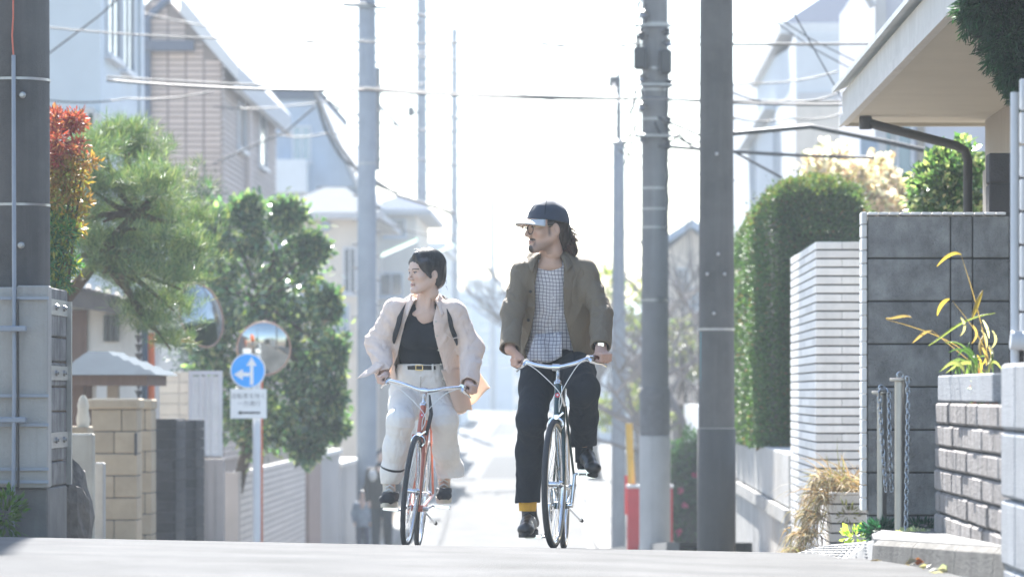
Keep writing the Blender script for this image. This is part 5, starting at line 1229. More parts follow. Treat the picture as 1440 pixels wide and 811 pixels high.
# bare trees on the right
M['twig'] = mat('bare_bark', (.16,.14,.13), .9, .2, 6)
def bare_tree(label, px, Y, h_, seed, spread=1.0, lean=0):
    r = random.Random(seed); X = XW(px, Y); z0 = gzf(X, Y); t_ = thing('bare_tree', label, 'tree', (X, Y, z0), 'bare winter trees'); mt = MB(); mc = MB()
    def grow(p, d, L_, rad, lvl):
        pts = [p]; n = 4
        for i in range(n):
            d = (d+Vector((r.uniform(-1,1), r.uniform(-1,1), r.uniform(-.3,.5)))*.22).normalized(); p = p+d*L_/n; pts.append(p)
        (mt if lvl < 2 else mc).tube(pts, [rad*(1-.5*i/n) for i in range(n+1)], 7 if lvl < 2 else 4, cap=False)
        if lvl >= 4: return
        for k in range(r.choice((3, 4)) if lvl < 3 else 3):
            q = pts[r.choice((2, 3, 4))]; a = r.uniform(0, 6.28); e = (d*.75+Vector((math.cos(a)*spread, math.sin(a)*spread, r.uniform(-.1,.5)))*.85).normalized(); grow(q, e, L_*r.uniform(.6,.82), rad*.52, lvl+1)
    grow(Vector((X, Y, z0-.2)), Vector((lean, 0, 1)), h_*.38, h_*.022, 0)
    mt.build('trunk', M['twig'], t_, smooth=True); mc.build('crown', M['twig'], t_); return t_
bare_tree('bare tree with tangled branches between the grey and the dark pole', 972, 72, 7.6, 5, 1.2)
bare_tree('dense bare tree behind the grey pole with the pale sleeve', 950, 88, 8.6, 33, 1.2)
bare_tree('bare tree with fine twigs left of the splice box pole', 838, 128, 13, 8, .8)
bare_tree('bare tree standing behind the slim pale pole', 905, 108, 11, 11, .9)
bare_tree('slight bare tree in front of the small white house', 985, 95, 8, 14, 1.0)
leaf_tree('yellow green shrub beside the slim pale pole', [(850,400,14,30),(895,440,14,40),(850,580,10,22),(890,560,10,25)], 100, .16, [(.20,.24,.05),(.32,.33,.10)], 260, [P(870, 660, 100), P(872, 560, 100), P(872, 430, 100)], 700, 'leaf_hedge', name='shrub', cat='shrub')
leaf_tree('grey green shrub in front of the small white house', [(950,480,24,30),(975,510,20,25),(965,590,25,14)], 84, .13, [(.12,.14,.08),(.2,.2,.1)], 300, [P(960, 640, 84), P(960, 560, 84), P(960, 500, 84)], 720, 'leaf_hedge', name='shrub', cat='shrub')
# ================================================================== wires
def wire(label, pts, Y, r, m='wire', sag=0):
    n = 24; out_ = []
    ps = [P(x, y, yy) if len(p) == 3 else P(p[0], p[1], Y) for p in pts for (x, y, yy) in [p if len(p) == 3 else (p[0], p[1], Y)]]
    for i in range(len(ps)-1):
        for j in range(n):
            t_ = j/n; q = ps[i].lerp(ps[i+1], t_); q.z -= sag*4*t_*(1-t_); out_.append(q)
    out_.append(ps[-1]); o = MB().tube(out_, r*(1.35 if m == 'wire' else .65), 6).build('overhead_wire', M[m], None, smooth=True)
    return tag(o, label, 'wire', 'overhead wires')
M['palewire'] = mat('pale_sheathed_cable', (.20,.19,.18), .7, .3, 4, grime=.6, dirt=(.06,.06,.06))
wire('thick pale cable crossing the street from the brown house to the eave', [(150, 108), (517, 124), (921, 139), (1260, 141)], 46.5, .020, 'palewire', .02)
wire('thin dark cable running just under the thick pale cable', [(150, 113), (517, 127), (921, 138), (1260, 146)], 46.6, .012, 'wire', .04)
wire('upper cable crossing from the pale blue house past the tall left pole', [(60, 38), (300, 54), (500, 58), (640, 60), (921, 62), (1300, 60)], 47, .017, 'palewire', .02)
wire('short thick pale cable from the dark pole to the lavender house', [(1007, 62), (1300, 62)], 44, .022, 'palewire')
wire('slack dark cable sagging from the dark pole towards the eave', [(1007, 190), (1140, 178), (1250, 200), (1330, 218)], 42, .020, 'wire')
wire('lower slack cable behind the hedge top', [(925, 205), (1007, 212), (1130, 219), (1230, 222)], 46, .015, 'wire')
wire('thin cable falling steeply behind the hedge', [(925, 165), (1007, 200), (1100, 250)], 46, .011, 'wire')
wire('thin line dropping from the slate roof to the eave corner', [(1100, -10), (1178, 128), (1184, 140)], 40, .005, 'wire')
wire('first of two thin lines slanting before the white house', [(1070, 10), (1140, 55), (1240, 105)], 48, .006, 'wire')
wire('second of two thin lines slanting before the white house', [(1075, 20), (1140, 66), (1235, 118)], 48.5, .006, 'wire')
wire('long wire curving from the tall left pole over the riders', [(482, 4), (516, 6), (593, 22), (700, 45), (840, 78), (921, 50)], 66, .013, 'wire', .0)
wire('lower line sagging between the thin dark pole and the slim pale pole', [(639, 206, 178), (720, 212, 150), (800, 185, 110), (845, 165, 90), (868, 182, 84)], 100, .02, 'wire')
wire('bundled cable hanging steeply in front of the blue grey house', [(443, 128), (470, 195), (500, 235), (560, 275), (640, 300)], 72, .05, 'palewire')
wire('dark cable hanging along the bundled cable', [(443, 128), (462, 190), (495, 232), (560, 270)], 72.5, .02, 'wire', .1)
wire('thin cable slanting across the blue grey house wall', [(300, 230), (404, 184), (443, 150)], 70, .014, 'wire')
wire('thin line from the pale blue house to the brown house', [(60, 82), (140, 22), (170, -5)], 50, .009, 'wire')
wire('faint line from the brown verge up into the sky', [(405, 57), (392, 28), (374, -5)], 60, .008, 'wire')
wire('line from the slim pale pole down to the splice box pole', [(863, 118, 83), (885, 130, 70), (921, 128, 47)], 60, .014, 'wire', .3)
wire('slack line from the splice box pole to the dark pole', [(921, 172), (955, 188), (1007, 194)], 46.8, .011, 'wire', .15)
wire('second slack line from the splice box pole to the dark pole', [(921, 150), (1007, 180)], 46.9, .010, 'wire', .3)
wire('long thin wire strung from the thin dark pole to the far pole', [(639, 130, 180), (693, 300, 235)], 200, .02, 'wire', .5)
wire('wire between the tall left pole and the slender pole', [(516, 125, 68), (593, 127, 135)], 90, .016, 'wire', .2)

_r = random.Random(21)
for k, (x0, y0_, x1, y1_, Y_, lab) in enumerate(((200, 18, 516, 60, 72, 'fine wire falling from the brown verge to the tall left pole'), (330, 95, 600, 118, 85, 'fine wire crossing just above the blue grey house'), (516, 70, 640, 62, 110, 'fine wire joining the tops of the left poles'), (593, 150, 700, 165, 140, 'fine wire right of the lamp box'), (640, 45, 930, 20, 90, 'fine wire high above the riders'), (930, 45, 1100, 30, 52, 'fine wire climbing right from the splice boxes'), (930, 110, 1180, 100, 50, 'fine wire level with the eave corner'), (470, 150, 640, 185, 88, 'fine drooping wire behind the tall left pole'), (443, 128, 560, 175, 76, 'fine wire beside the bundled cable'), (700, 120, 900, 160, 110, 'fine wire sloping to the slim pale pole'), (1030, 165, 1190, 158, 48, 'fine wire in front of the white house wall'),(430, 60, 921, 95, 70, 'faint wire passing over the person in the cap'), (300, 150, 516, 128, 75, 'thin wire from the brown house to the tall left pole'), (516, 40, 593, 30, 80, 'upper wire between the two tall left poles'),
        (516, 200, 700, 232, 95, 'low drooping wire right of the tall left pole'), (593, 95, 870, 118, 100, 'long faint wire reaching the slim pale pole'), (390, 190, 516, 175, 80, 'wire crossing the roof of the blue grey house'), (870, 210, 921, 215, 60, 'short wire bundle left of the splice box pole'),
        (640, 165, 760, 200, 150, 'faint wire drooping right of the thin dark pole'), (940, 140, 1040, 165, 52, 'thin wire right of the splice box pole'), (1030, 130, 1185, 128, 46, 'straight thin wire in front of the white house'), (516, 300, 640, 330, 90, 'low wire running from the tall left pole past the awnings'), (60, 140, 300, 128, 55, 'thin wire in front of the pale blue house'),
        (940, 225, 1040, 252, 50, 'low slack wire beside the clipped hedge'), (800, 215, 905, 235, 90, 'low wire through the bare trees'))):
    wire(lab, [(x0, y0_), ((x0+x1)/2, (y0_+y1_)/2+_r.uniform(4, 14)), (x1, y1_)], Y_, .009*Y_/60, 'wire', .05)
# ================================================================== bicycles
M['chrome'] = mat('polished_alloy', (.72,.74,.76), .16, .04, 20, metal=1)
M['tyre'] = mat('tyre_rubber', (.045,.047,.052), .75, .1, 30, bump=.2, bscale=300)
M['tanwall'] = mat('tan_sidewall', (.50,.42,.30), .7, .08, 20)
M['spoke'] = mat('spoke_steel', (.75,.77,.8), .25, 0, metal=1)
M['leather'] = mat('brown_leather', (.10,.035,.022), .5, .15, 30)
M['cablew'] = mat('white_cable', (.72,.72,.70), .4, 0)
M['blackrub'] = mat('black_rubber', (.03,.03,.032), .6, .1, 20)
def wheel(root, c, steer=0, axisz=None, Rw=.335, tan=True, name='wheel', tyr=.014):
    """wheel centred at local c; steer angle about z"""
    M4 = Matrix.Translation(c) @ Matrix.Rotation(steer, 4, 'Z'); ax = M4.to_3x3() @ Vector((1, 0, 0))
    rim = MB().torus(c, ax, Rw-.030, .0095, 48, 8, flat=1.15).build(name, M['chrome'], root, smooth=True, local=True)
    MB().torus(c, ax, Rw-tyr, tyr, 56, 10, flat=1.1).build('tyre', M['tyre'], rim, smooth=True, local=True)
    if tan:
        for s_ in (-1, 1): MB().torus(Vector(c)+ax*.0125*s_, ax, Rw-.0235, .0045, 48, 6).build('sidewall', M['tanwall'], rim, smooth=True, local=True)
    MB().lathe([(.012,-.05),(.024,-.034),(.024,-.029),(.014,-.026),(.014,.026),(.024,.029),(.024,.034),(.012,.05)], c, ax, 16).build('hub', M['chrome'], rim, smooth='auto', local=True)
    sp = MB(); n = 32; u0 = M4.to_3x3() @ Vector((0, 1, 0)); v0 = Vector((0, 0, 1))
    for i in range(n):
        a = 2*math.pi*i/n; s_ = 1 if i % 2 else -1; a2 = a+(.9 if (i//2) % 2 else -.9)
        p = Vector(c)+(u0*math.cos(a2)+v0*math.sin(a2))*.022+ax*.031*s_; q = Vector(c)+(u0*math.cos(a)+v0*math.sin(a))*(Rw-.036)
        sp.tube([p, q], .0011, 4, cap=False)
    sp.build('spokes', M['spoke'], rim, local=True)
    return rim
def bicycle(name, label, root_loc, yaw, lean, pitch, steer, paint, crank, barpts, opts):
    t_ = thing(name, label, 'bicycle', root_loc, rot=(0, 0, 0))
    t_.rotation_mode = 'XYZ'; mm = Matrix.Rotation(yaw, 4, 'Z') @ Matrix.Rotation(lean, 4, 'Y') @ Matrix.Rotation(pitch, 4, 'X'); t_.rotation_euler = mm.to_euler()
    mw = Matrix.Translation(root_loc) @ mm
    Rw = opts.get('Rw', .335); fa = Vector((0, -.60, Rw)); ra = Vector((0, .42, Rw)); bb = Vector((0, 0, .235)); ht = opts.get('ht', .86); hb = opts.get('hb', .68)
    axd = Vector((0, .309, .951)); ax0 = Vector((0, -.553, Rw))
    onax = lambda z: ax0+axd*((z-Rw)/.951)
    st = lambda p: (Matrix.Translation(ax0) @ Matrix.Rotation(steer, 4, axd) @ Matrix.Translation(-ax0)) @ Vector(p)     # steered point
    wheel(t_, st(fa), steer, Rw=Rw, tan=opts.get('tan', True), name='front_wheel'); wheel(t_, ra, 0, Rw=Rw, tan=opts.get('tan', True), name='rear_wheel')
    B = lambda nm, mb, m, sm='auto', par=None: mb.build(nm, m, par or t_, smooth=sm, local=True)
    seat = bb+Vector((0, .19, .56)); top = onax(ht-.03); low = onax(hb+.03)
    fr = MB(); fr.tube([onax(hb), onax(ht)], .0185, 16); fr.tube([seat, bb], .0145, 14); fr.tube([low, bb], .0165, 14)
    fr.tube([top, seat+Vector((0, -.01, -.02))] if not opts.get('mixte') else [top, bb+Vector((0, .13, .33))], .0135, 14)
    for s_ in (-1, 1):
        fr.tube([bb+Vector((s_*.03, .03, 0)), ra+Vector((s_*.06, 0, 0))], [.011, .008], 10); fr.tube([seat+Vector((s_*.012, .01, -.02)), ra+Vector((s_*.06, 0, .01))], [.008, .007], 10)
    fr.lathe([(.02,-.036),(.021,0),(.02,.036)], bb, (1,0,0), 16)
    B('frame', fr, paint)
    fk = MB(); cr = onax(hb-.012)
    for s_ in (-1, 1):
        a = cr+Vector((s_*.028, 0, 0)); fk.tube([st(a+Vector((0,0,.005))), st(a+Vector((s_*.010, -.04, -.13))), st(fa+Vector((s_*.048, .035, .06))), st(fa+Vector((s_*.05, .002, 0)))], [.0115, .011, .008, .006], 10)
    fk.tube([st(cr+Vector((-.042,0,.0))), st(cr+Vector((.042,0,.0)))], .015, 10)
    B('fork', fk, opts.get('fork', paint))
    for zz in (ht, hb+.002): B('headset', MB().lathe([(.019,-.012),(.0225,-.010),(.0225,.002),(.017,.012)], onax(zz), axd, 18), M['chrome'])
    ba = Vector(barpts[len(barpts)//2]); sm_ = MB(); sm_.tube([onax(ht), onax(ht+.09 if ht+.09 < ba.z else ba.z-.01)], .0112, 12); sm_.tube([st(onax(ba.z-.012)), st(ba)], .0125, 12)
    sm_.lathe([(.019,-.02),(.019,.02)], st(ba), (1,0,0), 16); B('stem', sm_, M['chrome'])
    pts = [st(p) for p in barpts]; sp = []
    for i in range(len(pts)-1):     # smooth the bar
        p0, p1, p2, p3 = pts[max(i-1,0)], pts[i], pts[i+1], pts[min(i+2, len(pts)-1)]
        for j in range(6):
            u = j/6; sp.append(.5*((2*p1)+(-p0+p2)*u+(2*p0-5*p1+4*p2-p3)*u*u+(-p0+3*p1-3*p2+p3)*u**3))
    sp.append(pts[-1]); hbr = B('handlebar', MB().tube(sp, .0118, 14), M['chrome'])
    grips = []
    for (a, b_) in ((pts[1], pts[0]), (pts[-2], pts[-1])):
        g0 = a.lerp(b_, .15); g1 = a.lerp(b_, 1.04); B('grip', MB().tube([g0, g0.lerp(g1, .05), g0.lerp(g1, .5), g0.lerp(g1, .97), g1], [.015,.0165,.0165,.017,.015], 14), opts.get('gripm', M['blackrub']), par=hbr); grips.append((g0, g1))
        T = (g1-g0).normalized(); lv0 = g0-T*.02; B('lever_clamp', MB().lathe([(.0175,-.014),(.0175,.014)], lv0, T, 14), M['chrome'], par=hbr)
        fw = Vector((0, -1, 0)); q = [lv0+fw*.012+Vector((0,0,-.006)), lv0+fw*.032+Vector((0,0,-.018))+T*.012, lv0+fw*.045+Vector((0,0,-.030))+T*.05, lv0+fw*.042+Vector((0,0,-.034))+T*.09, lv0+fw*.05+Vector((0,0,-.050))+T*.125]
        B('brake_lever', MB().tube(q, [.010,.012,.0075,.0065,.0055], 8), M['chrome'], par=hbr)
        cb = [q[1]-T*.02, q[1]-T*.06+fw*.02+Vector((0,0,.002)), (q[1]+st(cr))*.5+fw*.07+Vector((0,0,.10)), st(cr)+fw*.055+Vector((0.02,0,.13)), st(cr)+fw*.035+Vector((.012,0,.04))]
        cs = []
        for i in range(len(cb)-1):
            p0, p1, p2, p3 = cb[max(i-1,0)], cb[i], cb[i+1], cb[min(i+2, len(cb)-1)]
            for j in range(7):
                u = j/7; cs.append(.5*((2*p1)+(-p0+p2)*u+(2*p0-5*p1+4*p2-p3)*u*u+(-p0+3*p1-3*p2+p3)*u**3))
        B('brake_cable', MB().tube(cs+[cb[-1]], .0024, 6), M['cablew'])
    # caliper brake
    ck = st(cr+Vector((0, -.03, .002))); bk = MB(); rr = Rw
    bk.torus(ck+Vector((0,0,-.028)), (0,1,0), .036, .0075, 16, 7, arc=(-1.9, 1.9)); bk.lathe([(.012,-.012),(.012,.012)], ck+Vector((0,-.008,.01)), (0,1,0), 12)
    bk.tube([ck+Vector((.01,-.01,.01)), ck+Vector((.038,-.012,.035))], .005, 6)
    for s_ in (-1, 1): bk.tube([ck+Vector((s_*.034,-.002,-.035)), ck+Vector((s_*.022,0,-.058))], .006, 6)
    B('brake_caliper', bk, M['chrome'])
    for s_ in (-1, 1): B('brake_pad', MB().bbox(ck+Vector((s_*.019-.006,-.012,-.064)), ck+Vector((s_*.019+.006,.035,-.05)), .003), M['blackrub'])
    # crest on the head tube
    em = onax((ht+hb)/2+.02)+Vector((0,-.0185,.006)); e = B('head_badge', MB().lathe([(.013,0),(.013,.003),(.010,.004)], em, (0,-1,.3), 18), M['badge_red']); 
    B('badge_centre', MB().lathe([(.0055,0),(.0055,.0025)], em+Vector((0,-.004,.001)), (0,-1,.3), 10), M['badge_white'], par=e)
    # drivetrain
    ca = crank; ped = {}
    crk = MB(); d = Vector((0, -math.sin(ca), -math.cos(ca)))      # direction of the image-left crank from the axle; the other is opposite
    B('chainring', MB().torus(bb+Vector((-.048,0,0)), (1,0,0), .088, .006, 40, 6, flat=.5), M['chrome'])
    for k in range(5):
        a = 2*math.pi*k/5; B('spider_arm', MB().tube([bb+Vector((-.048,0,0)), bb+Vector((-.048, math.cos(a)*.085, math.sin(a)*.085))], .007, 6), M['chrome'])
    for s_, dd in ((-1, d), (1, -d)):
        a = bb+Vector((s_*.062,0,0)); e_ = a+dd*.17+Vector((s_*.014,0,0)); B('crank_arm', MB().tube([bb+Vector((s_*.03,0,0)), a, a+dd*.02, e_], [.012,.014,.011,.009], 10), M['chrome'])
        px_ = e_+Vector((s_*.062,0,0)); pd = MB(); pd.tube([e_, e_+Vector((s_*.11,0,0))], .007, 8)
        tilt = opts.get('ptilt', {}).get(s_, 0)
        for q in (-.032, .032):
            o_ = Matrix.Rotation(tilt, 3, 'X') @ Vector((0, q, 0)); c0 = e_+Vector((s_*.02,0,0))+o_; c1 = e_+Vector((s_*.11,0,0))+o_; lo = Vector((min(c0.x,c1.x), c0.y-.004, c0.z-.011)); hi = Vector((max(c0.x,c1.x), c0.y+.004, c0.z+.011)); pd.bbox(lo, hi, .002)
        for q in (.02, .065, .107): pd.bbox(e_+Vector((s_*q-.004, -.034, -.009)), e_+Vector((s_*q+.004, .034, .009)), .002)
        B('pedal', pd, M['chrome']); ped[s_] = mw @ (e_+Vector((s_*.07,0,0)))
    ch = MB(); cpts = []
    for q in (0.09, -.09): ch.tube([bb+Vector((-.048, .0, q)), ra+Vector((-.045, 0, q*.35))], .004, 6)
    B('chain', ch, M['blackrub']); B('sprocket', MB().lathe([(.034,-.012),(.03,.012)], ra+Vector((-.045,0,0)), (1,0,0), 18), M['chrome'])
    sd = bb+Vector((0, .215, .695)); B('seat_post', MB().tube([seat, sd-Vector((0,0,.02))], .0125, 10), M['chrome'])
    f_ = Fld(sd-Vector((.12,.2,.1)), sd+Vector((.12,.2,.1)), .008); f_.ell(sd+Vector((0,.06,0)), (.078,.09,.03), .03).cap(sd+Vector((0,.0,.003)), sd+Vector((0,-.14,.005)), .03, .02, .04)
    v, q = f_.mesh(); link('saddle', npmesh('saddle', v, q), opts.get('saddlem', M['blackrub']), t_, local=True)
    if opts.get('lock'): B('cable_lock', MB().tube([onax(ht)+Vector((.03,-.03,.06)), onax(ht)+Vector((.052,-.035,-.05)), onax(hb)+Vector((.045,-.01,.05)), onax(hb)+Vector((.03,.03,-.02))], [.005,.012,.012,.006], 8), M['blackrub'])
    # kickstand / mudguard stays
    B('kickstand', MB().tube([bb+Vector((.04,.06,-.01)), bb+Vector((.085,.20,-.06)), bb+Vector((.10,.27,-.075))], [.007,.007,.009], 8), M['chrome'])
    B('stand_tip', MB().tube([bb+Vector((.10,.265,-.074)), bb+Vector((.106,.29,-.080))], [.011,.010], 8), M['blackrub'])
    return t_, mw, grips, ped
M['badge_red'] = mat('badge_red', (.55,.04,.07), .4, 0); M['badge_white'] = mat('badge_white', (.75,.75,.78), .4, 0)
M['green_paint'] = mat('bottle_green_paint', (.014,.040,.038), .25, 0, coat=.6); M['copper_paint'] = mat('coral_copper_paint', (.45,.125,.075), .32, .05, 30, metal=.25, coat=.5)
PITCH = -math.atan(.043)
# man's bike
MX, MY = -.125, 20.62
man_root = Vector((MX, MY, gzf(MX, MY)))
mb_bars = [(-.235,-.275,.995), (-.17,-.395,.99), (-.095,-.432,.968), (0,-.44,.955), (.095,-.432,.972), (.175,-.395,1.0), (.25,-.30,1.005)]
man_bike, MW, mg, mp_ = bicycle('bicycle', 'dark green bicycle with tan wall tyres ridden by the person in the cap', man_root, R(-2.5), R(0.5), PITCH, R(-6), M['green_paint'], R(4), mb_bars,
    {'Rw': .337, 'ht': .875, 'hb': .69, 'tan': True, 'gripm': M['leather'], 'fork': M['green_paint'], 'ptilt': {1: R(-25)}})
man_bike.name = 'bicycle'
WX, WY = -.965, 22.75
wo_root = Vector((WX-.045, WY, gzf(WX, WY)))
wb_bars = [(-.265,-.255,.965), (-.225,-.36,.962), (-.13,-.415,.945), (0,-.435,.915), (.13,-.415,.940), (.215,-.36,.955), (.255,-.255,.952)]
wo_bike, WW, wg, wp_ = bicycle('bicycle', 'coral red bicycle with silver handlebar ridden by the person in the beige shirt', wo_root, R(-1.5), R(6.0), PITCH, R(-3), M['copper_paint'], R(82), wb_bars,
    {'Rw': .325, 'ht': .835, 'hb': .655, 'tan': False, 'gripm': M['leather'], 'fork': M['copper_paint'], 'lock': True, 'mixte': True})
# ================================================================== people
M['skin'] = mat('skin', (.5,.35,.28), .5, .05, 20, attr=True, spec=.35)
for m_ in (M['skin'],):
    b_ = m_.node_tree.nodes['Principled BSDF']; b_.inputs['Subsurface Weight'].default_value = .12; b_.inputs['Subsurface Radius'].default_value = (.012,.005,.003)
M['hair'] = mat('black_hair', (.022,.020,.021), .38, .2, 40, spec=.5)
M['hairm'] = mat('dark_brown_hair', (.030,.020,.016), .42, .2, 40, spec=.5)
def sm01(x): x = np.clip(x, 0, 1); return x*x*(3-2*x)
def head_mesh(c, yaw, tilt, roll, sc, male, skin):
    """returns verts, quads, colours in world space, and the head matrix"""
    f = Fld((-.11,-.15,-.21), (.11,.15,.15), .0026)
    f.ell((0,.018,.035), (.076,.096,.090), .02).ell((0,-.030,-.020), (.064,.062,.088), .03)
    for s_ in (-1, 1):
        f.cap((s_*.056,.010,-.045), (s_*.020,-.072,-.100), .026, .020, .03).ell((s_*.046,-.060,-.020), (.024,.022,.022), .025)
    f.ell((0,-.080,-.100), (.022,.018,.016 if not male else .019), .02)
    f.cap((-.036,-.080,.020), (.036,-.080,.020), .013, .013, .02)
    f.ell((0,-.056,.05), (.055,.034,.04), .03)
    for s_ in (-1, 1):
        f.ell((s_*.032,-.097,.004), (.019,.013,.011), .012, 's'); f.ell((s_*.032,-.0795,.003), (.0155,.0125,.0125), .004)
    f.cap((0,-.090,.014), (0,-.1135,-.029), .0075, .0105 if male else .009, .012)
    for s_ in (-1, 1): f.ell((s_*.0115,-.101,-.034), (.0085,.010,.0075), .006)
    f.cap((-.016,-.0925,-.0625), (.016,-.0925,-.0625), .0055, .0055, .006).ell((0,-.096,-.0615), (.012,.006,.005), .005).cap((-.013,-.092,-.0725), (.013,-.092,-.0725), .0062, .0062, .006)
    f.ell((0,-.094,-.0675), (.022,.012,.0012), .002, 's')
    for s_ in (-1, 1):
        Mx = Matrix.Rotation(R(-18*s_), 3, 'Z') @ Matrix.Rotation(R(10), 3, 'X'); f.ell((s_*.081,.016,-.008), (.010,.020,.033), .006, 'u', Mx); f.ell((s_*.092,.012,-.006), (.008,.011,.020), .006, 's', Mx)
    f.cap((0,.022,-.05), (0,.034,-.12), .050 if male else .045, .052 if male else .046, .03)
    V, Q = f.mesh(); x, y, z = V.T; col = np.ones((len(V), 3))*np.array(skin)
    def paint(mask, c2): col[:] = col*(1-mask[:, None])+np.array(c2)*mask[:, None]
    paint(.35*sm01(1-((np.abs(x)-.042)**2/.02**2+(z+.03)**2/.022**2))*(y < -.02), (skin[0]*1.0, skin[1]*.72, skin[2]*.68))
    paint(sm01(1.5-1.5*((x/.021)**2+((z+.067)/.0095)**2))*(y < -.083), (.42,.16,.14) if not male else (.38,.18,.15))
    for s_ in (-1, 1):
        ex = (x-s_*.032)
        paint(((np.abs(ex) < .0145*np.sqrt(np.clip(1-((z-.004)/.0046)**2, 0, 1))) & (np.abs(z-.004) < .0046) & (y < -.078)).astype(float), (.40,.34,.32))
        paint(((ex**2+(z-.004)**2 < .0054**2) & (y < -.078)).astype(float), (.012,.008,.007))
        paint(((np.abs(z-.0098-.002*np.cos(ex*90)) < .0022) & (np.abs(ex) < .0165) & (y < -.07)).astype(float), (.02,.015,.015))
        bz = .0245+.003*np.cos((ex-s_*.004)*60); paint(sm01(1.6-np.abs(z-bz)/.0030)*(np.abs(ex-s_*.003) < .021)*(y < -.06)*.88, (.03,.022,.02))
    if male:
        nz = np.array([mnoise.noise(Vector(v*55)) for v in V])
        d1 = ((x)/.026)**2+((z+.103)/.020)**2; paint(sm01(1.9-1.3*d1+.5*nz)*(y < -.058)*.93, (.028,.021,.019))       # goatee
        d2 = (np.abs(x)/.030)**2+((z+.0505+.18*np.abs(x))/.0068)**2; paint(sm01(1.8-1.2*d2+.4*nz)*(y < -.078)*.9, (.03,.023,.021))   # moustache
        paint(sm01(1-np.abs(np.abs(x)-.027)/.009)*sm01(1-np.abs(z+.075)/.028)*(y < -.06)*.5, (.05,.035,.03))
        jaw = sm01((-.055-z)/.03)*sm01((.02-y)/.03)*(np.abs(x) > .02); paint(jaw*.45*(z > -.135), (.12,.09,.08))
        paint(sm01(1-np.abs(y+.018)/.014)*sm01((z+.055)/.03)*(np.abs(x) > .05)*(z < .06)*.7, (.06,.045,.04))         # sideburn
    Mt = Matrix.Translation(c) @ Matrix.Rotation(yaw, 4, 'Z') @ Matrix.Rotation(tilt, 4, 'X') @ Matrix.Rotation(roll, 4, 'Y') @ Matrix.Scale(sc, 4)
    A = np.array(Mt); Vw = V @ A[:3,:3].T+A[:3,3]
    return Vw, Q, col, Mt
def neck_mesh(Mt, base, male):
    a = Mt @ Vector((0,.024,-.05)); lo, hi = bounds(a, base, m=.12); f = Fld(lo, hi, .004); r_ = .052 if male else .0455
    f.cap(a, base+Vector((0,0,-.02)), r_, r_*1.14, .02); f.ell(base+Vector((0,.0,-.05)), (.10,.065,.035), .05)
    for s_ in (-1, 1): f.cap(Mt @ Vector((s_*.045,.02,-.07)), base+Vector((s_*.012,-.052,-.035)), .011, .009, .02)
    return f.mesh()
def limb_hand(f, wrist, g0, g1, sgn, palm_up=(0,0,1), k=.008, fingers=(1,1,1,1)):
    """hand gripping the bar from g0 (inner) to g1 (outer end); sgn -1 image-left, +1 image-right"""
    g0 = np.array(g0, float); g1 = np.array(g1, float); T = (g1-g0)/np.linalg.norm(g1-g0); w_ = np.array(wrist, float)
    up = np.array([0,0,1.0]); up -= T*(up@T); up /= np.linalg.norm(up); fw = np.cross(T, up); 
    if fw[1] > 0: fw = -fw           # towards camera
    ctr = g0+T*.068
    # palm behind/above the bar
    for j, q in enumerate((-.030, -.010, .010, .030)):
        k0 = ctr+T*q+up*(.022+.003*(j in (1,2)))+fw*.012        # knuckle
        f.cap(w_+T*q*.45, k0-fw*.012, .019, .0135, .014)
        r1, r2, r3 = .0105, .0098, .0088; ln = (.9, 1.0, .95, .8)[j]
        p1 = ctr+T*q*1.06+up*(.014)+fw*.031; p2 = ctr+T*q*1.06+up*(-.014*ln)+fw*.029; p3 = ctr+T*q*1.04+up*(-.022)+fw*.006
        f.cap(k0-fw*.006, p1, .0118, r1, .006).cap(p1, p2, r1, r2, .005).cap(p2, p3, r2, r3, .005)
    th0 = w_+(ctr-w_)*.45-T*.022; th1 = ctr-T*.052+up*.006-fw*.004; th2 = ctr-T*.050-up*.018+fw*.012; th3 = ctr-T*.030-up*.023+fw*.020
    f.cap(w_-T*.01, th0, .018, .015, .012).cap(th0, th1, .0145, .0118, .01).cap(th1, th2, .0115, .0105, .006).cap(th2, th3, .0105, .009, .005)
def bounds(*pts, m=.08):
    a = np.array([tuple(p) for p in pts]); return a.min(0)-m, a.max(0)+m
def wr_noise(amp, sc, seed=0, aniso=(1,1,1)):
    r = np.random.default_rng(seed); K = r.normal(size=(7,3))*sc*np.array(aniso); ph = r.uniform(0,6.28,7)
    def g(X, Y, Z):
        o = 0
        for k, p in zip(K, ph): o = o+np.sin(k[0]*X+k[1]*Y+k[2]*Z+p)
        return amp*o/3
    return g
def folds(amp, seed, items):
    """sum of local fold fields: items (centre, radius, direction, freq)"""
    def g(X, Y, Z):
        o = np.zeros(np.broadcast(X, Y, Z).shape, np.float32)
        for i, (c, rad, d, fr) in enumerate(items):
            c = np.array(c); d = np.array(d, float); d /= np.linalg.norm(d); dx, dy, dz = X-c[0], Y-c[1], Z-c[2]
            w_ = np.exp(-(dx*dx+dy*dy+dz*dz)/rad**2); s_ = .8*fr*(dx*d[0]+dy*d[1]+dz*d[2])+2.0*np.sin(9*dx+6*dz+seed+i)+1.4*np.sin(13*dz-8*dy+2*i)
            o += (w_*amp*(np.abs(np.sin(s_))**.8-.6)*(.65+.5*np.sin(15*dx-11*dz+3*i))).astype(np.float32)
        return o
    return g
def addf(*gs): return lambda X, Y, Z: sum(g(X, Y, Z) for g in gs)
def garment(name, f, mat_, parent, wr=None, label=None, keep=None):
    v, q = f.mesh(wr); o = link(name, npmesh(name, v, q), mat_, parent)
    if label: o['label'] = label
    return o
def shell(f, g, t_=.011):
    f.F = f.F+g(f.ax[0][:,None,None], f.ax[1][None,:,None], f.ax[2][None,None,:]).astype(np.float32); f.F = np.maximum(f.F, -(f.F+t_)); return f
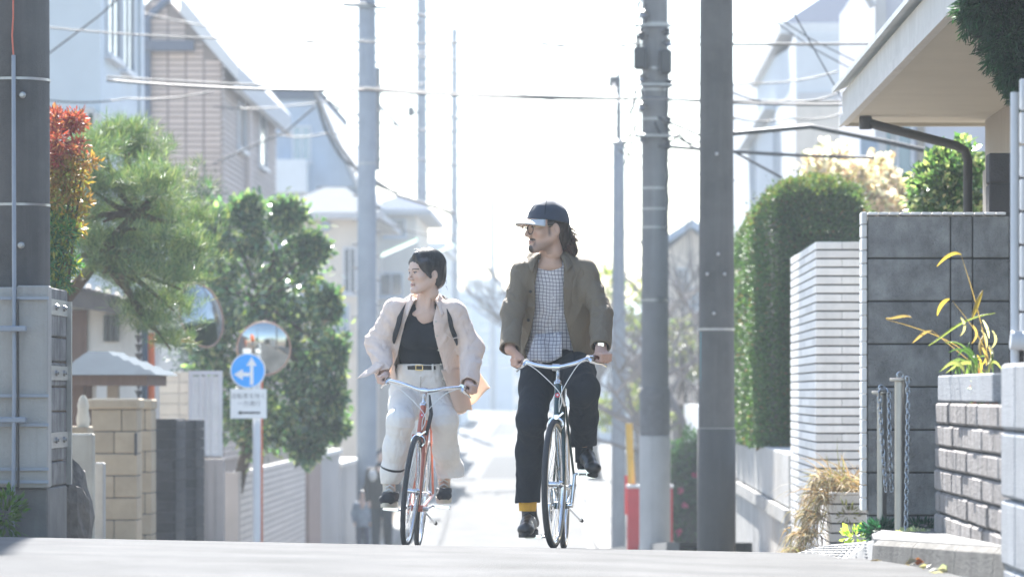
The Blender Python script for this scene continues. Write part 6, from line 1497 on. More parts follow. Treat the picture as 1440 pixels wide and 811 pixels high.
def cuffcut(f, w_, e_, r_=.13):
    d = np.array((e_-w_).normalized()); X, Y, Z = f.ax[0][:,None,None]-w_[0], f.ax[1][None,:,None]-w_[1], f.ax[2][None,None,:]-w_[2]
    q = np.maximum(X*d[0]+Y*d[1]+Z*d[2], np.sqrt(X*X+Y*Y+Z*Z)-r_); f.F = np.maximum(f.F, -q.astype(np.float32)); return f
def polymask(f, poly, yfun, below=True, k=.006):
    """subtract a prism: polygon in (x,z), on the camera side of yfun(x,z)"""
    X, Y, Z = f.ax[0][:,None], None, f.ax[2][None,:]; n = len(poly); d = np.full((len(f.ax[0]), len(f.ax[2])), 1e9); s_ = np.ones_like(d)
    px, pz = np.broadcast_arrays(X, Z)
    for i in range(n):
        a = np.array(poly[i]); b_ = np.array(poly[(i+1) % n]); e = b_-a; wx, wz = px-a[0], pz-a[1]
        t_ = np.clip((wx*e[0]+wz*e[1])/(e@e), 0, 1); d = np.minimum(d, (wx-e[0]*t_)**2+(wz-e[1]*t_)**2)
        c1 = pz >= a[1]; c2 = pz < b_[1]; c3 = e[0]*wz > e[1]*wx
        fl = (c1 & c2 & c3) | (~c1 & ~c2 & ~c3); s_ = np.where(fl, -s_, s_)
    sd = (s_*np.sqrt(d)).astype(np.float32)           # <0 inside
    dd = np.maximum(sd[:, None, :], (f.ax[1]-yfun)[None, :, None].astype(np.float32)); f.F = np.maximum(f.F, -dd)
def strands(name, paths, r0, mat_, parent, n=4):
    mb = MB()
    for p in paths: mb.tube(p, [r0*(1-.85*i/(len(p)-1)) for i in range(len(p))], n, cap=False)
    return mb.build(name, mat_, parent, smooth=True)
def shoe(name, heel, toe, ankle, parent, upm, solem, w_=.044, high=.06, laces=None, sole_h=.018, label=None):
    """heel, toe: points on the sole centre line; ankle: top opening"""
    h_ = Vector(heel); t_ = Vector(toe); A = Vector(ankle); d = (t_-h_).normalized(); sd = d.cross(Vector((0,0,1))).normalized(); up = sd.cross(d).normalized()
    if up.z < 0: up = -up
    lo, hi = bounds(h_, t_, A, m=.09); f = Fld(lo, hi, .004)
    sq = (sd, 1.0)
    L_ = (t_-h_).length
    f.cap(h_+d*.035+up*(.032+sole_h), h_+d*L_*.45+up*(.036+sole_h), .036, .038, .02).cap(h_+d*L_*.45+up*(.034+sole_h), t_-d*.045+up*(.024+sole_h), .040, .036, .03).ell(t_-d*.055+up*(.022+sole_h), (.045,.045,.026), .02)
    f.cap(h_+d*.05+up*.055, A, .041, .044, .03); 
    f.cap(h_+d*L_*.42+up*(.062+sole_h), t_-d*.09+up*(.042+sole_h), .022, .020, .03)
    # flatten below the sole plane
    X, Y, Z = f.ax[0][:,None,None], f.ax[1][None,:,None], f.ax[2][None,None,:]
    pl = -((X-h_.x)*up.x+(Y-h_.y)*up.y+(Z-h_.z)*up.z-sole_h*.7); f.F = np.maximum(f.F, pl.astype(np.float32))
    tp = ((X-A.x)*0+(Y-A.y)*0+(Z-A.z-.012)); f.F = np.maximum(f.F, tp.astype(np.float32))
    o = garment(name, f, upm, parent, wr_noise(.0012, 60, 3)); 
    if label: o['label'] = label
    mb = MB(); n = 26; ring = []
    for i in range(n):
        a = 2*math.pi*i/n; u = (1+math.cos(a))/2; wd = w_*(.82+.22*math.sin(math.pi*min(1, u*1.1))) if True else w_
        ring.append(h_+d*(-.004+(L_+.008)*u)+sd*(math.sin(a)*wd))
    toe_r = lambda p: .010*max(0, ((p-h_).dot(d)/L_-.75)/.25)
    bt = [p+up*toe_r(p) for p in ring]; tpv = [p+up*(sole_h+toe_r(p)) for p in ring]
    mb._add(bt+tpv, [tuple(range(n)), tuple(range(2*n-1, n-1, -1))]+[(i, n+i, n+(i+1) % n, (i+1) % n) for i in range(n)])
    mb.build('sole', solem, o, smooth='auto')
    if laces:
        for k in range(4):
            u = .40+.11*k; c = h_+d*L_*u+up*(.098+sole_h-.020*k-.004)
            MB().tube([c-sd*.026-up*.012, c+up*.004, c+sd*.026-up*.012], .0042, 6).build('lace', laces, o, smooth=True)
    return o
# ------------------------------------------------------------------ the man
M['coat'] = mat('olive_brown_cotton', (.165,.132,.092), .7, .06, 14, bump=.12, bscale=350, spec=.3, crease=.45, cscale=8)
M['coatin'] = M['coat']
M['navy'] = mat('black_navy_wool', (.016,.020,.028), .9, .08, 20, bump=.15, bscale=400, spec=.15, crease=.35, cscale=8)
M['boot'] = mat('black_leather', (.022,.022,.024), .32, .1, 30, spec=.5); M['bsole'] = mat('black_sole', (.018,.018,.019), .7, .1)
M['sock'] = mat('mustard_knit', (.62,.33,.03), .9, .1, 60, bump=.4, bscale=300)
def check_mat():
    m = mat('checked_cotton', (.56,.54,.55), .85, .05, 10, bump=.1, bscale=300); t = m.node_tree; L = t.links; b = t.nodes['Principled BSDF']
    g = _n(t, 'ShaderNodeNewGeometry'); sp = _n(t, 'ShaderNodeSeparateXYZ'); nz = _n(t, 'ShaderNodeTexNoise'); nz.inputs['Scale'].default_value = 7; nz.inputs['Detail'].default_value = 1
    mx = _n(t, 'ShaderNodeVectorMath', operation='MULTIPLY_ADD'); mx.inputs[1].default_value = (.035,.035,.035); L.new(g.outputs['Position'], nz.inputs['Vector']); L.new(nz.outputs['Color'], mx.inputs[0]); L.new(g.outputs['Position'], mx.inputs[2]); L.new(mx.outputs[0], sp.inputs[0])
    def band(o, ph):
        a = _n(t, 'ShaderNodeMath', operation='MULTIPLY_ADD'); a.inputs[1].default_value = 1/.0185; a.inputs[2].default_value = ph; L.new(o, a.inputs[0])
        fr = _n(t, 'ShaderNodeMath', operation='FRACT'); L.new(a.outputs[0], fr.inputs[0]); lt = _n(t, 'ShaderNodeMath', operation='LESS_THAN'); lt.inputs[1].default_value = .17; L.new(fr.outputs[0], lt.inputs[0]); return lt.outputs[0]
    s_ = _n(t, 'ShaderNodeMath', operation='MAXIMUM'); L.new(band(sp.outputs[0], 20), s_.inputs[0]); L.new(band(sp.outputs[2], 20.4), s_.inputs[1])
    src = b.inputs['Base Color'].links[0].from_socket; mi = _n(t, 'ShaderNodeMix', data_type='RGBA'); L.new(s_.outputs[0], mi.inputs[0]); L.new(src, mi.inputs[6]); mi.inputs[7].default_value = (.17,.155,.185,1); L.new(mi.outputs[2], b.inputs['Base Color']); return m
M['check'] = check_mat()
mr = thing('person', 'person in a navy cap, glasses and olive brown coat riding the dark green bicycle', 'person', man_root)
mskin = (.50,.335,.255)
mh = Vector(P(767, 321, 20.56))
hv, hq, hc, MH = head_mesh(mh, R(-60), R(4), R(0), 1.04, True, mskin)
(gl0, gl1), (gr0, gr1) = [[MW @ q for q in g] for g in mg]
wrL = Vector(P(717, 491, 20.36)); wrR = Vector(P(845, 489, 20.36)); elL = Vector(P(721, 440, 20.52)); elR = Vector(P(845, 440, 20.54)); shL = Vector(P(735, 384, 20.60)); shR = Vector(P(823, 381, 20.64))
neck = Vector(P(773, 362, 20.63)); hipc = Vector(P(780, 492, 20.86)); chest = Vector(P(778, 410, 20.68)); waist = Vector(P(779, 462, 20.80))
hpL = Vector(P(760, 500, 20.86)); hpR = Vector(P(802, 500, 20.86))
pL, pR = mp_[-1], mp_[1]
ankL = Vector((XW(742, 20.66), 20.70, pL.z+.255)); knL = Vector(P(748, 590, 20.42)); ankR = Vector((XW(821, 20.72), 20.76, pR.z+.15)); knR = Vector(P(821, 545, 20.36))
parts = [(hv, hq)]; cols = [hc]
v, q = neck_mesh(MH, neck+Vector((.005,-.01,.0)), True); parts.append((v, q)); cols.append(np.ones((len(v),3))*np.array(mskin))
for (w_, g0, g1, sg_) in ((wrL, gl0, gl1, -1), (wrR, gr0, gr1, 1)):
    lo, hi = bounds(w_, g0, g1, m=.07); f = Fld(lo, hi, .0028); limb_hand(f, w_, g0, g1, sg_); e_ = (elL if sg_ < 0 else elR); f.cap(w_, Vector(w_).lerp(e_, .25), .026, .032, .012, sq=((0,1,0), .8))
    v, q = f.mesh(); parts.append((v, q)); cc_ = np.ones((len(v),3))*np.array(mskin)*np.array([1.04,.96,.95]); cols.append(cc_)
lo, hi = bounds(neck, hipc, elL, elR, knL, knR, ankL, ankR, m=.14); f = Fld(lo, hi, .011)
f.chain([neck+Vector((0,.03,.05)), chest, waist, hipc], [.05,.11,.10,.11], .05, sq=((0,1,0),.75)).chain([shL, elL, wrL], [.05,.042,.026], .03).chain([shR, elR, wrR], [.05,.042,.026], .03).chain([hpL, knL, ankL], [.075,.055,.035], .03).chain([hpR, knR, ankR], [.075,.055,.035], .03)
v, q = f.mesh(); parts.append((v, q)); cols.append(np.ones((len(v),3))*np.array(mskin))
V, Q = joinm(parts); link('body', npmesh('body', V, Q, True, np.concatenate(cols)), M['skin'], mr)
# trousers
lo, hi = bounds(hpL, hpR, knL, knR, ankL, ankR, waist, m=.16); f = Fld(lo, hi, .0058)
f.ell(hipc+Vector((0,.01,.03)), (.165,.14,.15), .05)
f.chain([hpL, hpL.lerp(knL, .5), knL, knL.lerp(ankL, .45), ankL+Vector((0,0,-.07))], [.105,.092,.077,.071,.068], .04).chain([hpR, hpR.lerp(knR, .5), knR+Vector((0,0,-.01)), knR.lerp(ankR, .5), ankR+Vector((0,0,.02))], [.105,.094,.080,.074,.070], .04)
X_, Y_, Z_ = f.ax[0][:,None,None], f.ax[1][None,:,None], f.ax[2][None,None,:]
f.F = np.maximum(f.F, np.where(X_ < (knL.x+knR.x)/2, ZW(707, 20.6)-Z_+.02*(X_-ankL.x), ZW(628, 20.7)-Z_+.10*(X_-ankR.x)).astype(np.float32))
f.cap(ankL+Vector((0,0,-.16)), ankL+Vector((0,0,-.03)), .061, .061, .003, 's'); f.cap(ankR+Vector((0,.0,-.1)), ankR+Vector((0,0,.06)), .064, .064, .003, 's')
garment('trousers', f, M['navy'], mr, addf(folds(.010, 1, [(knL, .13, (.3,.2,1), 60), (knR, .13, (-.3,.4,1), 55), (hpL.lerp(knL,.45), .14, (.8,0,.7), 50), (ankL+Vector((0,0,.12)), .11, (.35,0,1), 60), (hpR.lerp(knR,.4), .14, (-.7,0,.7), 50), (ankR+Vector((0,0,.1)), .1, (.2,.2,1), 70)]), wr_noise(.0022, 26, 2)))
MB().lathe([(.046,-.09),(.049,-.05),(.048,.03)], ankL+Vector((0,0,-.03)), n=18, cap=False).build('sock', M['sock'], mr, smooth=True)
MB().lathe([(.047,-.09),(.049,.03),(.052,.12)], ankR+Vector((0,0,.0)), n=18, cap=False).build('sock', M['navy'], mr, smooth=True)
soleL = pL.z+.018; hl = Vector((XW(748, 20.8), 20.78, soleL)); tl = Vector((XW(738, 20.5), 20.485, soleL-.028)); shoe('boot', hl, tl, ankL+Vector((0,.0,-.047)), mr, M['boot'], M['bsole'], .050, laces=M['bsole'], sole_h=.024)
hl = Vector((XW(817, 20.86), 20.87, pR.z+.066)); tl = Vector((XW(836, 20.6), 20.60, pR.z-.028)); shoe('boot', hl, tl, ankR+Vector((0,.02,-.01)), mr, M['boot'], M['bsole'], .050, laces=M['bsole'], sole_h=.024)
# checked shirt
lo, hi = bounds(neck, waist, hipc, m=.22); f = Fld(lo, hi, .0052)
tz = lambda py: ZW(py, 20.68)
def stn(py, pc, wx, y, dy): s_ = F/20.68; return (ZW(py, 20.68), XW(pc, 20.68), y, wx/s_, dy)
sts = [stn(540, 782, 43, 20.80, .145), stn(505, 780, 42, 20.77, .138), stn(470, 778, 39, 20.735, .118), stn(430, 778, 40, 20.69, .112), stn(395, 777, 40, 20.66, .104), stn(372, 776, 34, 20.65, .09), stn(362, 774, 22, 20.645, .068), stn(352, 773, 17.5, 20.640, .060)]
f.loft(sts, .03, pw=2.2)
X_, Y_, Z_ = f.ax[0][:,None,None], f.ax[1][None,:,None], f.ax[2][None,None,:]
xx0 = XW(782, 20.6)
hem = ZW(500, 20.62)+.035*np.sin((X_-xx0)*22+.6)-.20*np.abs(X_-xx0)*(X_ < xx0)*.6
f.F = np.maximum(f.F, (hem-Z_).astype(np.float32))
f.cap(Vector((neck.x, 20.62, neck.z+.03)), Vector((neck.x, 20.62, neck.z+.15)), .056, .066, .004, 's')
garment('checked_shirt', f, M['check'], mr, addf(folds(.010, 5, [(chest+Vector((0,-.1,-.1)), .16, (1,0,.25), 45), (waist+Vector((0,-.1,0)), .16, (.8,0,-.6), 50), (waist+Vector((-.1,-.1,-.05)), .12, (.6,0,.8), 55)]), wr_noise(.0015, 30, 4)))
plk = MB(); zz = np.linspace(ZW(368, 20.55), ZW(492, 20.55), 14)
# shirt tail blown across the thigh (image-left)
tail = MB(); A0 = P(735, 515, 20.42); A1 = P(777, 492, 20.58); 
def tailf(u, v):
    a = P(738, 512, 20.44).lerp(P(790, 503, 20.50), u); b_ = P(752, 470, 20.56).lerp(P(790, 466, 20.58), u); p = a.lerp(b_, v); p.y += .018*math.sin(u*9+v*3)-.02*math.sin(math.pi*v); p.z += .012*math.sin(u*7)*(1-v); return p
tail.grid(tailf, 16, 10); to = tail.build('shirt_tail', M['check'], mr, smooth=True); sm_ = to.modifiers.new('thickness', 'SOLIDIFY'); sm_.thickness = .003
# coat
lo, hi = bounds(shL, shR, elL, elR, wrL, wrR, neck, hipc, m=.17); f = Fld(lo, hi, .0052)
sto = [stn(548, 779, 58, 20.82, .185), stn(520, 778, 60, 20.80, .185), stn(480, 778, 58, 20.76, .178), stn(440, 778, 56, 20.71, .170), stn(405, 778, 54, 20.675, .155), stn(382, 778, 52, 20.665, .125), stn(369, 777, 43, 20.66, .098), stn(360, 775, 32, 20.655, .084), stn(350, 774, 25, 20.655, .076)]
f.loft(sto, .03, pw=2.3)
for (a, e_, w_, sd) in ((shL, elL, wrL, -1), (shR, elR, wrR, 1)):
    f.cap(a, a+Vector((sd*.0,0,0)), .058, .058, .05)
    f.cap(a, e_, .060, .061, .03, fold=(.005, 20, 1.0+sd, (.9*sd, .3, 0))); f.cap(e_, w_.lerp(e_, .0), .061, .053, .03, fold=(.006, 24, 2+sd, (1.0*sd, .2, .1)))
shell(f, addf(folds(.010, 9, [(chest+Vector((-.17,-.08,-.05)), .13, (.5,0,1), 45), (chest+Vector((.15,-.1,-.08)), .14, (-.6,0,.9), 42), (waist+Vector((.17,-.1,.02)), .14, (-.8,0,.5), 45), (waist+Vector((-.18,-.1,.02)), .13, (.9,0,.3), 42), (elL, .10, (.3,.3,1), 52), (elR, .10, (-.3,.3,1), 52), (shL+Vector((0,0,-.08)), .09, (.6,0,.8), 55), (shR+Vector((0,0,-.08)), .09, (-.6,0,.8), 55)]), wr_noise(.0022, 20, 8)))
X_, Y_, Z_ = f.ax[0][:,None,None], f.ax[1][None,:,None], f.ax[2][None,None,:]
core = np.abs(X_-XW(778,20.6)) < .262
f.F = np.where(core, np.maximum(f.F, (ZW(507, 20.6)-.24*np.clip(X_-XW(790,20.6), 0, .2)-.22*np.clip(Y_-20.7,0,.3)-Z_).astype(np.float32)), f.F)
f.cap((neck.x, 20.64, neck.z-.02), (neck.x, 20.64, neck.z+.3), .085, .085, .004, 's')
cuffcut(f, wrL.lerp(elL, .02), elL); cuffcut(f, wrR.lerp(elR, .02), elR)
q2 = lambda pts: [(XW(x, 20.52), ZW(y, 20.52)) for x, y in pts]
polymask(f, q2([(757, 340), (757, 372), (752, 400), (753, 430), (747, 465), (738, 490), (731, 515), (729, 560), (822, 560), (816, 530), (808, 500), (800, 470), (793, 440), (792, 405), (793, 372), (796, 340)]), 20.64)
garment('coat', f, M['coat'], mr)
# collar: two turned-down leaves standing round the neck
def collar(parent, mat_, cx, cy, cz, rx, ry, h_, gap, out_, tip, name='collar', n=34):
    mb = MB()
    def fn(u, v):
        a = math.pi/2+(u-.5)*2*(math.pi-gap); k = abs(u-.5)*2; ca, sa = math.cos(a), math.sin(a)
        if v < .35: t_ = v/.35; r_ = 1.0+.03*t_; z = h_*(t_-1)-.03*k**2
        else:
            t_ = (v-.35)/.65; r_ = 1.03+(out_+(tip*.35)*k**4)*t_**.8; z = -(.042+.062*k**3)*t_**1.3-.03*k**2+.004*math.sin(t_*3)
        return (cx+ca*rx*r_, cy+sa*ry*r_, cz+z)
    mb.grid(fn, n, 13); o = mb.build(name, mat_, parent, smooth=True); s_ = o.modifiers.new('thickness', 'SOLIDIFY'); s_.thickness = .006; s_.offset = 0; return o
collar(mr, M['coat'], neck.x, 20.650, ZW(349, 20.6), .082, .086, .05, R(33), .52, 1.3)
# front lapel edges and buttons of the shirt
for py in (372, 384, 418, 443, 470): MB().lathe([(.0055,0),(.0055,.002),(.003,.003)], P(777+(py-372)*.03, py, 20.545 if py > 380 else 20.57), (0,-1,0), 10).build('button', mat('pearl_button%d' % py, (.62,.6,.58), .3, 0), mr)
for (px, py, yy) in ((746, 410, 20.525), (743, 450, 20.57)): MB().lathe([(.008,0),(.008,.003),(.004,.004)], P(px, py, yy), (0,-1,0), 12).build('coat_button', M['bsole'], mr)
# cap
def cap_parts():
    f = Fld((-.13,-.15,-.03), (.13,.15,.16), .004)
    f.ell((0,.012,.040), (.090,.112,.100), .01); f.ell((0,.008,.018), (.0915,.114,.05), .03)
    X_, Y_, Z_ = f.ax[0][:,None,None], f.ax[1][None,:,None], f.ax[2][None,None,:]
    f.F = np.maximum(f.F, (.034-.14*(Y_+.03)-Z_).astype(np.float32)); f.ell((0,.010,.030), (.082,.104,.092), .004, 's')
    f.F = np.maximum(f.F, -np.maximum(.02-Z_, .2-Z_).astype(np.float32)) if False else f.F
    return f.mesh(addf(folds(.004, 3, [((-.03,-.05,.11), .07, (.2,.6,1), 90), ((.04,.03,.12), .07, (.5,.4,.8), 80)]), wr_noise(.0012, 45, 5)))
v, q = cap_parts(); A = np.array(MH @ Matrix.Translation((0,.004,.006)) @ Matrix.Rotation(R(-3), 4, 'X')); v = v @ A[:3,:3].T+A[:3,3]
cpo = link('cap', npmesh('cap', v, q), mat('navy_cap_cotton', (.026,.036,.058), .8, .1, 30, bump=.1, bscale=400, sheen=.2), mr)
MHM = Matrix(A.tolist()); brim = MB()
def brimf(u, v_):
    a = (u-.5)*2.1; r0 = Vector((math.sin(a)*.088, -math.cos(a)*.110+.010, .038)); o_ = Vector((math.sin(a)*.9, -math.cos(a), 0)); L_ = .068*math.cos(a*.72)
    p = r0+o_*L_*v_; p.z += -.020*v_-.024*(math.sin(a)**2)*v_; return MHM @ p
brim.grid(brimf, 22, 8); bo = brim.build('brim', mat('pale_grey_brim', (.52,.52,.50), .8, .06, 30), cpo, smooth=True); s_ = bo.modifiers.new('thickness', 'SOLIDIFY'); s_.thickness = .004; s_.offset = 0
# seams on the cap
for a in (-1.0, 0, 1.0):
    pth = [MHM @ Vector((math.sin(a)*.0905*math.cos(t_)+0, -math.cos(a)*.1125*math.cos(t_)+.012, .040+.1005*math.sin(t_))) for t_ in np.linspace(.05, 1.5, 12)]
    MB().tube(pth, .0016, 5).build('seam', M['navy'], cpo, smooth=True)
# glasses
gm = mat('dark_metal_frame', (.05,.045,.04), .35, 0, metal=.6); gl = MB()
for s_ in (-1, 1): gl.torus(MH @ Vector((s_*.034,-.108,-.001)), MH.to_3x3() @ Vector((s_*.10,-1,.05)), .0255, .0021, 28, 6)
gl.tube([MH @ Vector((-.010,-.112,.006)), MH @ Vector((0,-.116,.009)), MH @ Vector((.010,-.112,.006))], .0018, 6)
go_ = gl.build('glasses', gm, mr, smooth=True)
for s_ in (-1, 1): MB().tube([MH @ Vector((s_*.059,-.104,.008)), MH @ Vector((s_*.078,-.05,.010)), MH @ Vector((s_*.083,.012,.010))], .0016, 6).build('temple', mat('gold_temple%d' % s_, (.62,.5,.3), .3, 0, metal=1), go_, smooth=True)
# hair: back of the head and ponytail
f = Fld((-.12,-.12,-.22), (.12,.22,.12), .0045)
f.ell((0,.030,.02), (.083,.100,.085), .02).ell((0,.085,-.045), (.060,.045,.075), .03)
f.ell((0,-.105,-.04), (.10,.100,.14), .01, 's'); f.ell((0,.0,-.13), (.07,.075,.10), .02, 's')
for s_ in (-1, 1): f.ell((s_*.085,.010,-.015), (.02,.026,.034), .006, 's')
X_, Y_, Z_ = f.ax[0][:,None,None], f.ax[1][None,:,None], f.ax[2][None,None,:]
f.chain([(0,.10,-.03), (.0,.135,-.075), (.005,.145,-.125), (.01,.148,-.165)], [.042,.030,.022,.010], .03)
v, q = f.mesh(lambda X, Y, Z: .0022*np.sin(130*X+60*Z+20*Y)*np.ones_like(Z*X*Y)+.0015*np.sin(210*Y+50*X-40*Z)); A = np.array(MH); v = v @ A[:3,:3].T+A[:3,3]
ho = link('hair', npmesh('hair', v, q), M['hairm'], mr)
r_ = random.Random(4); sp_ = []
for k in range(420):
    a0 = Vector((r_.uniform(-.04,.04), .10+r_.uniform(-.01,.04), r_.uniform(-.12,.0))); dr = Vector((r_.uniform(-.4,.4), r_.uniform(.2,1.3), r_.uniform(-1.3,-.3))); L_ = r_.uniform(.04,.10); pth = [MH @ a0]; p = a0
    for j in range(5): dr = dr+Vector((r_.uniform(-.25,.25), r_.uniform(-.2,.25), r_.uniform(-.3,.25))); p = p+dr.normalized()*L_/5; pth.append(MH @ p)
    sp_.append(pth)
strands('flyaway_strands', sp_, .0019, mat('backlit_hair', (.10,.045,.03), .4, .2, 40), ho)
wt = MB(); wd = (elR-wrR).normalized(); wt.lathe([(.033,-.011),(.036,-.008),(.036,.008),(.033,.011)], wrR+wd*.022, wd, 20, cap=False); wo_ = wt.build('wristwatch', M['boot'], mr, smooth='auto')
MB().bbox(wrR+wd*.022+Vector((-.018,-.045,-.012)), wrR+wd*.022+Vector((.018,-.030,.014)), .004).build('watch_face', M['chrome'], wo_)
# ------------------------------------------------------------------ the woman
def translucent(m, amt, colr):
    t = m.node_tree; b = t.nodes['Principled BSDF']; tr = _n(t, 'ShaderNodeBsdfTranslucent'); tr.inputs[0].default_value = (*colr, 1); mx = _n(t, 'ShaderNodeMixShader'); mx.inputs[0].default_value = amt
    t.links.new(b.outputs[0], mx.inputs[1]); t.links.new(tr.outputs[0], mx.inputs[2]); t.links.new(mx.outputs[0], t.nodes['Material Output'].inputs[0]); return m
M['shirtb'] = mat('beige_linen', (.74,.605,.52), .85, .06, 10, bump=.15, bscale=380, crease=.5, cscale=8)
M['shirtflap'] = translucent(mat('beige_linen_thin', (.80,.69,.60), .85, .05, 10, bump=.1, bscale=380), .42, (.95,.78,.64))
M['blacktop'] = mat('black_knit', (.016,.019,.026), .9, .08, 20, bump=.25, bscale=260, spec=.15)
M['creamp'] = mat('cream_twill', (.80,.77,.72), .85, .05, 12, bump=.12, bscale=380, crease=.45, cscale=8)
M['belt'] = mat('black_belt', (.02,.018,.018), .4, .05); M['gold'] = mat('gold_buckle', (.62,.45,.22), .3, 0, metal=1)
M['strap'] = mat('black_webbing', (.022,.024,.028), .8, .1, 60, bump=.3, bscale=200)
M['canvas'] = mat('black_canvas', (.028,.030,.036), .8, .1, 30); M['gum'] = mat('cream_sole', (.55,.50,.40), .7, .06)
wr_ = thing('person', 'person with short black hair in a beige overshirt and cream trousers riding the coral bicycle', 'person', wo_root)
wskin = (.60,.43,.345)
wh = Vector(P(598, 384, 22.66))
hv, hq, hc, WH = head_mesh(wh, R(-58), R(3), R(0), .98, False, wskin)
(gl0, gl1), (gr0, gr1) = [[WW @ q for q in g] for g in wg]
pw = lambda px, py, Y: Vector(P(px, py, Y))
wrL, wrR = pw(522, 508, 22.62), pw(657, 520, 22.62)
wrL = gl0.lerp(gl1, .62)+Vector((.0,.085,.030)); wrR = gr0.lerp(gr1, .62)+Vector((0,.085,.030))
elL, elR = pw(531, 482, 22.76), pw(663, 490, 22.76); shL, shR = pw(556, 436, 22.74), pw(638, 438, 22.74)
neck = pw(598, 428, 22.74); chest = pw(596, 465, 22.78); waist = pw(593, 508, 22.88); hipc = pw(592, 545, 22.98)
hpL, hpR = pw(575, 552, 22.98), pw(611, 553, 22.98); pL, pR = wp_[-1], wp_[1]
knL, knR = pw(563, 592, 22.56), pw(626, 592, 22.72)
ankL = Vector((pL.x-.01, pL.y+.09, pL.z+.115)); ankR = Vector((pR.x+.0, pR.y+.10, pR.z+.12))
parts = [(hv, hq)]; cols = [hc]
v, q = neck_mesh(WH, neck+Vector((0,-.01,-.01)), False); parts.append((v, q)); cols.append(np.ones((len(v),3))*np.array(wskin))
for (w_, g0, g1, sg_, e_) in ((wrL, gl0, gl1, -1, elL), (wrR, gr0, gr1, 1, elR)):
    lo, hi = bounds(w_, g0, g1, m=.07); f = Fld(lo, hi, .0028); limb_hand(f, w_, g0, g1, sg_); f.cap(w_, Vector(w_).lerp(e_, .25), .024, .029, .012)
    v, q = f.mesh(); parts.append((v, q)); cols.append(np.ones((len(v),3))*np.array(wskin)*np.array([1.0,.95,.94]))
lo, hi = bounds(neck, hipc, elL, elR, knL, knR, ankL, ankR, m=.14); f = Fld(lo, hi, .011)
f.chain([neck+Vector((0,.02,.03)), chest, waist, hipc], [.045,.095,.085,.10], .05, sq=((0,1,0),.75)).chain([shL, elL, wrL], [.045,.038,.024], .03).chain([shR, elR, wrR], [.045,.038,.024], .03).chain([hpL, knL, ankL], [.07,.05,.032], .03).chain([hpR, knR, ankR], [.07,.05,.032], .03)
f.cap(neck+Vector((0,-.01,.06)), neck+Vector((0,-.02,-.06)), .046, .075, .04, sq=((0,1,0),.8))
v, q = f.mesh(); parts.append((v, q)); cols.append(np.ones((len(v),3))*np.array(wskin))
V, Q = joinm(parts); link('body', npmesh('body', V, Q, True, np.concatenate(cols)), M['skin'], wr_)
# trousers
lo, hi = bounds(hpL, hpR, knL, knR, ankL, ankR, waist, m=.18); f = Fld(lo, hi, .0055)
s2 = F/22.9
f.loft([(ZW(585, 22.9), XW(592, 22.9), 22.98, 44/s2, .165), (ZW(550, 22.9), XW(592, 22.9), 22.95, 44/s2, .165), (ZW(528, 22.9), XW(592, 22.9), 22.91, 38/s2, .15), (ZW(512, 22.9), XW(592, 22.9), 22.89, 33/s2, .130)], .04)
f.chain([hpL, hpL.lerp(knL, .5), knL, knL.lerp(ankL, .4), knL.lerp(ankL, .75), ankL+Vector((0,.01,.02))], [.100,.090,.074,.070,.060,.050], .05)
f.chain([hpR, hpR.lerp(knR, .5), knR, knR.lerp(ankR, .45)+Vector((.005,-.0,0)), ankR+Vector((.035,-.04,.10)), ankR+Vector((.04,-.05,.045))], [.102,.092,.076,.073,.078,.082], .04)
X_, Y_, Z_ = f.ax[0][:,None,None], f.ax[1][None,:,None], f.ax[2][None,None,:]; xm = (knL.x+knR.x)/2
f.F = np.maximum(f.F, np.where(X_ < xm, ankL.z+.03-Z_, ankR.z+.045+.12*(X_-ankR.x)-Z_).astype(np.float32))
f.cap(ankR+Vector((.03,-.04,-.05)), ankR+Vector((.02,-.03,.09)), .078, .074, .004, 's')
garment('trousers', f, M['creamp'], wr_, addf(folds(.009, 2, [(knL, .12, (.3,.2,1), 58), (hpL.lerp(knL,.35), .13, (.9,0,.8), 52), (hpR.lerp(knR,.35), .13, (-.9,0,.8), 52), (knR, .11, (-.3,.2,1), 50), (knR.lerp(ankR,.6), .13, (1,0,.2), 55), (hipc+Vector((0,-.12,0)), .10, (.9,0,-.5), 60)]), wr_noise(.002, 26, 12)))
be = MB(); n = 40; zc = ZW(517, 22.9); xc_ = XW(592, 22.9)
be.lathe([(1, -.013), (1.025, -.011), (1.025, .011), (1, .013)], (0,0,0), n=n, cap=False); be.v = [(xc_+x*34.3/s2, 22.893+y*.136, zc+z+.0*x) for x, y, z in be.v]
bo = be.build('belt', M['belt'], wr_, smooth='auto')
c = Vector((xc_-.004, 22.893-.141, zc)); b_ = MB()
for lo, hi in (((-.022,-.006,-.016),(-.018,.002,.016)),((.018,-.006,-.016),(.022,.002,.016)),((-.018,-.006,.012),(.018,.002,.016)),((-.018,-.006,-.016),(.018,.002,-.012))): b_.box(c+Vector(lo), c+Vector(hi))
b_.build('buckle', M['gold'], bo)
for dx in (-.10, .075):
    p = Vector((xc_+dx, 22.893-.139*math.sqrt(1-(dx/(34.3/s2))**2)-.004, zc)); MB().bbox(p+Vector((-.006,-.005,-.026)), p+Vector((.006,.004,.022)), .002).build('belt_loop', M['creamp'], bo)
MB().tube([P(592,529,22.74), P(591,545,22.77)], .0022, 5).build('fly_seam', mat('seam_thread', (.42,.38,.33), .9, 0), wr_)
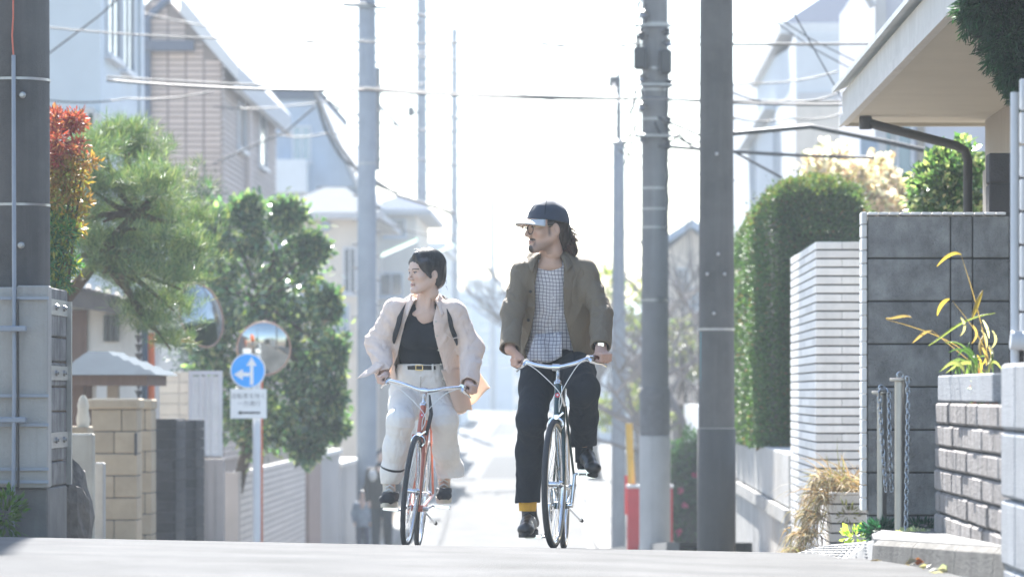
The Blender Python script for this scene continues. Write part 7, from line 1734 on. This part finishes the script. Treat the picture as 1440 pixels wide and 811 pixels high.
# shoes
hl = Vector((pL.x+.012, pL.y+.13, pL.z+.024)); tl = Vector((pL.x-.022, pL.y-.115, pL.z+.004)); shoe('sneaker', hl, tl, ankL+Vector((0,.005,-.028)), wr_, M['canvas'], M['gum'], .046, laces=M['cablew'], sole_h=.026)
hl = Vector((pR.x-.005, pR.y+.14, pR.z+.060)); tl = Vector((pR.x+.008, pR.y-.105, pR.z+.012)); shoe('sneaker', hl, tl, ankR+Vector((0,.01,-.02)), wr_, M['canvas'], M['gum'], .046, laces=M['cablew'], sole_h=.026)
for a in (ankL, ankR): MB().lathe([(.038,-.09),(.036,-.03),(.039,.05)], a, n=16, cap=False).build('sock', mat('cream_sock', (.6,.55,.47), .9, .08), wr_, smooth=True)
pb_ = knL.lerp(ankL, .68); MB().lathe([(.070,-.008),(.073,0),(.070,.008)], pb_+Vector((0,0,-.0)), (ankL-knL), n=24, cap=False).build('trouser_clip', M['belt'], wr_, smooth='auto')
# black top
lo, hi = bounds(neck, waist, hipc, m=.2); f = Fld(lo, hi, .005); s3 = F/22.8
def stw(py, pc, wx, y, dy): return (ZW(py, 22.8), XW(pc, 22.8), y, wx/s3, dy)
f.loft([stw(522, 592, 31, 22.89, .122), stw(512, 592, 31, 22.885, .122), stw(490, 593, 33, 22.85, .125), stw(468, 594, 35, 22.81, .125), stw(448, 596, 33, 22.78, .105), stw(436, 597, 28, 22.765, .085), stw(428, 598, 22, 22.76, .07)], .03)
for dx in (-.06, .065): f.ell((XW(594, 22.8)+dx, 22.715, ZW(474, 22.8)), (.065,.05,.065), .04)
f.ell((XW(598, 22.7), 22.66, ZW(424, 22.7)), (.070,.10,.062), .006, 's')
garment('black_top', f, M['blacktop'], wr_, addf(folds(.004, 4, [(waist+Vector((0,-.1,.03)), .12, (.4,0,1), 60), (chest+Vector((0,-.1,-.06)), .1, (.3,0,1), 50)]), wr_noise(.001, 30, 3)))
# overshirt
lo, hi = bounds(shL, shR, elL, elR, wrL, wrR, neck, hipc, m=.18); f = Fld(lo, hi, .0052)
sto = [stw(588, 600, 56, 22.98, .21), stw(550, 598, 54, 22.95, .205), stw(515, 597, 50, 22.90, .190), stw(480, 597, 49, 22.84, .180), stw(455, 597, 49, 22.80, .155), stw(440, 597, 46, 22.785, .125), stw(428, 597.5, 38, 22.775, .095), stw(421, 598, 27, 22.765, .078), stw(413, 598, 21, 22.765, .070)]
f.loft(sto, .03, pw=2.3)
for (a, e_, w_, sd) in ((shL, elL, wrL, -1), (shR, elR, wrR, 1)):
    f.cap(a, a, .062, .062, .05); f.cap(a, e_, .066, .073, .04, fold=(.005, 20, 2.0+sd, (.9*sd, .3, 0))); f.cap(e_, w_.lerp(e_, -.1), .073, .056, .035, fold=(.006, 25, 1+sd, (1.0*sd, .2, .1)))
shell(f, addf(folds(.009, 3, [(chest+Vector((-.17,-.08,-.02)), .11, (.5,0,1), 50), (chest+Vector((.16,-.1,-.02)), .12, (-.5,0,1), 48), (waist+Vector((.16,-.1,.0)), .14, (-1,0,.3), 45), (elL, .10, (.2,.3,1), 55), (elR, .10, (-.2,.3,1), 55), (shL+Vector((-.03,0,-.08)), .09, (.6,0,.8), 55), (shR+Vector((.03,0,-.08)), .09, (-.6,0,.8), 55), (wrL.lerp(elL,.3), .07, (.1,.2,1), 70), (wrR.lerp(elR,.3), .07, (-.1,.2,1), 70)]), wr_noise(.0022, 20, 18)))
cuffcut(f, wrL, elL); cuffcut(f, wrR, elR)
q2 = lambda pts: [(XW(x, 22.66), ZW(y, 22.66)) for x, y in pts]
polymask(f, q2([(580, 408), (578, 432), (570, 452), (563, 478), (558, 500), (548, 520), (538, 540), (530, 600), (642, 600), (634, 565), (627, 535), (620, 505), (612, 475), (609, 452), (613, 432), (617, 408)]), 22.80)
X_, Y_, Z_ = f.ax[0][:,None,None], f.ax[1][None,:,None], f.ax[2][None,None,:]
hemz = np.where(X_ < XW(596, 22.8), ZW(533, 22.8), ZW(572, 22.8))-.15*np.clip(Y_-22.8, 0, .3)
core = np.abs(X_-XW(598, 22.8)) < .262
f.F = np.where(core, np.maximum(f.F, (hemz-Z_).astype(np.float32)), f.F)
f.cap((neck.x, 22.76, neck.z-.03), (neck.x, 22.76, neck.z+.3), .078, .078, .004, 's')
garment('overshirt', f, M['shirtb'], wr_)
collar(wr_, M['shirtb'], XW(598, 22.76), 22.775, ZW(414, 22.76), .072, .076, .045, R(38), .56, 2.0)
def flap(name, quad_, ny, amp, sd):
    a, b_, c, d = [Vector(q) for q in quad_]; m_ = MB()
    def fn(u, v):
        p = a.lerp(b_, u).lerp(d.lerp(c, u), v); p.y += amp*math.sin(u*6+sd)*(.3+v)+amp*.6*math.sin(v*5+u*3); p.z += amp*.4*math.sin(u*8+sd)*v; return p
    m_.grid(fn, 18, 14); o = m_.build(name, M['shirtflap'] if name != 'loose_cuff' else M['shirtb'], wr_, smooth=True); s_ = o.modifiers.new('thickness', 'SOLIDIFY'); s_.thickness = .002; return o
flap('shirt_hem', (P(628,515,22.80), P(664,508,22.95), P(689,546,23.02), P(652,578,22.86)), 1, .018, 1)
flap('shirt_hem', (P(620,520,22.72), P(650,515,22.82), P(664,576,22.88), P(641,581,22.74)), 1, .014, 2)
flap('shirt_hem', (P(556,488,22.80), P(572,500,22.95), P(562,528,22.98), P(536,525,22.84)), 1, .012, 3)
# unbuttoned cuff fluttering below the image-left sleeve
flap('loose_cuff', (wrL+Vector((-.055,-.01,.075)), wrL+Vector((-.01,-.055,.06)), wrL+Vector((-.045,-.06,.012)), P(501,533,22.55)), 1, .006, 1)
# pocket, buttons
MB().tube([P(628,470,22.625), P(636,476,22.64), P(645,474,22.665)], .003, 5).build('pocket_edge', M['shirtb'], wr_)
for k in range(5): MB().lathe([(.006,0),(.006,.002)], P(613+1.2*k+.35*k*k, 452+20*k, 22.64+.012*k), (0,-1,0), 10).build('button', M['gum'], wr_)
# backpack straps
def strap(pts, w_, name='backpack_strap'):
    ps = [Vector(p) for p in pts]; sp = []
    for i in range(len(ps)-1):
        p0, p1, p2, p3 = ps[max(i-1,0)], ps[i], ps[i+1], ps[min(i+2, len(ps)-1)]
        for j in range(6):
            u = j/6; sp.append(.5*((2*p1)+(-p0+p2)*u+(2*p0-5*p1+4*p2-p3)*u*u+(-p0+3*p1-3*p2+p3)*u**3))
    sp.append(ps[-1]); return sp
bp_ = thing('backpack', 'black backpack on the back of the person in the beige overshirt', 'backpack', tuple(chest+Vector((0,.2,-.1))))
for sd, pts in ((-1, [P(577,424,22.92), P(573,418,22.82), P(569,423,22.735), P(564,438,22.675), P(560,457,22.655), P(553,478,22.72), P(550,484,22.85)]), (1, [P(622,424,22.92), P(626,418,22.82), P(630,424,22.735), P(632,440,22.675), P(635,460,22.655), P(643,480,22.72), P(646,486,22.85)])):
    sp = strap(pts, .03); MB().tube(sp, .021, 10, ref=(0,-1,0), flat=.28).build('shoulder_strap', M['strap'], bp_, smooth=True)
f = Fld(chest+Vector((-.2,.10,-.35)), chest+Vector((.2,.42,.2)), .01); f.cap(chest+Vector((0,.25,-.2)), chest+Vector((0,.24,.06)), .12, .11, .03, sq=((0,1,0),.6)); v, q = f.mesh(); link('bag', npmesh('bag', v, q), M['strap'], bp_)
# hair
f = Fld((-.13,-.14,-.15), (.13,.16,.16), .004)
f.ell((0,.022,.047), (.096,.114,.101), .02).ell((0,.062,-.022), (.082,.068,.082), .03)
for s_ in (-1, 1): f.cap((s_*.072,-.045,.060), (s_*.083,-.014,-.024), .024, .009, .02)
f.ell((0,-.118,-.028), (.070,.088,.098), .008, 's'); f.ell((0,-.02,-.10), (.072,.088,.075), .015, 's')
for s_ in (-1, 1): f.ell((s_*.092,.012,-.020), (.022,.020,.030), .006, 's')
f.cap((.02,-.070,.112), (-.052,-.070,.068), .013, .009, .02).cap((.02,-.070,.112), (.062,-.058,.060), .014, .012, .02)
hw = lambda X, Y, Z: .0009*np.sin(150*X+70*Z*np.sign(X)+30*Y)+.0009*np.sin(230*Y+60*X-60*Z)+.0007*np.sin(330*X-120*Y)
v, q = f.mesh(hw); A = np.array(WH); v = v @ A[:3,:3].T+A[:3,3]; ho = link('hair', npmesh('hair', v, q), M['hair'], wr_)
r_ = random.Random(9); sp_ = []
for k in range(900):
    a = r_.uniform(0, 6.28); e0 = r_.uniform(.95, 1.45); e1 = e0-r_.uniform(.5, 1.2); pth = []; da = r_.uniform(-.35,.35); k_ = r_.uniform(1.0, 1.03)
    for j in range(7):
        t_ = j/6; e = e0+(e1-e0)*t_; aa = a+da*t_; lift = k_+.02*t_*t_*r_.uniform(0,1)
        pth.append(Vector((math.cos(aa)*math.cos(e)*.096*lift, .022+math.sin(aa)*math.cos(e)*.114*lift, .047+math.sin(e)*.101*lift)))
    if min(p.y for p in pth) < -.05 and min(p.z for p in pth) < .07: continue
    sp_.append([WH @ p for p in pth])
for k in range(40):     # nape and crown wisps
    a0 = Vector((r_.uniform(-.06,.06), .09+r_.uniform(0,.03), r_.uniform(-.09,.03))) if k < 22 else Vector((r_.uniform(-.05,.05), r_.uniform(-.04,.05), .142)); dr = Vector((r_.uniform(-.4,.4), r_.uniform(.2,.8), r_.uniform(-.8,.1))) if k < 22 else Vector((r_.uniform(-1,1), r_.uniform(-.6,.6), r_.uniform(.3,.8)))
    sp_.append([WH @ (a0+dr*.006*j+Vector((0,0,-.0006*j*j))) for j in range(5)])
strands('hair_strands', sp_, .0017, M['hair'], ho)
# ------------------------------------------------------------------ pedestrians down the slope
def walker(label, px, Y, hgt, cols_, seed, bag=False, face=1, dx=0):
    X = XW(px, Y); z0 = gzf(X, Y); k = hgt/1.75; t_ = thing('person', label, 'person', (X, Y, z0)); b0 = Vector((X, Y, z0))
    q = lambda x, y, z: b0+Vector((x*k, y*k, z*k))
    f = Fld(b0+Vector((-.45,-.45,-.03))*k, b0+Vector((.45,.45,1.85))*k, .014*k); f.ell(q(0,0,1.63), (.075*k,.092*k,.115*k), .02).cap(q(0,.01,1.45), q(0,0,1.58), .055*k, .05*k, .02).cap(q(0,.02,.95), q(0,.02,1.38), .11*k, .13*k, .05)
    for s_ in (-1, 1):
        f.chain([q(s_*.18,.02,1.40), q(s_*.23,.03,1.12), q(s_*.21,-.06,.90)], [.05*k,.045*k,.03*k], .03).ell(q(s_*.205,-.08,.84), (.03*k,.035*k,.06*k), .02)
        f.chain([q(s_*.09,.02,.92), q(s_*.10,-.03*s_,.5), q(s_*.10,.10*s_,.09)], [.085*k,.06*k,.042*k], .03).cap(q(s_*.10,.10*s_+.03,.045), q(s_*.11,.10*s_-.15,.035), .042*k, .035*k, .02)
    v, qq = f.mesh(); link('body', npmesh('body', v, qq, True, np.ones((len(v),3))*np.array(wskin)), M['skin'], t_)
    f = Fld(b0+Vector((-.5,-.45,.6))*k, b0+Vector((.5,.45,1.6))*k, .014*k); f.loft([(z0+.78*k, X, Y+.02, .21*k, .15*k), (z0+1.1*k, X, Y+.02, .21*k, .15*k), (z0+1.36*k, X, Y+.02, .225*k, .13*k), (z0+1.46*k, X, Y+.02, .12*k, .08*k), (z0+1.52*k, X, Y+.02, .075*k, .07*k)], .03)
    for s_ in (-1, 1): f.chain([q(s_*.19,.02,1.38), q(s_*.25,.03,1.12), q(s_*.225,-.05,.92)], [.075*k,.065*k,.05*k], .03)
    garment('jacket', f, mat('walker_jacket%d' % seed, cols_[0], .8, .35, 9), t_, wr_noise(.006*k, 22, seed))
    f = Fld(b0+Vector((-.3,-.4,.02))*k, b0+Vector((.3,.4,1.0))*k, .014*k)
    for s_ in (-1, 1): f.chain([q(s_*.085,.02,.90), q(s_*.10,-.03*s_,.5), q(s_*.10,.10*s_,.12)], [.105*k,.08*k,.062*k], .03)
    garment('trousers', f, mat('walker_trousers%d' % seed, cols_[1], .85, .1, 9), t_)
    f = Fld(b0+Vector((-.2,-.2,1.4))*k, b0+Vector((.2,.2,1.85))*k, .01*k); f.ell(q(0,.02,1.66), (.088*k,.10*k,.11*k), .02); f.ell(q(0,-.10,1.58), (.07*k,.08*k,.10*k), .01, 's'); garment('hair', f, M['hair'], t_, wr_noise(.003, 50, 1))
    if bag: garment('scarf', Fld(b0+Vector((-.2,-.2,1.3))*k, b0+Vector((.2,.2,1.65))*k, .012).ell(q(0,0,1.49), (.10*k,.10*k,.06*k), .02), mat('dark_scarf', (.03,.035,.04), .9, .1), t_)
    return t_
walker('adult walker in a brown and black jacket with dark trousers on the slope', 537, 63, 1.74, ((.035,.03,.025), (.018,.022,.03)), 1, True)
walker('small child in a grey blue top walking beside the adult', 510, 64, 1.08, ((.24,.28,.33), (.06,.07,.11)), 2)
bg_ = thing('shopping_bag', 'white cloth bag on the shoulder of the adult walker', 'bag', P(524, 672, 62.8)); f = Fld(P(524,672,62.8)-Vector((.3,.3,.35)), P(524,672,62.8)+Vector((.3,.3,.3)), .015); f.ell(P(524,668,62.8), (.07,.06,.10), .03); v, q = f.mesh(wr_noise(.006, 18, 2)); link('cloth', npmesh('cloth', v, q), M['plaster'], bg_)
